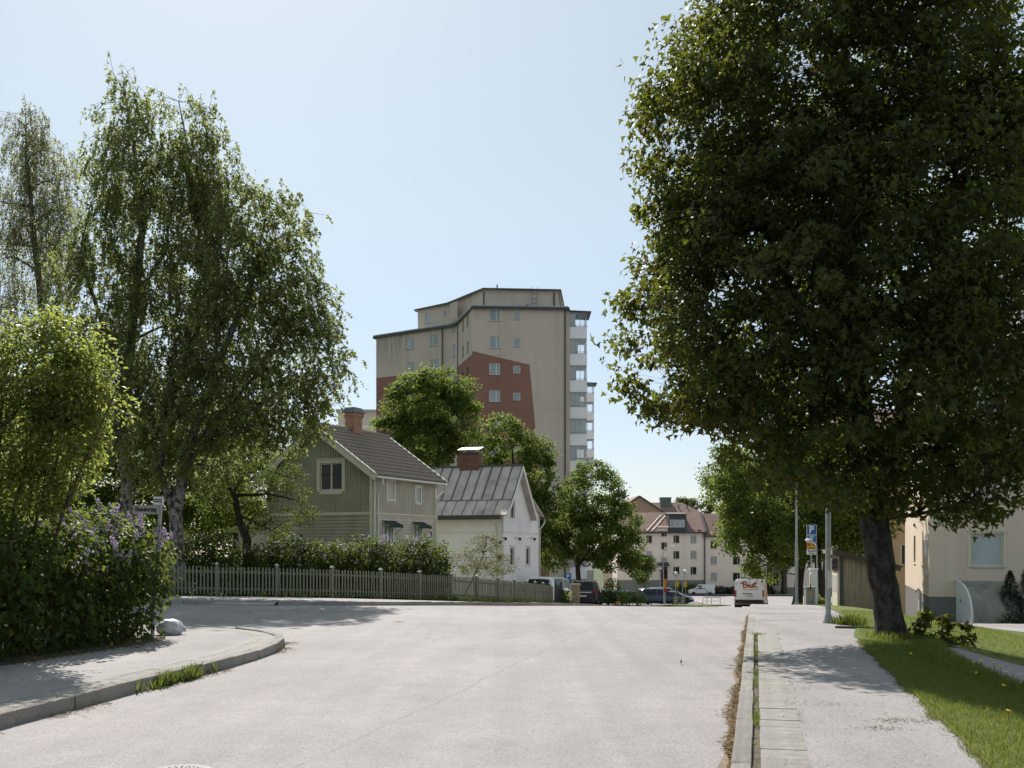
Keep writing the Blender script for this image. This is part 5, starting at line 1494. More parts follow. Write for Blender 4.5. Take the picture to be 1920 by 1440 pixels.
# ------------------------------------------------------------------ the near maple
mb_ = (6.72, 18.5, Z(6.72, 18.5)+0.1)
trk = [(6.72, 18.5, mb_[2]-0.1), (6.59, 18.5, 0.75), (6.46, 18.5, 1.6), (6.37, 18.52, 2.4), (6.26, 18.55, 3.4), (6.08, 18.6, 5.0), (5.95, 18.6, 7.2), (5.9, 18.7, 9.6), (5.95, 18.7, 12.0)]
make_tree('maple_tree', 'large dark leafy maple with a thick leaning trunk on the grass verge beside the footpath', 'tree', mb_, trk,
          [0.27, 0.235, 0.245, 0.255, 0.225, 0.17, 0.12, 0.085, 0.03],
          [(6.0,18.7,6.4,4.0,3.9,3.7), (5.8,18.7,9.8,3.3,3.2,4.0), (5.8,18.2,11.0,2.6,2.6,3.0), (6.6,17.6,8.0,2.6,2.3,3.0), (6.5,18.2,4.2,3.15,3.1,1.9), (7.3,17.9,3.0,1.55,1.5,1.15), (3.3,18.6,5.5,1.6,1.9,1.9), (3.75,18.6,8.8,1.75,1.9,2.2), (4.2,18.0,7.0,1.7,1.8,1.9), (4.4,17.4,5.2,1.6,1.5,1.5), (7.4,18.8,7.6,1.9,2.2,3.4), (5.3,17.6,3.2,1.3,1.3,0.9)],
          2250, 132000, 0.115, 0.42, L_MAPLE, B_MAPLE, 'maple', shell=0.5,
          limbs=[([(6.3,18.5,2.5),(5.7,18.3,4.2),(4.7,18.3,6.5),(4.0,18.5,8.6)], 0.12, 0.03), ([(6.3,18.5,2.6),(6.9,18.3,4.2),(7.6,18.6,6.6),(8.0,18.7,9.0)], 0.11, 0.03),
                 ([(6.2,18.5,3.2),(5.6,17.4,4.6),(5.0,16.5,6.4)], 0.09, 0.03), ([(6.2,18.5,3.4),(6.4,19.6,5.0),(6.6,20.8,7.2)], 0.09, 0.03), ([(6.3,18.5,2.5),(6.9,18.0,3.2),(7.7,17.7,3.5)], 0.06, 0.02)],
          leaf_parts=300, nside=12, up=0.3, outw=0.7, droop=0.45)
# suckers at the foot of the trunk
make_tree('maple_sapling', 'low reddish green clump of young maple shoots at the foot of the trunk', 'shrub', (7.35, 18.0, Z(7.35,18)+0.1),
          [(7.35,18,Z(7.35,18)+0.08), (7.36,18,0.25), (7.4,18,0.5)], [0.02,0.015,0.01], [(7.25,18.0,0.28,0.36,0.35,0.33), (7.6,17.9,0.15,0.3,0.3,0.25)], 46, 520, 0.105, 0.13, L_MAPLE, B_TWIG, 'maple', twig_r=0.008, zmin=-0.05)

# ------------------------------------------------------------------ trees further along the right footpath
def street_tree(label, x, y, lobes, n_cl, n_leaf, lean=0.0, r=0.2, lm=L_LINDEN):
    z0 = Z(x, y)+0.05
    return make_tree('street_tree', label, 'tree', (x, y, z0), [(x, y, z0-0.1), (x+lean*0.3, y, z0+1.6), (x+lean, y, z0+3.4), (x+lean, y, z0+6)], [r, r*0.85, r*0.7, r*0.3],
              lobes, n_cl, n_leaf, 0.15, 0.5, lm, B_DARK, 'diamond', 'trees along the footpath', shell=0.5, zmin=Z(x, y)+1.2)
street_tree('light green street tree with a short curved trunk beyond the parking sign', 13.55, 50, px_lobes([(1440,930,95,85),(1400,990,60,60),(1385,880,50,55),(1480,1000,80,60),(1540,900,90,90),(1440,1050,45,40),(1360,925,35,50)], 50), 560, 36000, 0.5, 0.24)
street_tree('dark street tree standing behind the wooden shed and lamp post', 13.7, 47, px_lobes([(1540,960,95,70),(1510,1010,60,45),(1600,980,80,60),(1560,880,110,80)], 47), 420, 24000, 0.0, 0.19)
street_tree('far street tree with the palest crown where the road bends', 19.5, 66, px_lobes([(1400,900,55,60),(1350,880,38,45),(1330,920,22,26),(1430,950,60,55),(1370,960,28,34)], 66), 330, 19000, 0.2, 0.2)
# ------------------------------------------------------------------ birches on the left
def gz(x, y): return Z(x, y) + 0.1
bx, by = -14.4, 39.4
b0 = (bx, by, gz(bx, by))
make_tree('birch_tree', 'tallest birch with a pale trunk and drooping twigs behind the picket fence', 'tree', b0,
          [(bx,by,b0[2]-0.1), tuple(P(240,905,by)), tuple(P(226,800,by)), tuple(P(246,640,by)), tuple(P(268,420,by)), tuple(P(250,270,by)), tuple(P(236,185,by))],
          [0.30, 0.25, 0.22, 0.17, 0.12, 0.07, 0.025],
          px_lobes([(228,200,48,75),(330,215,62,75),(270,300,105,95),(300,420,110,110),(200,430,75,110),(340,520,90,100),(180,560,90,120),(290,620,110,110),(160,660,60,90),(370,300,45,80),(420,390,50,85),(405,310,42,70),(385,240,34,50),(400,620,70,90),(240,760,90,80),(180,780,60,70),(330,330,80,90),(230,330,80,90)], by),
          1100, 78000, 0.115, 0.5, L_BIRCH, B_BIRCH, 'diamond', 'birches on the left', strands=(5, 0.7), shell=0.35, twig_r=0.018, up=0.15, outw=0.35, droop=0.7,
          limbs=[([tuple(P(230,820,by)), tuple(P(300,800,by)), tuple(P(345,690,by)), tuple(P(390,560,by)), tuple(P(360,340,by)), tuple(P(335,190,by))], 0.15, 0.02),
                 ([tuple(P(238,700,by)), tuple(P(190,600,by)), tuple(P(150,480,by)), tuple(P(170,380,by))], 0.12, 0.02),
                 ([tuple(P(226,790,by)), tuple(P(190,720,by)), tuple(P(140,610,by))], 0.07, 0.02),
                 ([tuple(P(255,560,by)), tuple(P(310,470,by)), tuple(P(330,330,by))], 0.10, 0.02)], nside=10)
bx, by = -12.15, 38.3
b0 = (bx, by, gz(bx, by))
make_tree('birch_tree', 'broad birch with forked leaning trunks and its crown reaching towards the green house', 'tree', b0,
          [(bx,by,b0[2]-0.1), tuple(P(330,960,by)), tuple(P(350,850,by)), tuple(P(400,700,by)), tuple(P(470,540,by)), tuple(P(500,400,by))],
          [0.30, 0.24, 0.17, 0.13, 0.08, 0.03],
          px_lobes([(480,420,85,85),(540,410,50,60),(420,480,90,100),(545,540,70,90),(450,620,120,110),(570,660,75,85),(600,590,40,60),(505,750,120,75),(640,690,38,42),(400,740,95,75),(340,800,90,60),(560,790,60,45),(300,700,70,70),(450,790,90,50),(380,850,80,50),(280,850,70,60),(470,700,110,70),(600,720,40,45),(560,560,50,60),(470,560,90,80)], by),
          1100, 72000, 0.118, 0.55, L_BIRCH, B_BIRCH, 'diamond', 'birches on the left', strands=(5, 0.38), shell=0.4, twig_r=0.018, up=0.2, outw=0.4, droop=0.6,
          limbs=[([tuple(P(330,970,by)), tuple(P(300,880,by)), tuple(P(310,760,by)), tuple(P(330,640,by))], 0.16, 0.03),
                 ([tuple(P(345,870,by)), tuple(P(440,790,by)), tuple(P(520,740,by)), tuple(P(600,680,by))], 0.12, 0.02),
                 ([tuple(P(390,720,by)), tuple(P(420,580,by)), tuple(P(430,450,by))], 0.10, 0.02),
                 ([tuple(P(350,850,by)), tuple(P(490,690,by)), tuple(P(560,560,by))], 0.10, 0.02)])
bx, by = -20.5, 46
b0 = (bx, by, gz(bx, by))
make_tree('birch_tree', 'thin sparse birch with brownish twigs beside the tallest birch', 'tree', b0,
          [(bx,by,b0[2]-0.1), tuple(P(90,800,by)), tuple(P(80,600,by)), tuple(P(62,420,by)), tuple(P(50,300,by)), tuple(P(48,215,by))], [0.24,0.2,0.16,0.12,0.07,0.02],
          px_lobes([(48,250,40,60),(95,300,55,65),(20,360,45,80),(110,370,40,70),(30,470,55,75),(110,480,40,70),(20,560,50,60),(75,400,60,80)], by),
          480, 23000, 0.1, 0.5, leaf_mat('birch_leaf_brownish', (0.10,0.108,0.05), (0.17,0.18,0.085), (0.46,0.48,0.2), 0.58), B_BIRCH, 'diamond', 'birches on the left', strands=(6, 1.05), shell=0.3, twig_r=0.016, up=0.1, droop=0.8)
# fresh green bush tree behind the hedge
bx, by = -7.75, 15.3
make_tree('bushy_tree', 'bright fresh green bushy tree with many thin slanting stems rising behind the lilac hedge', 'tree', (bx, by, Z(bx, by)+0.1),
          [(bx,by,Z(bx,by)), (bx+0.1,by,1.2), (bx+0.2,by,2.4), (bx+0.3,by,3.4)], [0.11,0.09,0.06,0.03],
          px_lobes([(60,690,100,110),(125,730,70,85),(20,640,60,60),(10,800,110,120),(120,850,70,80),(150,800,40,60),(40,920,90,60),(95,590,35,30),(185,690,22,30),(200,770,16,26),(30,570,30,25),(150,640,30,30)], by),
          300, 23000, 0.075, 0.34, L_FRESH, B_TWIG, 'oval', None, shell=0.4, twig_r=0.012, up=0.5, outw=0.3, zmin=0.6,
          limbs=[([(bx-0.3+0.12*k, by-0.2+0.1*k, 0.1), (bx-0.9+0.36*k, by-0.1, 2.2), (bx-1.3+0.55*k, by, 4.0)], 0.035, 0.012) for k in range(7)])
# apple tree in front of the green house
bx, by = -10.35, 41.5
make_tree('apple_tree', 'small crooked apple tree with dark branches in front of the green house gable', 'tree', (bx, by, gz(bx, by)),
          [(bx,by,gz(bx,by)-0.1), tuple(P(462,1010,by)), tuple(P(450,980,by)), tuple(P(440,930,by)), tuple(P(420,880,by))], [0.20,0.17,0.14,0.10,0.05],
          px_lobes([(470,870,90,55),(545,935,40,32),(410,870,60,60),(440,925,75,40),(520,880,55,45),(500,985,55,28),(390,930,40,40),(560,965,34,22)], by),
          230, 15000, 0.08, 0.36, L_APPLE, B_DARK, 'oval', None, shell=0.45, twig_r=0.014,
          limbs=[([tuple(P(446,965,by)), tuple(P(490,985,by)), tuple(P(520,1000,by))], 0.07, 0.02), ([tuple(P(440,930,by)), tuple(P(500,925,by)), tuple(P(560,940,by))], 0.08, 0.02),
                 ([tuple(P(440,920,by)), tuple(P(470,870,by)), tuple(P(540,895,by))], 0.06, 0.02), ([tuple(P(462,1000,by)), tuple(P(465,985,by)), tuple(P(480,965,by))], 0.09, 0.03)])
# leafy background on the left
GD = 'garden trees behind the fence'
for label, x_, y_, lob, n in (
    ('dense garden tree standing between the two birch trunks', -16.8, 52, [(250,840,90,70),(330,880,80,60),(200,900,80,70),(400,820,80,60),(380,920,70,50),(280,960,90,50)], 9500),
    ('garden tree with a rounded crown behind the bright bush', -24.5, 50, [(60,820,110,90),(150,880,80,80),(20,930,90,80),(130,960,80,60)], 7000),
    ('dark garden tree filling the gap beneath the broad birch', -15.0, 57, [(430,800,80,60),(480,860,60,50),(350,800,70,60),(420,930,60,60)], 7000),
    ('dark leafy garden tree closing the view left of the green house', -13.2, 62, [(420,960,70,60),(350,970,60,60),(480,980,50,50),(280,1000,70,50),(200,1000,70,55)], 9000),
    ('wide dark garden tree low behind the hedge at the picture edge', -28, 66, [(40,1000,90,60),(130,1000,80,60),(60,930,80,60)], 8000),
    ('tall garden tree half hidden behind the thin birch', -25.5, 60, [(160,780,90,80),(70,760,70,80),(230,790,60,60),(20,850,80,90)], 7000)):
    make_tree('garden_tree', label, 'tree', (x_, y_, gz(x_, y_)), [(x_,y_,gz(x_,y_)-.1), (x_,y_,2), (x_+.2,y_,4)], [0.2,0.16,0.08], px_lobes(lob, y_), 300, int(n*2.2), 0.19, 0.75, L_LINDEN, B_DARK, 'diamond', GD, zmin=0.3)

# trees round the tower
def block_tree(label, x, y, trunk_px, lob, n_cl, n, group='trees below the tower', leaf=0.19, lm=L_LINDEN, r=0.24, limbs=None):
    z = Z(x, y)
    tr_ = [(x, y, z-0.1)] + [tuple(P(a, b, y)) for a, b in trunk_px]
    rad = [r*(1-0.75*i/(len(tr_)-1)) for i in range(len(tr_))]
    return make_tree('linden_tree', label, 'tree', (x, y, z), tr_, rad, px_lobes(lob, y), int(n_cl*1.4), int(n*2.1), leaf*1.05, 0.6, lm, B_DARK, 'diamond', group, zmin=z+0.4, limbs=limbs, shell=0.55, twig_r=0.03, up=0.5)
block_tree('round bright linden between the green house roof and the tower', -5.4, 74, [(820,940),(822,850),(830,780)], [(800,760,78,65),(850,790,55,60),(740,810,38,40),(800,830,75,45),(720,800,16,18),(870,740,35,38),(760,760,50,45),(820,720,45,34)], 320, 15000)
block_tree('darker linden right behind the white house chimney', 0.3, 78, [(965,980),(965,900),(960,840)], [(960,850,60,60),(1000,890,42,55),(920,840,42,45),(1010,850,28,40),(940,800,36,26),(970,930,55,50),(1015,960,30,45),(1020,1020,26,45),(1035,950,32,60),(1035,1035,26,36),(990,1000,40,50)], 300, 12500)
block_tree('street corner linden with a visible dark trunk beside the parked dark car', 5.15, 80, [(1083,1060),(1085,1030),(1095,980)], [(1110,930,65,60),(1075,985,50,55),(1150,985,50,55),(1110,1010,80,45),(1175,1030,30,40),(1045,1030,26,40),(1110,890,40,28),(1140,1045,50,25),(1190,1062,18,22)], 320, 15500, limbs=[([tuple(P(1084,1060,80)), tuple(P(1105,1035,80)), tuple(P(1125,1010,80))], 0.16, 0.05)])
block_tree('small bright linden at the edge of the parking lot', 12.3, 92, [(1205,1085),(1208,1062)], [(1212,1060,13,17),(1200,1052,14,16),(1203,1082,9,12)], 60, 2600, r=0.03, leaf=0.16, lm=L_FRESH)
# far trees above the roofs
for label, x_, y_, lob in (('pale tree peeking over the far brick roof', 40, 250, [(1295,945,14,10),(1280,942,10,8),(1303,950,8,8)]), ('grey green treetop beyond the beige block', 46, 250, [(1325,952,14,14),(1335,960,14,14)])):
    z = Z(x_, y_)
    make_tree('distant_tree', label, 'tree', (x_, y_, z), [(x_, y_, z), (x_, y_, z+6), (x_, y_, z+11)], [0.4, 0.3, 0.1], px_lobes(lob, y_), 40, 1300, 0.5, 1.1, L_FAR, B_DARK, 'oval', 'distant trees', twig_r=0.05)

# ------------------------------------------------------------------ shrubs
def panicle_mesh():
    C = []; 
    for k in range(46):
        t = rng.uniform(0, 1); r = (1-t)*0.30+0.03; a = rng.uniform(0, 6.28)
        C.append((r*math.cos(a)*rng.uniform(.6, 1), r*math.sin(a)*rng.uniform(.6, 1), t))
    return leaves_mesh('blossom', np.array(C), np.full(46, 0.21), M_LILACF, 'flake', up=0.2)
PAN = [panicle_mesh() for _ in range(3)]

def shrub(name, label, cat, base, lobes, n, leaf, lm, shape='heart', stems=10, group=None, shell=0.6, blossoms=0, bl_region=None, bl_mass=0, bl_mat=None, wood=B_TWIG, kind_stuff=False, stem_h=0.6, jitter=0.09, density_shell=None, up=0.3, bl_size=0.15):
    T = thing(name, label, cat, base, 0, group)
    B = np.array(base, float)
    p, o = ell_sample(lobes, n, shell)
    p = p + rng.normal(size=p.shape)*jitter
    # break the outline up: pull parts in and out with a lumpy field
    f = np.sin(p[:, 0]*5.1+1)*np.sin(p[:, 1]*4.3)*np.sin(p[:, 2]*5.7+2)
    p += o*(f*0.13)[:, None]
    keep = (p[:, 2] > B[2]-0.02) & (rng.uniform(size=n) < 0.9+0.5*f)
    p, o = p[keep], o[keep]
    me = leaves_mesh('foliage', p-B, leaf*rng.uniform(0.6, 1.25, len(p)), lm, shape, up, o, 0.75, 0.5)
    c = bpy.data.objects.new('foliage', me); c.parent = T; c['kind'] = 'stuff'; col.objects.link(c)
    w = MB()
    for k in range(stems):
        e = lobes[k % len(lobes)]
        a = (e[0]+rng.normal()*0.25*e[3], e[1]+rng.normal()*0.25*e[4], B[2]-0.05)
        b = (e[0]+rng.normal()*0.5*e[3], e[1]+rng.normal()*0.4*e[4], e[2]+e[5]*rng.uniform(0.0, 0.5))
        q = curve_pts(a, b, 4, 0, 0.08); w.tube([x-B for x in q], [0.025, 0.021, 0.017, 0.012, 0.006], 5)
        for j in range(4):
            s = q[2+j % 3]; d = np.array((rng.normal()*0.2, rng.normal()*0.2, rng.uniform(0.05, 0.3)))
            w.tube([s-B, s+d*0.5-B, s+d-B], [0.010, 0.007, 0.004], 4, cap=False)
    w.build('stems', wood, T, True)
    if blossoms or bl_mass:
        m = blossoms or bl_mass
        cand = np.where((o[:, 2] > -0.15))[0] if bl_region is None else np.where(bl_region(p, o))[0]
        rng.shuffle(cand); sel = []
        for i in cand:
            if all(np.linalg.norm(p[i]-p[j]) > bl_size*0.8 for j in sel[-120:]): sel.append(i)
            if len(sel) >= m: break
        if blossoms:
            for i in sel:
                q = p[i]-B + o[i]*0.05
                inst('blossom', random.choice(PAN), T, tuple(q), (rng.normal()*0.35 - o[i][1]*0.3, rng.normal()*0.35 + o[i][0]*0.3, rng.uniform(0, 6)), (bl_size*rng.uniform(.7, 1.25),)*3)
        else:
            cc = []; 
            for i in sel: cc.append(p[i] + o[i]*0.05 + np.stack([rng.normal(size=14)*.045, rng.normal(size=14)*.045, rng.uniform(-.02, .16, 14)], 1))
            cc = np.concatenate(cc)
            bm_ = leaves_mesh('blossom', cc-B, np.full(len(cc), 0.045), bl_mat or M_LILACF, 'flake', 0.2)
            bo = bpy.data.objects.new('blossom', bm_); bo.parent = T; bo['kind'] = 'stuff'; col.objects.link(bo)
    return T

# the big lilac hedge on the corner
hl = []
fl = [(-9.9, 3.5), (-9.3, 6.5), (-8.7, 9.0), (-8.1, 11.2), (-7.75, 12.9), (-7.45, 14.4), (-7.15, 15.8), (-6.95, 17.0), (-6.85, 17.9), (-8.0, 18.9), (-9.5, 19.6), (-11, 20.0)]
for i, (x, y) in enumerate(fl):
    h = 2.12 + 0.10*math.sin(i*2.1) + (0.12 if 14 < y < 18.5 else 0)
    hl += [(x, y, h-0.72, 1.02, 1.05, 0.75), (x+0.03*math.sin(i), y, 0.85, 1.0, 1.0, 0.92), (x, y+0.3, 1.4, 0.9, 1.0, 0.8)]
shrub('lilac_hedge', 'tall clipped lilac hedge with purple blossom on the corner pavement beside the street name post', 'hedge', (-8.0, 13.5, 0.11), hl, 60000, 0.098, L_LILAC, 'lilac', 60,
      blossoms=170, bl_region=lambda p, o: (p[:, 2] > 1.25) & (p[:, 1] > 15.6) & (p[:, 0] > -8.3) & ((o[:, 0] > -0.2) | (o[:, 2] > 0.4)), jitter=0.09, bl_size=0.155)
# lilacs behind the picket fence
LG = 'lilacs behind the picket fence'
def lil(label, Y, lob, n, bl, mt=None):
    L = px_lobes(lob + [(q[0], q[1]+38, q[2]*1.15, q[3]*.8) for q in lob[:2]], Y); c = L[0]; n = int(n*1.6)
    shrub('lilac_bush', label, 'bush', (c[0], Y, gz(c[0], Y)), L, n, 0.125, L_LILAC, 'diamond', 14, LG, bl_mass=bl, bl_mat=mt, jitter=0.12)
lil('dark lilac behind the fence next to the big hedge', 39.4, [(370,1050,42,50),(340,1040,30,45),(410,1040,38,45),(395,1070,45,40)], 5200, 26)
lil('lilac behind the fence at the foot of the apple tree', 40.6, [(455,1060,40,38),(430,1070,36,36),(490,1062,30,40)], 3600, 10)
lil('bluish purple lilac in the shade below the house gable', 41.2, [(540,1045,44,44),(510,1060,34,40),(580,1050,34,42),(560,1070,50,32)], 6000, 85)
lil('lilac with a few white blossoms in the middle of the row', 42.0, [(630,1055,40,42),(605,1068,34,36),(655,1060,34,40)], 4800, 40)
lil('sunlit lilac full of pale blossom under the house corner', 43.0, [(690,1050,42,45),(720,1055,36,44),(670,1075,36,34)], 5200, 80)
lil('sunlit lilac hanging over the fence beside the white house', 44.2, [(775,1050,42,48),(800,1052,30,42),(755,1078,36,36),(770,1098,40,30)], 6200, 80)
lil('leafy lilac sucker at the end of the row', 45.2, [(825,1045,17,26),(832,1070,14,22),(818,1080,18,24)], 1700, 3)
make_tree('fruit_tree', 'sparse young fruit tree with reddish buds in front of the white house wall', 'tree', (-2.4, 49, gz(-2.4, 49)),
          [(-2.4,49,gz(-2.4,49)-.1), tuple(P(905,1045,49)), tuple(P(912,1010,49))], [0.035,0.025,0.012],
          px_lobes([(905,1030,42,28),(870,1050,25,22),(940,1055,28,22),(900,1065,45,16),(915,1010,22,14)], 49), 170, 3600, 0.075, 0.28, L_SPARSE, B_TWIG, 'oval', None, twig_r=0.014, shell=0.3, zmin=0.2)
# low green at the fence foot, hedge below the far parking
def low_bush(label, x, y, lobes, n, leaf=0.14, lm=L_LINDEN, name='bush'):
    shrub(name, label, 'bush', (x, y, Z(x, y)+0.05), lobes, n, leaf, lm, 'oval', 8, None, jitter=0.1)
low_bush('dark shrub between the dark car and the trunk of the corner linden', 7.6, 76, px_lobes([(1148,1105,16,22),(1160,1118,14,12),(1142,1120,12,12)], 76), 2000)
low_bush('low dark shrubs along the parking lot behind the red post', 11.5, 88, px_lobes([(1178,1120,14,12),(1198,1122,13,9)], 88), 1500)
low_bush('climbing plant at the foot of the stone gate post', 3.1, 60.5, px_lobes([(1062,1122,10,14),(1055,1128,12,8)], 60.5), 500, 0.1, L_FRESH)
low_bush('bright shrub against the footpath behind the grey cabinet', 12.4, 42.2, px_lobes([(1528,1128,13,15),(1540,1135,16,12),(1520,1138,12,9)], 42.2), 2600, 0.075, L_FRESH)
low_bush('clipped dark hedge below the beige block behind the white panel van', 42, 187.4, px_lobes([(1350,1106,18,8),(1380,1107,20,8),(1410,1107,20,8),(1335,1108,10,7),(1440,1107,16,8)], 187.4), 2600, 0.3, L_CONIF, 'hedge')
low_bush('low hedge under the ground floor windows near the house entrance', 29, 188, px_lobes([(1275,1104,14,9),(1298,1102,14,9),(1255,1106,10,7)], 188), 1600, 0.3, L_LINDEN, 'hedge')
# conifers and shrub at the corner of the near block
def conifer(label, x, y, h, r):
    T = thing('conifer', label, 'conifer', (x, y, Z(x, y)+0.1), 0, 'small conifers by the wall')
    n = 6500; t = rng.uniform(0, 1, n)**1.15; a = rng.uniform(0, 6.283, n)
    rr = r*(1-t)**0.6*rng.uniform(0.55, 1.08, n)*(1+0.22*np.sin(a*3+t*20))
    p = np.stack([rr*np.cos(a), rr*np.sin(a), t*h], 1); o = np.stack([np.cos(a), np.sin(a), np.full(n, 1.0)], 1)
    me = leaves_mesh('foliage', p, 0.10*rng.uniform(.6, 1.3, n), L_CONIF, 'blade', 0.3, o, 0.5, -0.6)
    c = bpy.data.objects.new('foliage', me); c.parent = T; c['kind'] = 'stuff'; col.objects.link(c)
    w = MB(); w.tube([(0, 0, -0.1), (0, 0, h*0.5), (0, 0, h*0.96)], [0.05, 0.035, 0.008], 6); w.build('trunk', B_DARK, T)
conifer('small dark conifer nearest the curved cellar entrance', 19.2, 40.5, 2.0, 0.52)
conifer('small dark conifer farther from the cellar entrance, at the picture edge', 19.75, 40.3, 2.15, 0.52)
low_bush('broad dark leaved shrub on the lawn beside the curved cellar entrance', 18.6, 38.6, px_lobes([(1905,1170,26,16),(1890,1178,18,10),(1925,1172,22,18)], 38.6), 2600, 0.10, L_CONIF, 'shrub')
# ================================================================== picket fence
FG = mat('fence_green_paint', (0.185, 0.195, 0.135), 0.65, 0.15, 2.5, dirt=(0.14, 0.15, 0.12), dirt_amt=0.35)
fe = thing('picket_fence', 'long sage green picket fence with capped posts along the far pavement', 'fence', (-3.05, 43.0, 0))
FB = Vector((-3.05, 43.0))
L_ = [Vector(p) for p in FENCE_S]
def along(line, step):
    out = []; acc = 0.0; nxt = 0.0
    for a, b in zip(line, line[1:]):
        d = (b-a).length; t = (b-a).normalized()
        while nxt <= acc+d: out.append((a+t*(nxt-acc), t)); nxt += step
        acc += d
    return out
i0 = next(i for i, p in enumerate(L_) if p.x > -14.5)
LF = L_[i0-1:]
pk = MB(); pk.add([(-.029,-.011,0),(.029,-.011,0),(.029,.011,0),(-.029,.011,0),(-.029,-.011,.96),(.029,-.011,.96),(.029,.011,.96),(-.029,.011,.96),(0,-.011,1.0),(0,.011,1.0)],
       [(0,3,2,1),(0,1,5,8,4),(2,3,7,9,6),(1,2,6,5),(3,0,4,7),(5,6,9,8),(7,4,8,9)])
pkm = pk.mesh('picket', FG)
npk = 0
for p, t in along(LF, 0.127):
    z = Z(p.x, p.y)
    inst('picket', pkm, fe, (p.x-FB.x, p.y-FB.y, z+.18), (random.uniform(-.012,.012), random.uniform(-.012,.012), math.atan2(t.y, t.x)), (1, 1, random.uniform(.985, 1.01)))
    npk += 1
M_CAP = mat('post_cap_paint', (0.55, 0.55, 0.50), 0.5, 0.1, 6)
posts = along(LF, 2.12)
pm2 = MB(); pm2.bx(-.055,.055,-.05,.06,0,1.24); pmm = pm2.mesh('post', FG)
cm2 = MB(); cm2.add([(-.075,-.07,1.24),(.075,-.07,1.24),(.075,.08,1.24),(-.075,.08,1.24),(0,.005,1.315)], [(0,1,4),(1,2,4),(2,3,4),(3,0,4),(0,3,2,1)]); cmm = cm2.mesh('cap', M_CAP)
for p, t in posts:
    o = inst('post', pmm, fe, (p.x-FB.x, p.y-FB.y, Z(p.x,p.y)+.02), (0,0,math.atan2(t.y,t.x))); inst('cap', cmm, o)
for (p, t), (q, t2) in zip(posts, posts[1:]):
    for h in (.38, .98):
        r_ = MB(); n_ = Vector((-t.y, t.x, 0))*.035
        r_.bar(Vector((p.x-FB.x,p.y-FB.y,Z(p.x,p.y)+h))+n_, Vector((q.x-FB.x,q.y-FB.y,Z(q.x,q.y)+h))+n_, .04, .075); r_.build('rail', FG, fe)
# gate and stone post at the end of the fence
ga = thing('garden_gate', 'narrow dark picket gate at the end of the green fence', 'gate', (2.5, 59.7, Z(2.5,59.7)+.05), R(72))
for k in range(8):
    b = MB(); b.bx(k*.14-.03, k*.14+.03, -.012, .012, .08, 1.12+.1*math.sin(k/7*3.14)); b.build('slat', M_DARKMETAL, ga)
for x in (-.12, 1.1): b = MB(); b.bx(x-.05,x+.05,-.05,.05,0,1.35); b.build('post', M_DARKMETAL, ga)
for z in (.3,.95): b = MB(); b.bx(-.1,1.08,.013,.045,z-.04,z+.04); b.build('rail', M_DARKMETAL, ga)
gp_ = thing('gate_post', 'square tan stone gate post with a flat cap beside the dark parked car', 'gate post', (3.68, 60.8, Z(3.68,60.8)), R(8))
sm = mat('sandstone', (.30,.24,.165), .9, .2, 4, bump=.5, bscale=30)
for k in range(5):
    b = MB(); w = .21+random.uniform(-.006,.006); b.bx(-w,w,-w,w,k*.25+.004,k*.25+.246); b.build('stone', sm, gp_)
b = MB(); b.bx(-.26,.26,-.26,.26,1.25,1.35); b.build('cap_stone', sm, gp_)
for lab, x, y in (('dark wheelie bin between the garden gate and the stone post', 3.0, 61.2),):
    w_ = thing('wheelie_bin', lab, 'bin', (x, y, Z(x,y)), R(10))
    b = MB(); b.add([(-.22,-.24,.06),(.22,-.24,.06),(.22,.24,.06),(-.22,.24,.06),(-.29,-.33,.95),(.29,-.33,.95),(.29,.33,.95),(-.29,.33,.95)], [(0,3,2,1),(4,5,6,7),(0,1,5,4),(1,2,6,5),(2,3,7,6),(3,0,4,7)]); b.build('body', M_BLACK, w_)
    b = MB(); b.slab((-.31,-.37,.96),(.31,-.37,.96),(.31,.36,1.06),(-.31,.36,1.06),-.03); b.build('lid', mat('bin_lid', (.05,.055,.06), .5, .1, 4), w_)
    for s in (-.25,.25): b = MB(); b.tube([(s-.03,.22,.1),(s+.03,.22,.1)],.1,10); b.build('wheel', M_BLACK, w_)

# ================================================================== writing
def text(body, size, parent, mtx, material, name='lettering', align='CENTER', bold=0.0, shear=0.0, depth=0.002, width=None):
    cu_ = bpy.data.curves.new('txt', 'FONT'); cu_.body = body; cu_.size = size; cu_.align_x = align; cu_.align_y = 'CENTER'
    cu_.extrude = depth; cu_.offset = bold; cu_.shear = shear; cu_.resolution_u = 3
    tmp = bpy.data.objects.new('txt', cu_); col.objects.link(tmp)
    dg = bpy.context.evaluated_depsgraph_get(); dg.update()
    me = bpy.data.meshes.new_from_object(tmp.evaluated_get(dg)); me.name = name
    bpy.data.objects.remove(tmp); bpy.data.curves.remove(cu_)
    if width:
        xs = [v.co.x for v in me.vertices]; k = width/(max(xs)-min(xs))
        for v in me.vertices: v.co.x *= k
    me.materials.clear(); me.materials.append(material)
    o = bpy.data.objects.new(name, me); o.parent = parent; o.matrix_local = mtx; col.objects.link(o)
    return o
def face_m(x, y, z, rz=0.0): return Matrix.Translation((x,y,z)) @ Matrix.Rotation(rz,4,'Z') @ Matrix.Rotation(R(90),4,'X')
def lines_marks(parent, cx, cz, w, rows, h, y, material, pattern):
    """rows of illegibly small print, as short strokes"""
    m = MB()
    for j, r_ in enumerate(pattern):
        x = cx - sum(a+.25*h for a in r_)/2
        for a in r_: m.bx(x, x+a, y-.002, y, cz-j*h*1.5-h/2, cz-j*h*1.5+h/2); x += a+.25*h
    m.build('lettering', material, parent)
M_INK = mat('black_print', (.02,.02,.022), .6, .1, 10)
M_BLUE = mat('sign_blue', (.012,.085,.27), .4, .08, 5, spec=.4)
M_LBLUE = mat('sign_light_blue', (.02,.14,.33), .4, .08, 5, spec=.4)
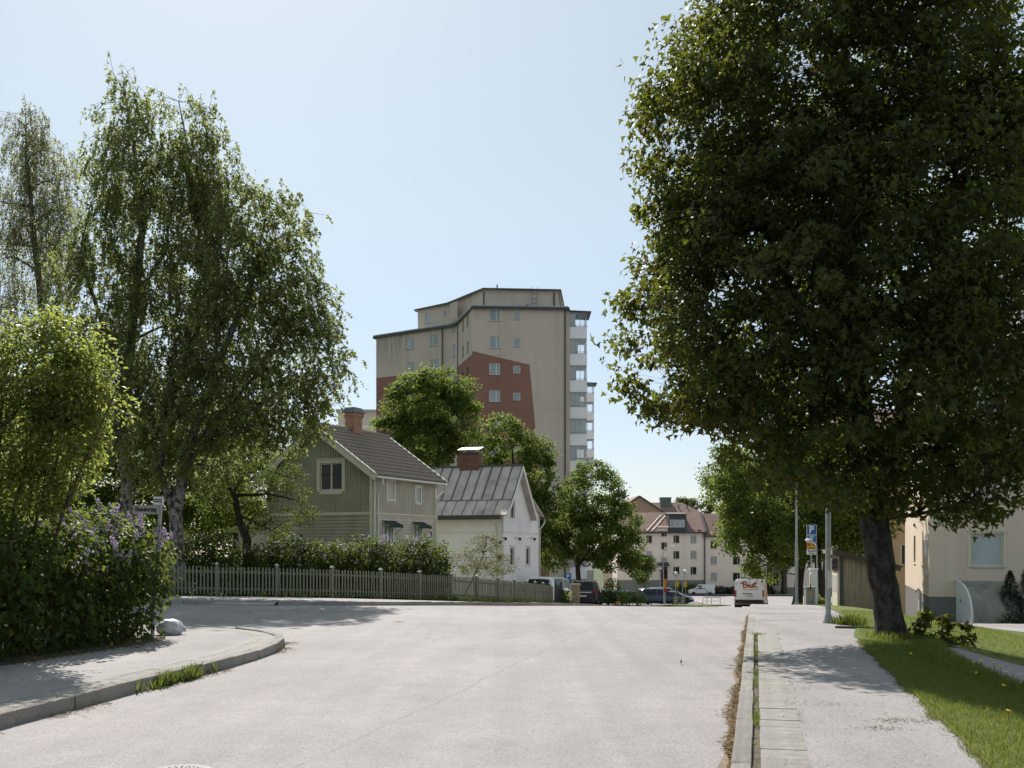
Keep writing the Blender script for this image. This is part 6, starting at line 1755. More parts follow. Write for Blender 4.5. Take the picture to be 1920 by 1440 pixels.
M_YEL = mat('sign_yellow', (.62,.33,.025), .45, .08, 5)
M_RED = mat('sign_red', (.42,.035,.02), .45, .08, 5)
M_SIGNW = mat('sign_white', (.70,.69,.66), .5, .05, 5)
M_PLATE = mat('street_plate', (.40,.375,.30), .55, .1, 5)

# street name post on the corner
sp = thing('street_name_post', 'galvanised post with two street name plates standing against the lilac hedge', 'street sign', (-6.16, 18.3, Z(-6.16,18.3)+.1))
m = MB(); m.tube([(-.11,0,0),(-.02,0,1.3),(.05,0,2.45)],[.035,.034,.034],10); m.build('post', M_GALV, sp)
m = MB(); m.bx(-.42,.02,-.05,-.038,2.17,2.31); pl1 = m.build('name_plate', M_PLATE, sp)
text('Ekensbergsg', .105, pl1, face_m(-.2,-.052,2.245), M_INK, bold=.003, width=.37)
m = MB()
for a,b,c,d in ((-.43,-.42,2.16,2.32),(.02,.03,2.16,2.32)): m.bx(a,b,-.056,-.032,c,d)
m.bx(-.42,.02,-.056,-.032,2.31,2.32); m.bx(-.42,.02,-.056,-.032,2.16,2.17); m.build('frame', M_GALV, pl1)
m = MB(); m.bx(-.07,.11,-.055,-.043,2.325,2.465); pl2 = m.build('name_plate', M_SIGNW, sp)
lines_marks(pl2, .005, 2.415, .14, 2, .024, -.056, M_INK, [[.016,.03,.012,.028,.018],[.02,.014,.03,.02,.026]])
m = MB(); m.bx(.07,.074,-.06,-.0565,2.33,2.46); m.build('edge', M_INK, pl2)
for z in (2.24,2.395):
    m = MB(); m.tube([(.04,-.045,z),(.04,.06,z)],.02,6); m.bx(.07,.11,-.02,.02,z-.012,z+.012); m.build('clamp', M_GALV, sp)
# white sack at the end of the hedge
def sack():
    bm = bmesh.new(); bmesh.ops.create_icosphere(bm, subdivisions=4, radius=1)
    for v in bm.verts:
        x,y,z = v.co; n = math.sin(x*9+y*4)*.03+math.sin(z*11+x*7)*.025+math.sin(y*13-z*5)*.02
        r_ = 1+n+.08*abs(math.sin(math.atan2(z,y)*5))*(abs(x)**3)
        v.co = Vector((x*.235*r_, y*.17*r_, max(z,-.72)*.165*r_+.118))
        if x > .8: v.co.y *= .55; v.co.z = .10+(v.co.z-.1)*.7
    me = bpy.data.meshes.new('sack'); bm.to_mesh(me); bm.free(); me.materials.append(mat('white_woven_plastic', (.62,.63,.65), .6, .06, 40, bump=.3, bscale=200))
    for p in me.polygons: p.use_smooth = True
    return me
sk = thing('sack', 'full white woven sack lying at the end of the lilac hedge', 'sack', (-6.13, 18.85, Z(-6.13,18.85)+.12), R(10))
inst('body', sack(), sk)
m = MB()
for k in range(7):
    a = 2*math.pi*k/7; m.add([(.20,.02*math.cos(a),.10+.02*math.sin(a)),(.27,.06*math.cos(a),.10+.06*math.sin(a)),(.27,.06*math.cos(a+.8),.10+.06*math.sin(a+.8)),(.20,.02*math.cos(a+.8),.10+.02*math.sin(a+.8))],[(0,1,2,3)])
m.build('tied_neck', MATS['white_woven_plastic'], sk)

# parking sign post
ps = thing('parking_sign', 'blue and white parking sign above blue, orange and white plates on a grey post', 'parking sign', (12.26, 43.0, Z(12.26,43)+.1))
m = MB(); m.tube([(0,.05,0),(0,.05,3.25)],.03,8); m.build('post', M_GALV, ps)
zt_ = 1.65+(1030-984)/1970*43 - (Z(12.26,43)+.1)
def plate(nm, z1, z0, c, edge_c):
    m = MB(); m.bx(-.205,.205,-.012,0,z0,z1); e = m.build(nm, edge_c, ps)
    m = MB(); m.bx(-.188,.188,-.018,-.012,z0+.017,z1-.017); m.build('field', c, e); return e
h1 = zt_
p1 = plate('sign_plate', h1, h1-.41, M_BLUE, M_SIGNW); text('P', .40, p1, face_m(-.01,-.02,h1-.205), M_SIGNW, bold=.012)
p2 = plate('sign_plate', h1-.415, h1-.72, M_LBLUE, M_SIGNW); lines_marks(p2, 0, h1-.47, .3, 3, .034, -.02, M_SIGNW, [[.05,.04,.05,.03],[.05,.04],[.06,.05],[.03,.05]])
p3 = plate('sign_plate', h1-.725, h1-1.0, M_YEL, M_RED)
m = MB(); m.lathe([(0.0,0),(.055,0),(.055,.004),(0,.004)],20,face_m(-.1,-.019,h1-.82)); m.build('red_ring', M_RED, p3)
m = MB(); m.lathe([(0.0,0),(.038,0),(.038,.004),(0,.004)],20,face_m(-.1,-.0235,h1-.82)); m.build('blue_disc', M_BLUE, p3)
lines_marks(p3, .08, h1-.80, .15, 2, .03, -.02, M_INK, [[.05,.03,.04],[.03,.05]]); lines_marks(p3, 0, h1-.95, .3, 1, .03, -.02, M_INK, [[.06,.03,.05,.04,.04]])
p4 = plate('sign_plate', h1-1.005, h1-1.22, M_SIGNW, M_SIGNW)
text('Boende', .105, p4, face_m(0,-.02,h1-1.07), M_INK, bold=.002, width=.31); text('Taxa', .105, p4, face_m(0,-.02,h1-1.165), M_INK, bold=.002, width=.23)
# grey post with a bent arm and a small white lamp head in front of the plates
ar = thing('path_lamp', 'low leaning post with a bent arm and white hood before the parking sign', 'lamp', (12.25, 42.0, Z(12.25,42)+.1))
zc = Z(12.25,42)+.1
pt_ = lambda a,b: tuple(P(a,b,42)-Vector((12.25,42,zc)))
m = MB(); m.tube([pt_(1534,1118)[:2]+(0.0,), pt_(1531,1023)],.028,8); m.build('post', M_GALV, ar)
m = MB(); m.tube([pt_(1531,1023), pt_(1522,1016)],.022,6); m.build('arm', M_SIGNW, ar)
m = MB(); c_ = pt_(1515.5,1013); m.sphere(c_,(.135,.12,.075),12,7); m.build('hood', M_SIGNW, ar)
# cabinets
ca = thing('utility_cabinet', 'tall white utility cabinet behind the yellow and black marker', 'cabinet', (12.25, 41.6, Z(12.25,41.6)+.1))
b = P(1522.5,1066,41.6); zt2 = b.z-(Z(12.25,41.6)+.1); m = MB(); m.bx(-.43,-.18,-.1,.15,.1,zt2-.05); bo = m.build('body', M_SIGNW, ca)
m = MB(); m.bx(-.46,-.15,-.13,.18,zt2-.05,zt2); m.build('lid', M_WHITE, ca); m = MB(); m.bx(-.41,-.20,-.112,-.1,.3,zt2-.12); m.build('door', M_SIGNW, ca); m = MB(); m.bx(-.42,-.19,-.09,.14,0,.1); m.build('base', M_PLINTH, ca)
c2 = thing('electrical_cabinet', 'low ribbed grey electrical cabinet on the footpath', 'cabinet', (11.55, 41.0, Z(11.55,41)+.1))
zt2 = P(1518,1100,41).z-(Z(11.55,41)+.1); m = MB(); m.bx(-.12,.24,-.15,.15,0,zt2-.04); m.build('body', M_GALV, c2); m = MB(); m.bx(-.14,.26,-.17,.17,zt2-.04,zt2); m.build('lid', M_TOWERROOF, c2)
for k in range(6): m = MB(); x = -.09+k*.06; m.bx(x-.009,x+.009,-.165,-.15,.08,zt2-.08); m.build('rib', M_GALV, c2)
mk = thing('marker_post', 'thin yellow and black banded marker post fixed by the grey cabinet', 'marker post', (11.64, 40.8, Z(11.64,40.8)+.1))
z1 = P(1518,1076,40.8).z-(Z(11.64,40.8)+.1); n_ = 6
m = MB(); m.tube([(-.045,0,0),(-.045,0,z1)],.016,6); m.build('rod', M_GALV, mk)
for k in range(3): m = MB(); m.tube([(-.045,0,z1-.1-k*.27),(-.045,0,z1-.37-k*.27)],.022,6); m.build('band', M_YEL if k != 1 else M_BLACK, mk)
# lamp posts
def lamp_post(label, x, y, h, r0, sleeve, arm=None):
    t_ = thing('lamp_post', label, 'lamp post', (x, y, Z(x,y)+.1), 0, 'lamp posts along the footpath')
    m = MB(); m.lathe([(r0*2.0,-.05),(r0*2.0,.04),(r0*1.55,.12),(r0*1.25,.2)],14); m.build('base', M_GALV, t_)
    m = MB(); m.tube([(0,0,.1),(0,0,sleeve)],r0*1.05,14); m.tube([(0,0,sleeve),(0,0,sleeve+.06)],[r0*1.05,r0*.8],14,cap=False); m.build('sleeve', M_GALV, t_)
    m = MB(); m.tube([(0,0,sleeve),(0,0,h)],[r0*.8,r0*.55],12); m.tube([(0,0,h-.02),(-.5,0,h+.18),(-1.3,0,h+.3)],.03,8); m.build('pole', M_GALV, t_)
    m = MB(); m.sphere((-1.55,0,h+.30),(.34,.13,.07),12,6); m.build('lantern', M_GALV, t_)
    return t_
l1 = lamp_post('nearest grey lamp post, rising into the maple crown beside the shed', 6.62, 22.0, 7.2, .055, 2.35)
m = MB(); m.tube([(0,0,.95),(0,0,1.35)],.0625,14,cap=False); m.build('sticker', mat('faded_sticker', (.42,.41,.38), .6, .2, 14), l1)
m = MB(); m.bx(-.035,.035,-.066,-.0585,.75,1.12); m.build('label', M_SIGNW, l1)
lamp_post('thin grey lamp post beyond the parking sign and cabinets', 12.05, 44.5, 6.5, .065, 2.6)

# ================================================================== small lamps and markers in the junction
def globe(label, px, py, Y, bpx, white=True):
    g0 = P(px,py,Y); zb = Z(g0.x,Y); t_ = thing('globe_lamp', label, 'street lamp', (g0.x,Y,zb), 0, 'white globe lamps')
    bx_ = (bpx-px)*Y/1970
    m = MB(); m.tube([(bx_,0,0),(bx_*.15,0,g0.z-zb-.25)],.06,8); m.build('pole', M_GALV, t_)
    m = MB(); m.lathe([(.07,0),(.12,.06),(.12,.1)],10,Matrix.Translation((0,0,g0.z-zb-.32))); m.build('collar', M_DARKMETAL, t_)
    m = MB(); m.sphere((0,0,g0.z-zb),.21,16,10); m.build('globe', mat('opal_globe', (.82,.82,.80), .25, .02, 2, spec=.5), t_, True)
globe('white globe lamp farthest left, in front of the house entrance', 1237.5, 1066, 134, 1238)
globe('lowest white globe lamp of the three, on an upright pole', 1267.3, 1075, 122, 1266)
globe('white globe lamp on a leaning pole nearest the small white van', 1284.5, 1071, 126, 1277)
sl2 = thing('street_light', 'tall thin street light with two short arms before the beige block', 'street light', (15.6, 108, Z(15.6,108)))
zb = Z(15.6,108); top = P(1245,1038,108).z-zb
m = MB(); m.tube([(.05,0,0),(-.1,0,top)],[.07,.04],8); m.build('pole', M_GALV, sl2)
for s, dx, dz in ((-1,.22,.55),(1,.95,.75)):
    m = MB(); m.tube([(-.1,0,top),(-.1+dx*.6,0,top+dz*.8),(-.1+dx,0,top+dz)],.025,6); a_ = m.build('arm', M_GALV, sl2)
    m = MB(); m.sphere((-.1+dx+.12,0,top+dz),(.22,.1,.06),10,6); m.build('lantern', M_SIGNW, a_)
def chevron(label, x, y, rz):
    zb = Z(x,y); t_ = thing('chevron_marker', label, 'road marker', (x,y,zb), rz, 'blue and yellow road markers')
    m = MB(); pts = [(-.21,0,0)]; prof = [(-.21,.0),(.21,.0),(.21,.72)] + [(.21*math.cos(k*math.pi/8),.72+.17*math.sin(k*math.pi/8)) for k in range(1,8)] + [(-.21,.72)]
    V = [(a,-.04,b) for a,b in prof]+[(a,.04,b) for a,b in prof]; n = len(prof)
    m.add(V,[tuple(range(n)),tuple(reversed(range(n,2*n)))]+[((i+1)%n,i,n+i,n+(i+1)%n) for i in range(n)]); b_ = m.build('board', M_LBLUE, t_)
    for k in range(3):
        z = .1+k*.26; m = MB(); m.add([(-.2,-.044,z+.14),(-.2,-.044,z+.02),(.2,-.044,z-.0+.12),(.2,-.044,z+.24)],[(0,1,2,3)]); m.build('stripe', M_YEL, b_)
    m = MB(); m.tube([(-.27,.08,0),(-.27,.08,.75),(-.15,.08,.95),(.15,.08,.95),(.27,.08,.75),(.27,.08,0)],.03,6); m.build('hoop', M_BROWN, t_)
c_ = P(1267,1130,103); chevron('left rounded blue board with slanting yellow stripes on the grass island', c_.x, 103, 0)
c_ = P(1280.5,1132,105); chevron('right rounded blue board with yellow stripes, turned towards the road', c_.x, 105, R(-25))
def flagpost(label, px, py0, py1, Y, cs):
    b0 = P(px,py0,Y); zb = Z(b0.x,Y); t_ = thing('marker_post', label, 'marker post', (b0.x,Y,zb), 0)
    zt0 = b0.z-zb; zt1 = P(px,py1,Y).z-zb
    m = MB(); m.tube([(0,.06,0),(0,.06,zt0-.05)],.028,6); m.build('post', M_GALV, t_)
    h = (zt0-zt1)/len(cs)
    for k, c in enumerate(cs): m = MB(); w = .15 if k != 1 else .11; m.bx(-w,w,-.02,.02,zt0-(k+1)*h+.01,zt0-k*h); m.build('panel', c, t_)
M_ORANGE = mat('sign_orange', (.62,.20,.02), .5, .08, 5)
flagpost('orange and red marker panels on a leaning post before the blue car', 1247.5, 1086, 1111, 104, [M_ORANGE, M_ORANGE, M_RED])
flagpost('small orange panel on a post behind the lowest globe lamp', 1270.5, 1090, 1100, 126, [M_YEL])
flagpost('square yellow panel on a post near the small white van', 1285.5, 1090, 1101, 132, [M_YEL])
flagpost('red and yellow post at the edge of the parking lot', 1164, 1111, 1127, 78, [M_ORANGE, M_RED])
flagpost('low yellow hydrant marker at the kerb near the dark shrubs', 1158.5, 1128, 1133, 74, [M_YEL])
rl = thing('guard_rail', 'low thin steel railing at the tip of the grass island', 'railing', (20.6,108.5,Z(20.6,108.5)))
m = MB()
for x in (-.9,.0,.9): m.tube([(x,0,0),(x,0,.8)],.03,6)
m.build('post', M_GALV, rl)
m = MB(); m.tube([(-.9,0,.8),(.9,0,.8)],.03,6); m.tube([(-.9,0,.45),(.9,0,.45)],.02,6); m.build('rail', M_GALV, rl)
th_ = thing('marker_post', 'thin dark pole at the right end of the grass island', 'pole', (19.3,104,Z(19.3,104)))
m = MB(); m.tube([(0,0,0),(0,0,1.55)],.035,6); m.build('rod', M_GALV, th_); m = MB(); m.tube([(0,0,1.2),(0,0,1.5)],.045,6); m.build('band', M_DARKMETAL, th_)
# disabled parking sign
dpx = P(1065,1086,66); ds = thing('parking_sign', 'small blue disabled parking sign between the white car and the linden trunk', 'parking sign', (dpx.x,66,Z(dpx.x,66)))
zz = dpx.z-Z(dpx.x,66)
m = MB(); m.tube([(0,.05,0),(0,.05,zz+.45)],.03,8); m.build('post', M_GALV, ds)
for k, ch in enumerate(('P', '')):
    m = MB(); m.bx(-.2,.2,-.015,0,zz-.02-.4*k,zz+.37-.4*k); pl_ = m.build('sign_plate', M_LBLUE, ds)
    if ch: text('P', .34, pl_, face_m(0,-.018,zz+.175), M_SIGNW, bold=.008)
    else:
        m = MB(); q = zz-.22
        for a,b in (((-.02,.14),(-.02,.0)),((-.02,.0),(.07,.0)),((.07,.0),(.11,-.1)),((-.02,.07),(.06,.07))): m.bar((a[0],-.018,q+a[1]),(b[0],-.018,q+b[1]),.022,.03)
        for i in range(9):
            a,b = R(120+i*24),R(120+(i+1)*24); m.bar((.09*math.cos(a),-.018,q-.04+.09*math.sin(a)),(.09*math.cos(b),-.018,q-.04+.09*math.sin(b)),.02,.02)
        m.sphere((-.02,-.018,q+.175),.025,6,5); m.build('wheelchair_symbol', M_SIGNW, pl_)
# ================================================================== vehicles
def paint(name, c, metal=0.0, dust=1.0):
    m = bpy.data.materials.new(name); t = NT(m); v = t.coord('Object')
    d = t.noise(v, 2.5, 5, 0.6); z = t.n('ShaderNodeSeparateXYZ'); t.l(v, z.inputs[0])
    low = t.math('MULTIPLY', t.ramp(z.outputs[2], [(0.15, 1.0), (0.6, 0.0)]), t.ramp(d, [(0.35, 0.1*dust), (0.7, 0.55*dust)]))
    cc = t.mix(low, t.mix(0.15, c, t.ramp(d, [(0.3, 0.8), (0.7, 1.1)]), 'MULTIPLY'), (0.22, 0.2, 0.17))
    t.done(t.pbsdf(cc, 0.28, 0.5, metal, None, Coat_Weight=0.5, Coat_Roughness=0.08)); return m
PW = paint('white_car_paint', (.74,.74,.73)); PD = paint('dark_car_paint', (.010,.012,.018), 0, .25); PB = paint('blue_car_paint', (.014,.028,.085), 0, .3); PS = paint('silver_car_paint', (.46,.47,.47), .3)
M_LAMPR = mat('red_lamp_glass', (.30,.012,.012), .15, .1, 20, spec=.6); M_LAMPW = mat('clear_lamp_glass', (.6,.6,.6), .12, .1, 20, spec=.7)
M_TRIMB = mat('black_plastic_trim', (.028,.028,.03), .6, .15, 8)

# stations: (x, z_bottom, z_belt, z_roof, half width, half width at roof); x=0 is the rear bumper
PROFILES = {
 'van': ([(0.0,.42,1.0,1.06,.93,.86),(.03,.32,1.08,1.86,.965,.84),(.12,.30,1.10,1.96,.975,.83),(1.2,.28,1.10,1.985,.975,.83),(3.0,.28,1.10,1.965,.975,.82),(3.45,.28,1.08,1.86,.97,.78),(4.2,.28,1.05,1.16,.95,.80),(4.85,.28,.90,.98,.90,.74),(5.0,.35,.60,.66,.80,.66)],
         dict(side=[(4,6)], wind=(5,6), rear=None), (.85,4.05), .33),
 'suv': ([(0.0,.40,.90,.96,.86,.78),(.06,.30,1.02,1.10,.91,.84),(.42,.28,1.04,1.62,.92,.68),(.60,.26,1.04,1.70,.92,.66),(1.8,.26,1.02,1.745,.92,.66),(2.7,.26,1.0,1.70,.92,.65),(3.55,.27,.98,1.08,.90,.76),(4.3,.28,.86,.94,.86,.70),(4.5,.36,.60,.66,.76,.62)],
         dict(side=[(3,6)], wind=(5,6), rear=(1,2)), (.82,3.62), .35),
 'mpv': ([(0.0,.42,.92,.98,.86,.80),(.05,.32,1.0,1.10,.90,.84),(.22,.28,1.02,1.60,.92,.76),(.45,.26,1.02,1.74,.92,.72),(2.0,.26,1.0,1.79,.92,.72),(3.0,.26,.98,1.72,.92,.70),(4.05,.27,.96,1.06,.90,.76),(4.65,.28,.84,.92,.86,.70),(4.85,.36,.60,.66,.76,.62)],
         dict(side=[(3,6)], wind=(5,6), rear=(1,2)), (.95,3.95), .33),
 'hatch': ([(0.0,.40,.86,.92,.82,.76),(.08,.28,.94,1.02,.86,.78),(.55,.25,.95,1.36,.88,.62),(.95,.24,.95,1.47,.88,.60),(1.9,.24,.93,1.49,.88,.60),(2.5,.24,.92,1.43,.88,.60),(3.3,.25,.90,.98,.86,.72),(4.1,.27,.78,.86,.82,.66),(4.3,.34,.56,.62,.72,.58)],
           dict(side=[(2,6)], wind=(5,6), rear=(1,2)), (.80,3.42), .32),
 'caddy': ([(0.0,.42,.95,1.0,.84,.80),(.03,.30,1.02,1.70,.88,.76),(.12,.28,1.02,1.80,.89,.75),(2.2,.27,1.02,1.82,.89,.75),(2.7,.27,1.0,1.74,.89,.72),(3.45,.27,.98,1.08,.88,.74),(4.2,.28,.84,.92,.84,.70),(4.4,.36,.58,.64,.76,.60)],
           dict(side=[(3,5)], wind=(4,5), rear=(0,1)), (.85,3.55), .31),
}
def vehicle(kind, name, label, cat, x, y, az, pnt, scale=1.0, group=None, details=None):
    """az = compass heading of the nose from +Y towards +X"""
    st, gl, axles, wr = PROFILES[kind]
    z = Z(x, y)
    fwd = Vector((math.sin(az), math.cos(az)))
    dz = (Z(x+fwd.x*1.5, y+fwd.y*1.5) - Z(x-fwd.x*1.5, y-fwd.y*1.5))/3.0
    v = thing(name, label, cat, (x, y, z), 0, group); v.rotation_euler = (0, -math.atan(dz), math.pi/2-az); v.scale = (scale,)*3
    L = st[-1][0]
    S = [(s[0]-L/2,)+tuple(s[1:]) for s in st]
    def ring(s):
        x_, zb, zl, zr, w, wt = s
        h = [(w*.88, zb), (w, zb+.16), (w*1.0, (zb+zl)/2), (w*.985, zl), (wt+.05 if zr-zl > .3 else wt+.04, zr-.07 if zr-zl > .3 else zr-.02), (wt*.86, zr-.005), (0, zr+.018)]
        return [(x_, -a, b) for a, b in h] + [(x_, a, b) for a, b in reversed(h[:-1])]
    rings = [ring(s) for s in S]; k = len(rings[0])
    m = MB(); m.add([p for r in rings for p in r], [(i*k+j, i*k+j+1, (i+1)*k+j+1, (i+1)*k+j) for i in range(len(rings)-1) for j in range(k-1)] + [tuple(range(k)), tuple(reversed(range((len(rings)-1)*k, len(rings)*k)))] + [(i*k+k-1, i*k, (i+1)*k, (i+1)*k+k-1) for i in range(len(rings)-1)])
    body = m.build('body', pnt, v, False)
    for p in body.data.polygons: p.use_smooth = False
    md = body.modifiers.new('bevel', 'BEVEL'); md.width = .035; md.segments = 2; md.limit_method = 'ANGLE'; md.angle_limit = R(24)
    def patch(nm, pts, mt, off=.012, shrink=.0, parent=v):
        pts = [Vector(p) for p in pts]; c = sum(pts, Vector())/len(pts); nn = (pts[1]-pts[0]).cross(pts[-1]-pts[0]).normalized()
        if nn.dot(c-Vector((0,0,.9))) < 0: nn = -nn
        pts = [c+(p-c)*(1-shrink)+nn*off for p in pts]; q = [p-nn*(off+.02) for p in pts]; n = len(pts); b = MB()
        b.add(pts+q, [tuple(range(n)), tuple(reversed(range(n,2*n)))]+[(i,(i+1)%n,n+(i+1)%n,n+i) for i in range(n)]); return b.build(nm, mt, parent)
    for a, b in gl['side']:
        for sgn in (0, 1):
            lo = [rings[i][3 if sgn == 0 else k-4] for i in range(a, b+1)]; hi = [rings[i][4 if sgn == 0 else k-5] for i in range(a, b+1)]
            if len(lo) > 2:
                for i in range(len(lo)-1): patch('side_window', [lo[i], lo[i+1], hi[i+1], hi[i]], M_GLASS_CAR, .012, .09)
            else: patch('side_window', [lo[0], lo[1], hi[1], hi[0]], M_GLASS_CAR, .012, .1)
    for nm, pr in (('windscreen', gl['wind']), ('rear_window', gl['rear'])):
        if pr:
            a, b = rings[pr[0]], rings[pr[1]]
            q = [a[5], a[6], a[k-6], b[k-6], b[6], b[5]]
            patch(nm, q, M_GLASS_CAR, .03, .04)
    w = S[1][4]
    for sx in (0, 1):
        for sy in (-1, 1):
            ax = axles[sx]-L/2
            t = MB(); Mx = Matrix.Translation((ax, sy*(w-.09), wr)) @ Matrix.Rotation(R(90)*-sy, 4, 'X')
            t.lathe([(wr*.62,-.10),(wr*.95,-.11),(wr,-.07),(wr,.07),(wr*.95,.105),(wr*.62,.10)],20,Mx); tw_ = t.build('wheel', M_BLACK, v)
            t = MB(); t.lathe([(0.02,.085),(wr*.2,.10),(wr*.28,.08),(wr*.55,.10),(wr*.63,.098),(wr*.63,.06),(.02,.05)],14,Mx); t.build('rim', M_GALV, tw_)
    zb = S[0][1]
    m = MB(); m.box((-L/2+.0, 0, zb+.05), (.14, w*1.86, .26)); m.build('rear_bumper', M_TRIMB if pnt is not PD else PD, v)
    m = MB(); m.box((L/2-.03, 0, zb+.0), (.14, w*1.55, .24)); m.build('front_bumper', M_TRIMB, v)
    m = MB(); m.bx(-L/2+.3, L/2-.3, -w*.86, w*.86, .16, .34); m.build('underbody', M_BLACK, v)
    for sy in (-1, 1):
        z0, z1 = (.78,1.22) if kind in ('van','caddy') else (.86,1.06)
        dp_ = .16 if kind in ('van','caddy') else .36
        if kind == 'suv': m = MB(); m.bx(-L/2+.0, -L/2+.3, sy*(w-.16)-.17, sy*(w-.16)+.17, .93, 1.09); m.build('tail_light', M_LAMPR, v)
        m = MB(); m.bx(-L/2-.012, -L/2+dp_, sy*(w-.07)-.065+ (-.02*sy), sy*(w-.07)+.065+(-.0*sy), z0, z1); m.build('tail_light', M_LAMPR, v)
        f = S[-2]; m = MB(); m.bx(f[0]-.10, f[0]+.075, sy*(f[4]-.17)-.15, sy*(f[4]-.17)+.13, f[2]-.20, f[2]-.03); m.build('headlight', M_LAMPW, v)
        xs = S[gl['wind'][1]][0]; m = MB(); m.box((xs-.35, sy*(w+.11), 1.08),(.10,.20,.16)); m.build('mirror', M_TRIMB, v)
    m = MB(); m.box((-L/2-.025, 0, .72 if kind != 'van' else .84),(.02,.5,.11)); m.build('number_plate', M_GREYWOOD, v)
    if details: details(v, L, S, w)
    return v

def strokes(parent, name, lines, mtx, r, material):
    m = MB()
    for ln in lines:
        sm = smooth_line(ln, 2)
        for (a, b), (c, d) in zip(sm, sm[1:]):
            v_ = Vector((c-a, d-b)); 
            if v_.length < 1e-5: continue
            e = v_.normalized(); n = Vector((-e.y, e.x))*r; e = e*r*.6
            m.add([(a-e.x+n.x, b-e.y+n.y, 0),(a-e.x-n.x,b-e.y-n.y,0),(c+e.x-n.x,d+e.y-n.y,0),(c+e.x+n.x,d+e.y+n.y,0)],[(0,1,2,3)])
    o = m.build(name, material, parent); o.matrix_local = mtx; return o
M_LOGO = mat('orange_lettering', (.52,.15,.025), .45, .05, 5)

def van_details(v, L, S, w):
    back = -L/2+.03
    # seams of the two rear doors
    m = MB(); m.box((back-.006, .0, 1.1),(.02,.02,1.35)); m.box((back-.006,0,1.06),(.018,1.7,.018))
    for s in (-1,1): m.box((back-.002,s*.82,1.1),(.02,.015,1.3))
    m.build('door_seam', M_TRIMB, v)
    m = MB(); m.box((back-.03,.12,.985),(.05,.62,.05)); m.build('door_handle', M_TRIMB, v)
    m = MB(); m.box((back+.05,0,1.93),(.05,.2,.05)); m.build('brake_light', M_LAMPR, v)
    # lettering on the rear doors: x of the writing runs to the viewer's right = local -y
    lean = math.atan(.09/.6)
    M0 = Matrix.Translation((back-.022, .46, 1.37)) @ Matrix(((0,0,-1,0),(-1,0,0,0),(0,1,0,0),(0,0,0,1)))
    lt = [[(-.12,.66),(-.02,.80),(.08,.72)], [(.16,.92),(.13,.6),(.12,.08)], [(-.02,.78),(.16,.98),(.36,.98),(.42,.78),(.30,.58),(.18,.52)], [(.18,.54),(.42,.50),(.44,.22),(.28,.04),(.10,.08)],
          [(.50,.30),(.66,.36),(.66,.54),(.54,.52),(.50,.28),(.58,.06),(.74,.16)], [(.74,.16),(.88,.48),(.94,.56)], [(.94,.52),(.84,.42),(.96,.26),(.92,.04),(.76,.08)], [(.96,.12),(1.06,.34),(1.16,.92)], [(1.16,.92),(1.10,.40),(1.12,.08),(1.24,.06),(1.34,.2)], [(.98,.66),(1.12,.66),(1.28,.72)]]
    strokes(v, 'lettering', [[(a*.72, b*.40) for a, b in q] for q in lt], M0, .036, M_LOGO)
    mm = MB(); x_ = .02
    for k in range(13): d_ = .05+.03*((k*7)%3)/2; mm.bx(x_, x_+d_, -.022, .022, 0, .002); x_ += d_+.012
    o = mm.build('lettering', M_LOGO, v); o.matrix_local = Matrix.Translation((back-.022,.42,1.26)) @ Matrix(((0,0,-1,0),(-1,0,0,0),(0,1,0,0),(0,0,0,1)))
    # coloured print along the right side
    cols = [((.10,.30,.09),(-2.2,-1.5)), ((.62,.20,.02),(-1.5,-.2)), ((.45,.07,.03),(-.2,.5)), ((.70,.55,.30),(.5,.9))]
    for i, (c, (a, b)) in enumerate(cols):
        p = MB(); p.bx(a, b, -w-.012, -w-.001, .55, 1.02); p.slab((a,-w-.006,1.06),(b,-w-.006,1.06),(b,-.905,1.72),(a,-.905,1.72),.012)
        p.build('side_print', mat('side_print_%s' % ('green','orange','red','tan')[i], c, .4, .1, 3), v)
    p = MB()
    for s in (-.72,.55): p.bx(-1.9,.6,s-.02,s+.02,2.06,2.1)
    for s in (-1.7,-.7,.4): p.bx(s-.02,s+.02,-.76,.6,2.0,2.06)
    p.build('roof_rack', M_TRIMB, v)
    p = MB(); p.bar((-2.0,-.6,2.15),(.4,-.68,2.13),.22,.06); p.bar((-1.4,-.4,2.16),(.6,-.62,2.2),.05,.05); lb = p.build('roof_load', M_BROWN, v)
rear = P(1409, 1140, 68); hd = R(16.5)
vehicle('van', 'panel_van', 'white panel van with orange Best lettering on its rear doors, driving down the street', 'van', 15.35+2.5*math.sin(hd), 68.0+2.5*math.cos(hd), hd, PW, 1.0, None, van_details)
def suv_details(v, L, S, w):
    m = MB(); m.bx(-L/2-.02,-L/2+.04,-.55,.55,.93,.99); m.build('chrome_strip', M_LAMPW, v)
    for s in (-1,1):
        m = MB(); m.tube([(-1.4,s*.62,1.76),(1.0,s*.62,1.79)],.025,6); m.build('roof_rail', M_GALV, v)
        m = MB(); m.bx(-L/2-.02,-L/2+.03,s*.62-.12,s*.62+.12,.55,.62); m.build('reflector', M_LAMPR, v)
CG = 'cars parked at the end of the street'
vehicle('suv', 'parked_car', 'dark family car parked with its rear to us beside the stone gate post', 'car', 5.25, 74.2, R(10), PD, 1.06, CG, suv_details)
vehicle('mpv', 'parked_car', 'white family car whose roof shows above the end of the picket fence', 'car', 2.55, 65.5, R(24), PW, 1.05, CG)
vehicle('mpv', 'parked_car', 'dark blue people carrier parked sideways below the corner linden', 'car', 16.3, 117, R(80), PB, 1.0, CG)
vehicle('suv', 'parked_car', 'white car half hidden behind the blue people carrier', 'car', 19.4, 133, R(84), PS, 1.1, CG)
vehicle('hatch', 'parked_car', 'black hatchback with a pale bonnet next to the blue people carrier', 'car', 19.0, 123, R(112), PD, 1.0, CG)
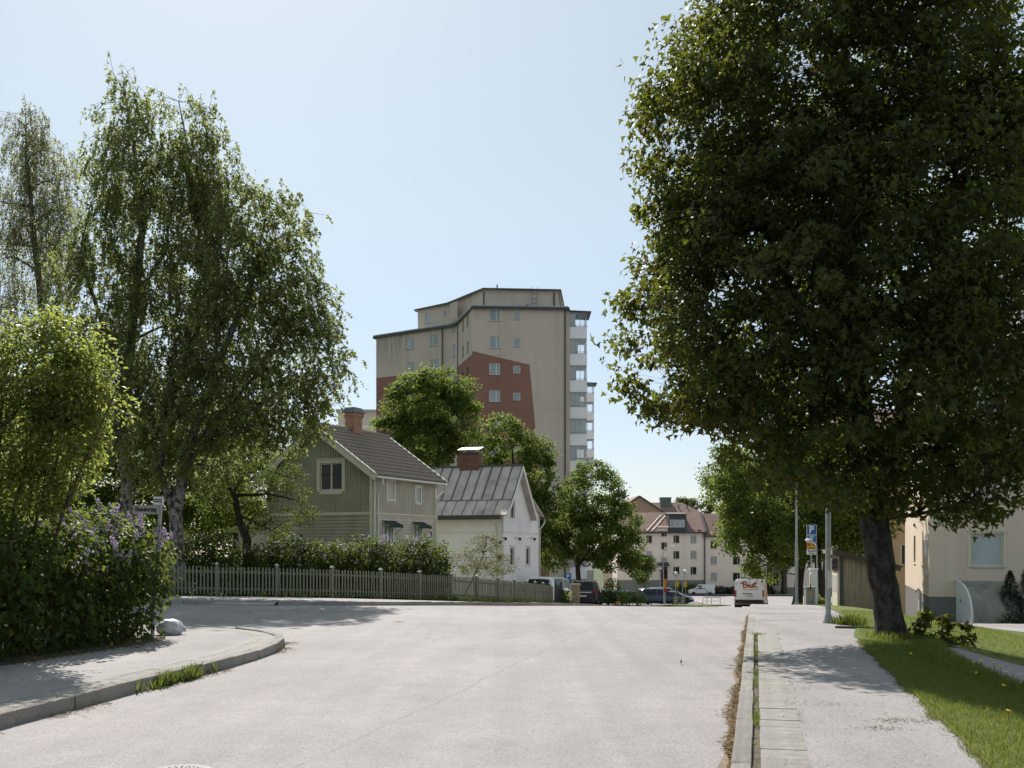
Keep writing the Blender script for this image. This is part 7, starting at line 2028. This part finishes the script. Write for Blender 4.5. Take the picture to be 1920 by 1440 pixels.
vehicle('hatch', 'parked_car', 'small blue grey car glimpsed behind the shrubs of the parking lot', 'car', 14.6, 131, R(60), paint('grey_blue_paint', (.10,.16,.26)), 1.0, CG)
vehicle('hatch', 'parked_car', 'small blue car mostly hidden to the right of the dark family car', 'car', 9.6, 101, R(20), PB, .95, CG)
def caddy_d(v, L, S, w):
    m = MB()
    for k in range(4): m.bx(-.6+k*.2, -.45+k*.2, w-.005, w+.004, 1.05, 1.2)
    m.build('lettering', M_TRIMB, v)
vehicle('caddy', 'delivery_van', 'small white delivery van parked along the far street before the beige block', 'van', 33.2, 184.5, R(-88), PW, 1.05, None, caddy_d)

# ================================================================== small things on the road
bd = thing('bird', 'small black and white wagtail standing on the road', 'bird', (2.42, 15.05, 0.0), R(72)); bd.scale = (.62,.62,.62)
bm = bmesh.new()
M_BIRD = mat('bird_plumage', (.012,.011,.012), .7, .2, 30)
m = MB(); prof = [(-.095,.000,.052,.004),(-.06,.0,.055,.010),(-.03,.0,.058,.019),(.0,.0,.062,.024),(.025,.0,.07,.021),(.042,.0,.082,.014),(.055,.0,.095,.0165),(.068,.0,.097,.013),(.078,.0,.095,.005),(.095,.0,.093,.0015)]
m.tube([(a,b,c) for a,b,c,d in prof],[d for *_,d in prof],10); m.build('body', M_BIRD, bd, True)
m = MB(); m.sphere((.018,0,.058),(.03,.017,.015),8,6); m.build('breast', M_SIGNW, bd)
for s in (-.009,.009): m = MB(); m.tube([(.0,s,.045),(-.006,s,.022),(.002,s,0),(.014,s,0)],.0018,4); m.build('leg', M_BLACK, bd)
for s in (-1,1): m = MB(); m.add([(.03,s*.021,.075),(.01,s*.026,.062),(-.05,s*.012,.056),(-.075,s*.004,.058),(-.01,s*.02,.076)],[(0,1,2,3,4)]); m.build('wing', M_BIRD, bd)
mh = thing('manhole_cover', 'pale round manhole cover in the road at the bottom edge', 'manhole cover', (-2.46, 7.78, 0.002))
m = MB(); m.lathe([(.0,0),(.20,0),(.20,.012),(.17,.012),(.0,.012)],28); m.build('lid', mat('worn_iron', (.17,.165,.16), .6, .3, 14, spec=.25), mh)
m = MB()
for k in range(3):
    for j in range(18+k*0):
        a = 2*math.pi*j/18; r_ = .05+.045*k; m.box((r_*math.cos(a),r_*math.sin(a),.014),(.012,.012,.005))
m.build('studs', MATS['worn_iron'], mh, kind='stuff')
m = MB(); m.lathe([(.202,-.01),(.235,-.01),(.235,.008),(.202,.008)],28); m.build('rim', M_DARKMETAL, mh)
dr = thing('slotted_strip', 'dark slotted strip across the grass edge beside the tree', 'drain', (6.85, 20.4, Z(6.85,20.4)+.14), R(-20))
m = MB(); m.bx(-.55,.55,-.07,-.05,-.02,.02); m.bx(-.55,.55,.05,.07,-.02,.02)
m.build('frame', M_DARKMETAL, dr)  # dark metal strip with slats, laid across the grass edge
for k in range(14): m = MB(); m.bx(-.53+k*.077,-.50+k*.077,-.05,.05,-.01,.012); m.build('slat', M_DARKMETAL, dr)

# ================================================================== grass, weeds, litter
def scatter_poly(poly, n):
    P_ = np.array(poly); x0,y0 = P_.min(0); x1,y1 = P_.max(0); X = np.empty(0); Y = np.empty(0)
    while len(X) < n:
        a = rng.uniform(x0,x1,n*3); b = rng.uniform(y0,y1,n*3); k = inside(poly,a,b); X = np.concatenate([X,a[k]]); Y = np.concatenate([Y,b[k]])
    return X[:n], Y[:n]
def blades(name, X, Y, off, size, lm=L_GRASS, lean=0.35, label=None, cat=None, shape='blade'):
    n = len(X); C = np.stack([X,Y,zt(X,Y)+off],1)
    # upright blades: tip direction mostly up
    S = size*rng.uniform(.5,1.4,n); t = rng.normal(size=(n,3))*lean; t[:,2] += 1; t /= np.linalg.norm(t,axis=1,keepdims=True)
    b = np.cross(t, rng.normal(size=(n,3))); b /= np.linalg.norm(b,axis=1,keepdims=True); nr = np.cross(t,b)
    pts, faces = SHAPES[shape]; pts = np.array(pts,float); k = len(pts)
    V = (C[:,None,:]+S[:,None,None]*(pts[None,:,0,None]*t[:,None,:]+pts[None,:,1,None]*b[:,None,:]*.8+pts[None,:,2,None]*nr[:,None,:])).reshape(-1,3)
    fl = np.array([i for f in faces for i in f]); ln = np.array([len(f) for f in faces])
    loops = (fl[None,:]+(np.arange(n)*k)[:,None]).ravel(); tot = np.tile(ln,n); start = np.concatenate([[0],np.cumsum(tot)[:-1]])
    me = bpy.data.meshes.new(name); me.vertices.add(len(V)); me.vertices.foreach_set('co',V.ravel()); me.loops.add(len(loops)); me.loops.foreach_set('vertex_index',loops.astype(np.int32))
    me.polygons.add(len(tot)); me.polygons.foreach_set('loop_start',start.astype(np.int32)); 
    try: me.polygons.foreach_set('loop_total',tot.astype(np.int32))
    except Exception: pass
    me.materials.append(lm); me.update(calc_edges=True); me.validate()
    o = bpy.data.objects.new(name, me); col.objects.link(o); o['kind'] = 'stuff'
    if label: tag(o, label, cat or 'grass')
    return o
BW = sorted((y, x-float(kx(y))) for x, y in back)
def edge_x(y): return kx(y) + np.interp(y, [b[0] for b in BW], [b[1] for b in BW])
verge_poly = [(float(edge_x(y))-.01, float(y)) for y in np.arange(5,17.6,.5)] + [(6.85,17.5)] + list(reversed([p for p in path_a if p[1] > 3]))
X, Y = scatter_poly(verge_poly, 42000); blades('grass', X, Y, .13, .05, label='short mown grass on the verge between the footpath and the garden path')
ys = rng.uniform(5,17.5,5200); wob = .03*np.sin(ys*3.1)+.025*np.sin(ys*7.7)
blades('grass', edge_x(ys)-.02+wob+rng.normal(size=len(ys))*.03, ys, .115, .055, L_GRASS, .6, 'ragged grass creeping over the edge of the footpath')
# uncut taller grass along the garden path
tx = []; ty = []
pa = [Vector(p) for p in path_a if p[1] > 5]
for _ in range(15000):
    t = random.random()*(len(pa)-1); i = int(t); p = pa[i].lerp(pa[i+1], t-i); tx.append(p.x-abs(random.gauss(0,.16))+.03); ty.append(p.y+random.gauss(0,.05))
blades('tall_grass', np.array(tx), np.array(ty), .12, .11, lean=.25, label='taller uncut grass fringe along the garden path edge')
lawn_near = [(float(kx(17.6))+1.95,17.6),(float(kx(21))+2.2,21),(float(kx(27))+2.3,27),(13,29),(13.0,25),(13.6,18),(12,12),(7.8,12.6),(7.5,15.1),(7.38,16.3),(7.4,17.3)]
X, Y = scatter_poly(lawn_near, 36000); blades('grass', X, Y, .13, .055, label='sunlit lawn grass between the maple trunk and the block')
# weeds in the joint behind the right kerb, and tufts
def seam(line_fn, y0, y1, n, w, clump):
    ys = rng.uniform(y0,y1,n); f = np.sin(ys*2.1)+np.sin(ys*5.3+1)+.6*np.sin(ys*11.7); k = f + rng.normal(size=n)*.6 > clump; ys = ys[k]; return line_fn(ys)+rng.normal(size=len(ys))*w, ys
X, Y = seam(lambda y: kx(y)+.172, 6.4, 18.6, 5600, .017, .75); blades('weeds', X, Y, .10, .045, L_WEED, .5, 'small green weeds growing in the joint behind the right kerb', 'weeds')
X, Y = seam(lambda y: kx(y)+.57, 6.4, 19.2, 3000, .015, 1.0); blades('weeds', X, Y, .11, .03, L_WEED, .6, 'thin weeds between the slab strip and the footpath', 'weeds')
X = rng.normal(-4.12,.16,1100); Y = rng.normal(13.05,.30,1100)
o_ = X*0; 
# project the tuft on to the kerb line
lk = np.array(LK); ii = np.array([int(np.argmin((lk[:,0]-a)**2+(lk[:,1]-b)**2)) for a,b in zip(X,Y)])
X = lk[ii][:,0]+rng.normal(size=len(X))*.03+.03; Y = lk[ii][:,1]+rng.normal(size=len(X))*.16
blades('grass_tuft', X, Y, .0, .15, L_WEED, .3, 'bright tuft of grass growing at the face of the left kerb', 'grass tuft')
X = []; Y = []
for p, n_ in ((.35,160),(.30,120),(.25,260),(.45,150)):
    q = lk[int(p*len(lk))]; X += list(q[0]-.15+rng.normal(size=n_)*.02); Y += list(q[1]+rng.normal(size=n_)*.3)
blades('weeds', np.array(X), np.array(Y), .11, .035, L_WEED, .5, 'sparse weeds along the joint behind the left kerb', 'weeds')
for lab, x, y, n_, r_, s_ in (('small weeds at the end of the slab strip', 4.43, 18.95, 260, .05, .05), ('tuft of long grass at the foot of the nearest lamp post', 6.95,21.6,700,.13,.20), ('tuft of grass at the back of the slab strip end', 5.2,20.0,400,.3,.035)):
    X = rng.normal(x,r_,n_); Y = rng.normal(y,r_*2,n_); blades('grass_tuft', X, Y, .1, s_, L_GRASS, .3, lab, 'grass tuft')
X = rng.normal(6.8,.25,2600); Y = rng.normal(18.05,.3,2600); blades('grass_tuft', X, Y, .1, .13, L_GRASS, .35, 'longer grass round the foot of the maple trunk', 'grass tuft')
# along the foot of the picket fence
FSa = np.array(FENCE_S); X = []; Y = []
for k in range(len(FSa)-1):
    a, b = FSa[k], FSa[k+1]; L__ = np.linalg.norm(b-a)
    if b[0] < -12: continue
    dens = 90 if a[0] > -4 else 14
    n_ = int(L__*dens*2.2); t = rng.uniform(0,1,n_); X += list(a[0]+(b[0]-a[0])*t+rng.normal(size=n_)*.10); Y += list(a[1]+(b[1]-a[1])*t-.08+rng.normal(size=n_)*.12)
blades('grass', np.array(X), np.array(Y), .1, .24, L_WEED, .35, 'rough grass and weeds along the foot of the picket fence')
X, Y = scatter_poly([(-3.0,43.4),(-.2,48.6),(2.3,59.2),(-1,60),(-6,48)], 6000); blades('grass', X, Y, .1, .12, L_GRASS, .4, 'garden grass behind the picket fence')
# footpath moss lines and grass clippings
def flakes(name, C, size, m_, label, cat):
    me = leaves_mesh(name, C, size*rng.uniform(.5,1.4,len(C)), m_, 'flake', up=3.0, droop=0.0); o = bpy.data.objects.new(name, me); col.objects.link(o); tag(o, label, cat, None, 'stuff'); return o
M_SEED = leaf_mat('dry_maple_seed', (.11,.075,.035), (.26,.19,.095), (.3,.22,.1), .2, .8, .1)
ys = rng.uniform(6.0, 27, 9000)**1.0; wv = .045+.02*np.sin(ys*1.3)+.02*np.sin(ys*3.7); xs = kx(ys)-.012-np.abs(rng.normal(size=len(ys)))*wv*np.clip((30-ys)/14,.3,1)
flakes('leaf_litter', np.stack([xs,ys,zt(xs,ys)+.008+rng.uniform(0,.012,len(ys))],1), .024, M_SEED, 'strip of dry brown maple seeds and litter in the right gutter', 'litter')
sheet('gutter_grit', [(float(kx(y))-.008, float(y)) for y in np.arange(5.5,24,.5)] + [(float(kx(y))-.10-.03*math.sin(y*1.9)-.02*math.sin(y*5.1), float(y)) for y in np.arange(24,5.5,-.5)], .004, M_DUST, .4)
X = []; Y = []
for k in range(2600):
    i = random.randrange(int(len(lk)*.22), int(len(lk)*.72)); p = lk[i].copy(); q = lk[min(i+1,len(lk)-1)]; t_ = random.random(); p = p+(q-p)*t_; tn = (q-p)/max(1e-6,np.linalg.norm(q-p)); nn_ = np.array([tn[1],-tn[0]])
    if math.sin(p[1]*1.9)+math.sin(p[1]*4.1+1) < .1: continue
    p = p+nn_*abs(random.gauss(.02,.10)); X.append(p[0]); Y.append(p[1])
X = np.array(X); Y = np.array(Y); flakes('leaf_litter', np.stack([X,Y,zt(X,Y)+.008],1), .024, M_SEED, 'thin dry litter along the left kerb', 'litter')
C = []
for (cx_,cy_,n_,rx,ry) in ((3.5,9.4,170,.16,.10),(3.15,9.0,80,.10,.08),(3.0,10.4,60,.2,.14),(3.2,11.5,50,.2,.08),(2.9,12.4,60,.15,.15),(4.4,21.6,500,.7,.25),(5.6,22.8,500,.6,.2),(4.0,8.2,120,.2,.08),(6.2,25.5,700,1.0,.10),(7.2,28,600,1.2,.12)):
    for _ in range(n_): x,y = cx_+random.gauss(0,rx), cy_+random.gauss(0,ry); C.append((x,y,Z(x,y)+.127))
flakes('grass_clippings', np.array(C), .016, leaf_mat('dry_clippings', (.10,.10,.035), (.24,.21,.10), (.2,.2,.08), .2, .8, .1), 'dry grass clippings scattered on the footpath', 'clippings')
C = [];
for _ in range(900):
    y = random.uniform(10,17); x = np.interp(y,[9,13.7,16.9],[-7.6,-6.75,-5.95])+random.gauss(-.05,.14); C.append((x,y,Z(x,y)+.128))
flakes('leaf_litter', np.array(C), .04, M_SEED, 'dry leaves along the foot of the lilac hedge', 'litter')
C = []
for _ in range(2200):
    y = random.uniform(5.5, 17.5); x = float(edge_x(y)) - abs(random.gauss(0,.06)) + .02; C.append((x,y,Z(x,y)+.128))
for _ in range(260):
    y = random.uniform(6, 19); x = float(kx(y)) + random.uniform(.2, 1.85); C.append((x,y,Z(x,y)+.128))
flakes('leaf_litter', np.array(C), .017, M_SEED, 'dry bits scattered over the footpath and along the grass edge', 'litter')
# dandelions
M_DAND = mat('dandelion_yellow', (.72,.50,.02), .7, .1, 20)
dhm = MB(); dhm.lathe([(.0,0),(.012,.0),(.024,.012),(.018,.018),(.0,.02)],9); dh = dhm.mesh('flower_head', M_DAND); dsm = MB(); dsm.tube([(0,0,0),(0,0,1)],.003,4); dsme = dsm.mesh('stem', L_WEED)
DL = ['dandelion closest to the garden path, farthest back of the verge', 'dandelion in the long grass beside the path bend', 'uppermost dandelion of the yellow cluster at the right edge', 'dandelion just below the top of the right edge cluster', 'dandelion in the middle of the right edge cluster', 'dandelion lowest in the shade at the right edge', 'dandelion touching the picture edge by the path', 'dandelion at the picture edge nearest to us', 'lone dandelion near the shoots of the maple', 'dandelion between the path and the maple shoots', 'lone dandelion in the mid verge shade', 'lone dandelion in the sunlit grass by the footpath', 'dandelion at the border of sun and shade', 'dandelion half hidden in the tall path grass']
for k, (x,y) in enumerate([(6.0,12.9),(5.8,13.2),(5.95,11.3),(5.75,11.0),(5.9,10.6),(5.65,10.4),(5.98,10.2),(5.85,9.8),(5.5,14.5),(6.3,14.1),(5.3,12.0),(4.3,9.1),(5.1,10.9),(6.15,13.4)]):
    h = .12 if y < 13.6 else .08
    d_ = thing('dandelion', 'yellow ' + DL[k], 'flower', (x,y,Z(x,y)+.13), 0, 'dandelions in the verge'); inst('stem', dsme, d_, (0,0,0), (0,0,0), (1,1,h)); inst('flower_head', dh, d_, (0,0,h), (random.uniform(-.3,.3),random.uniform(-.3,.3),0))
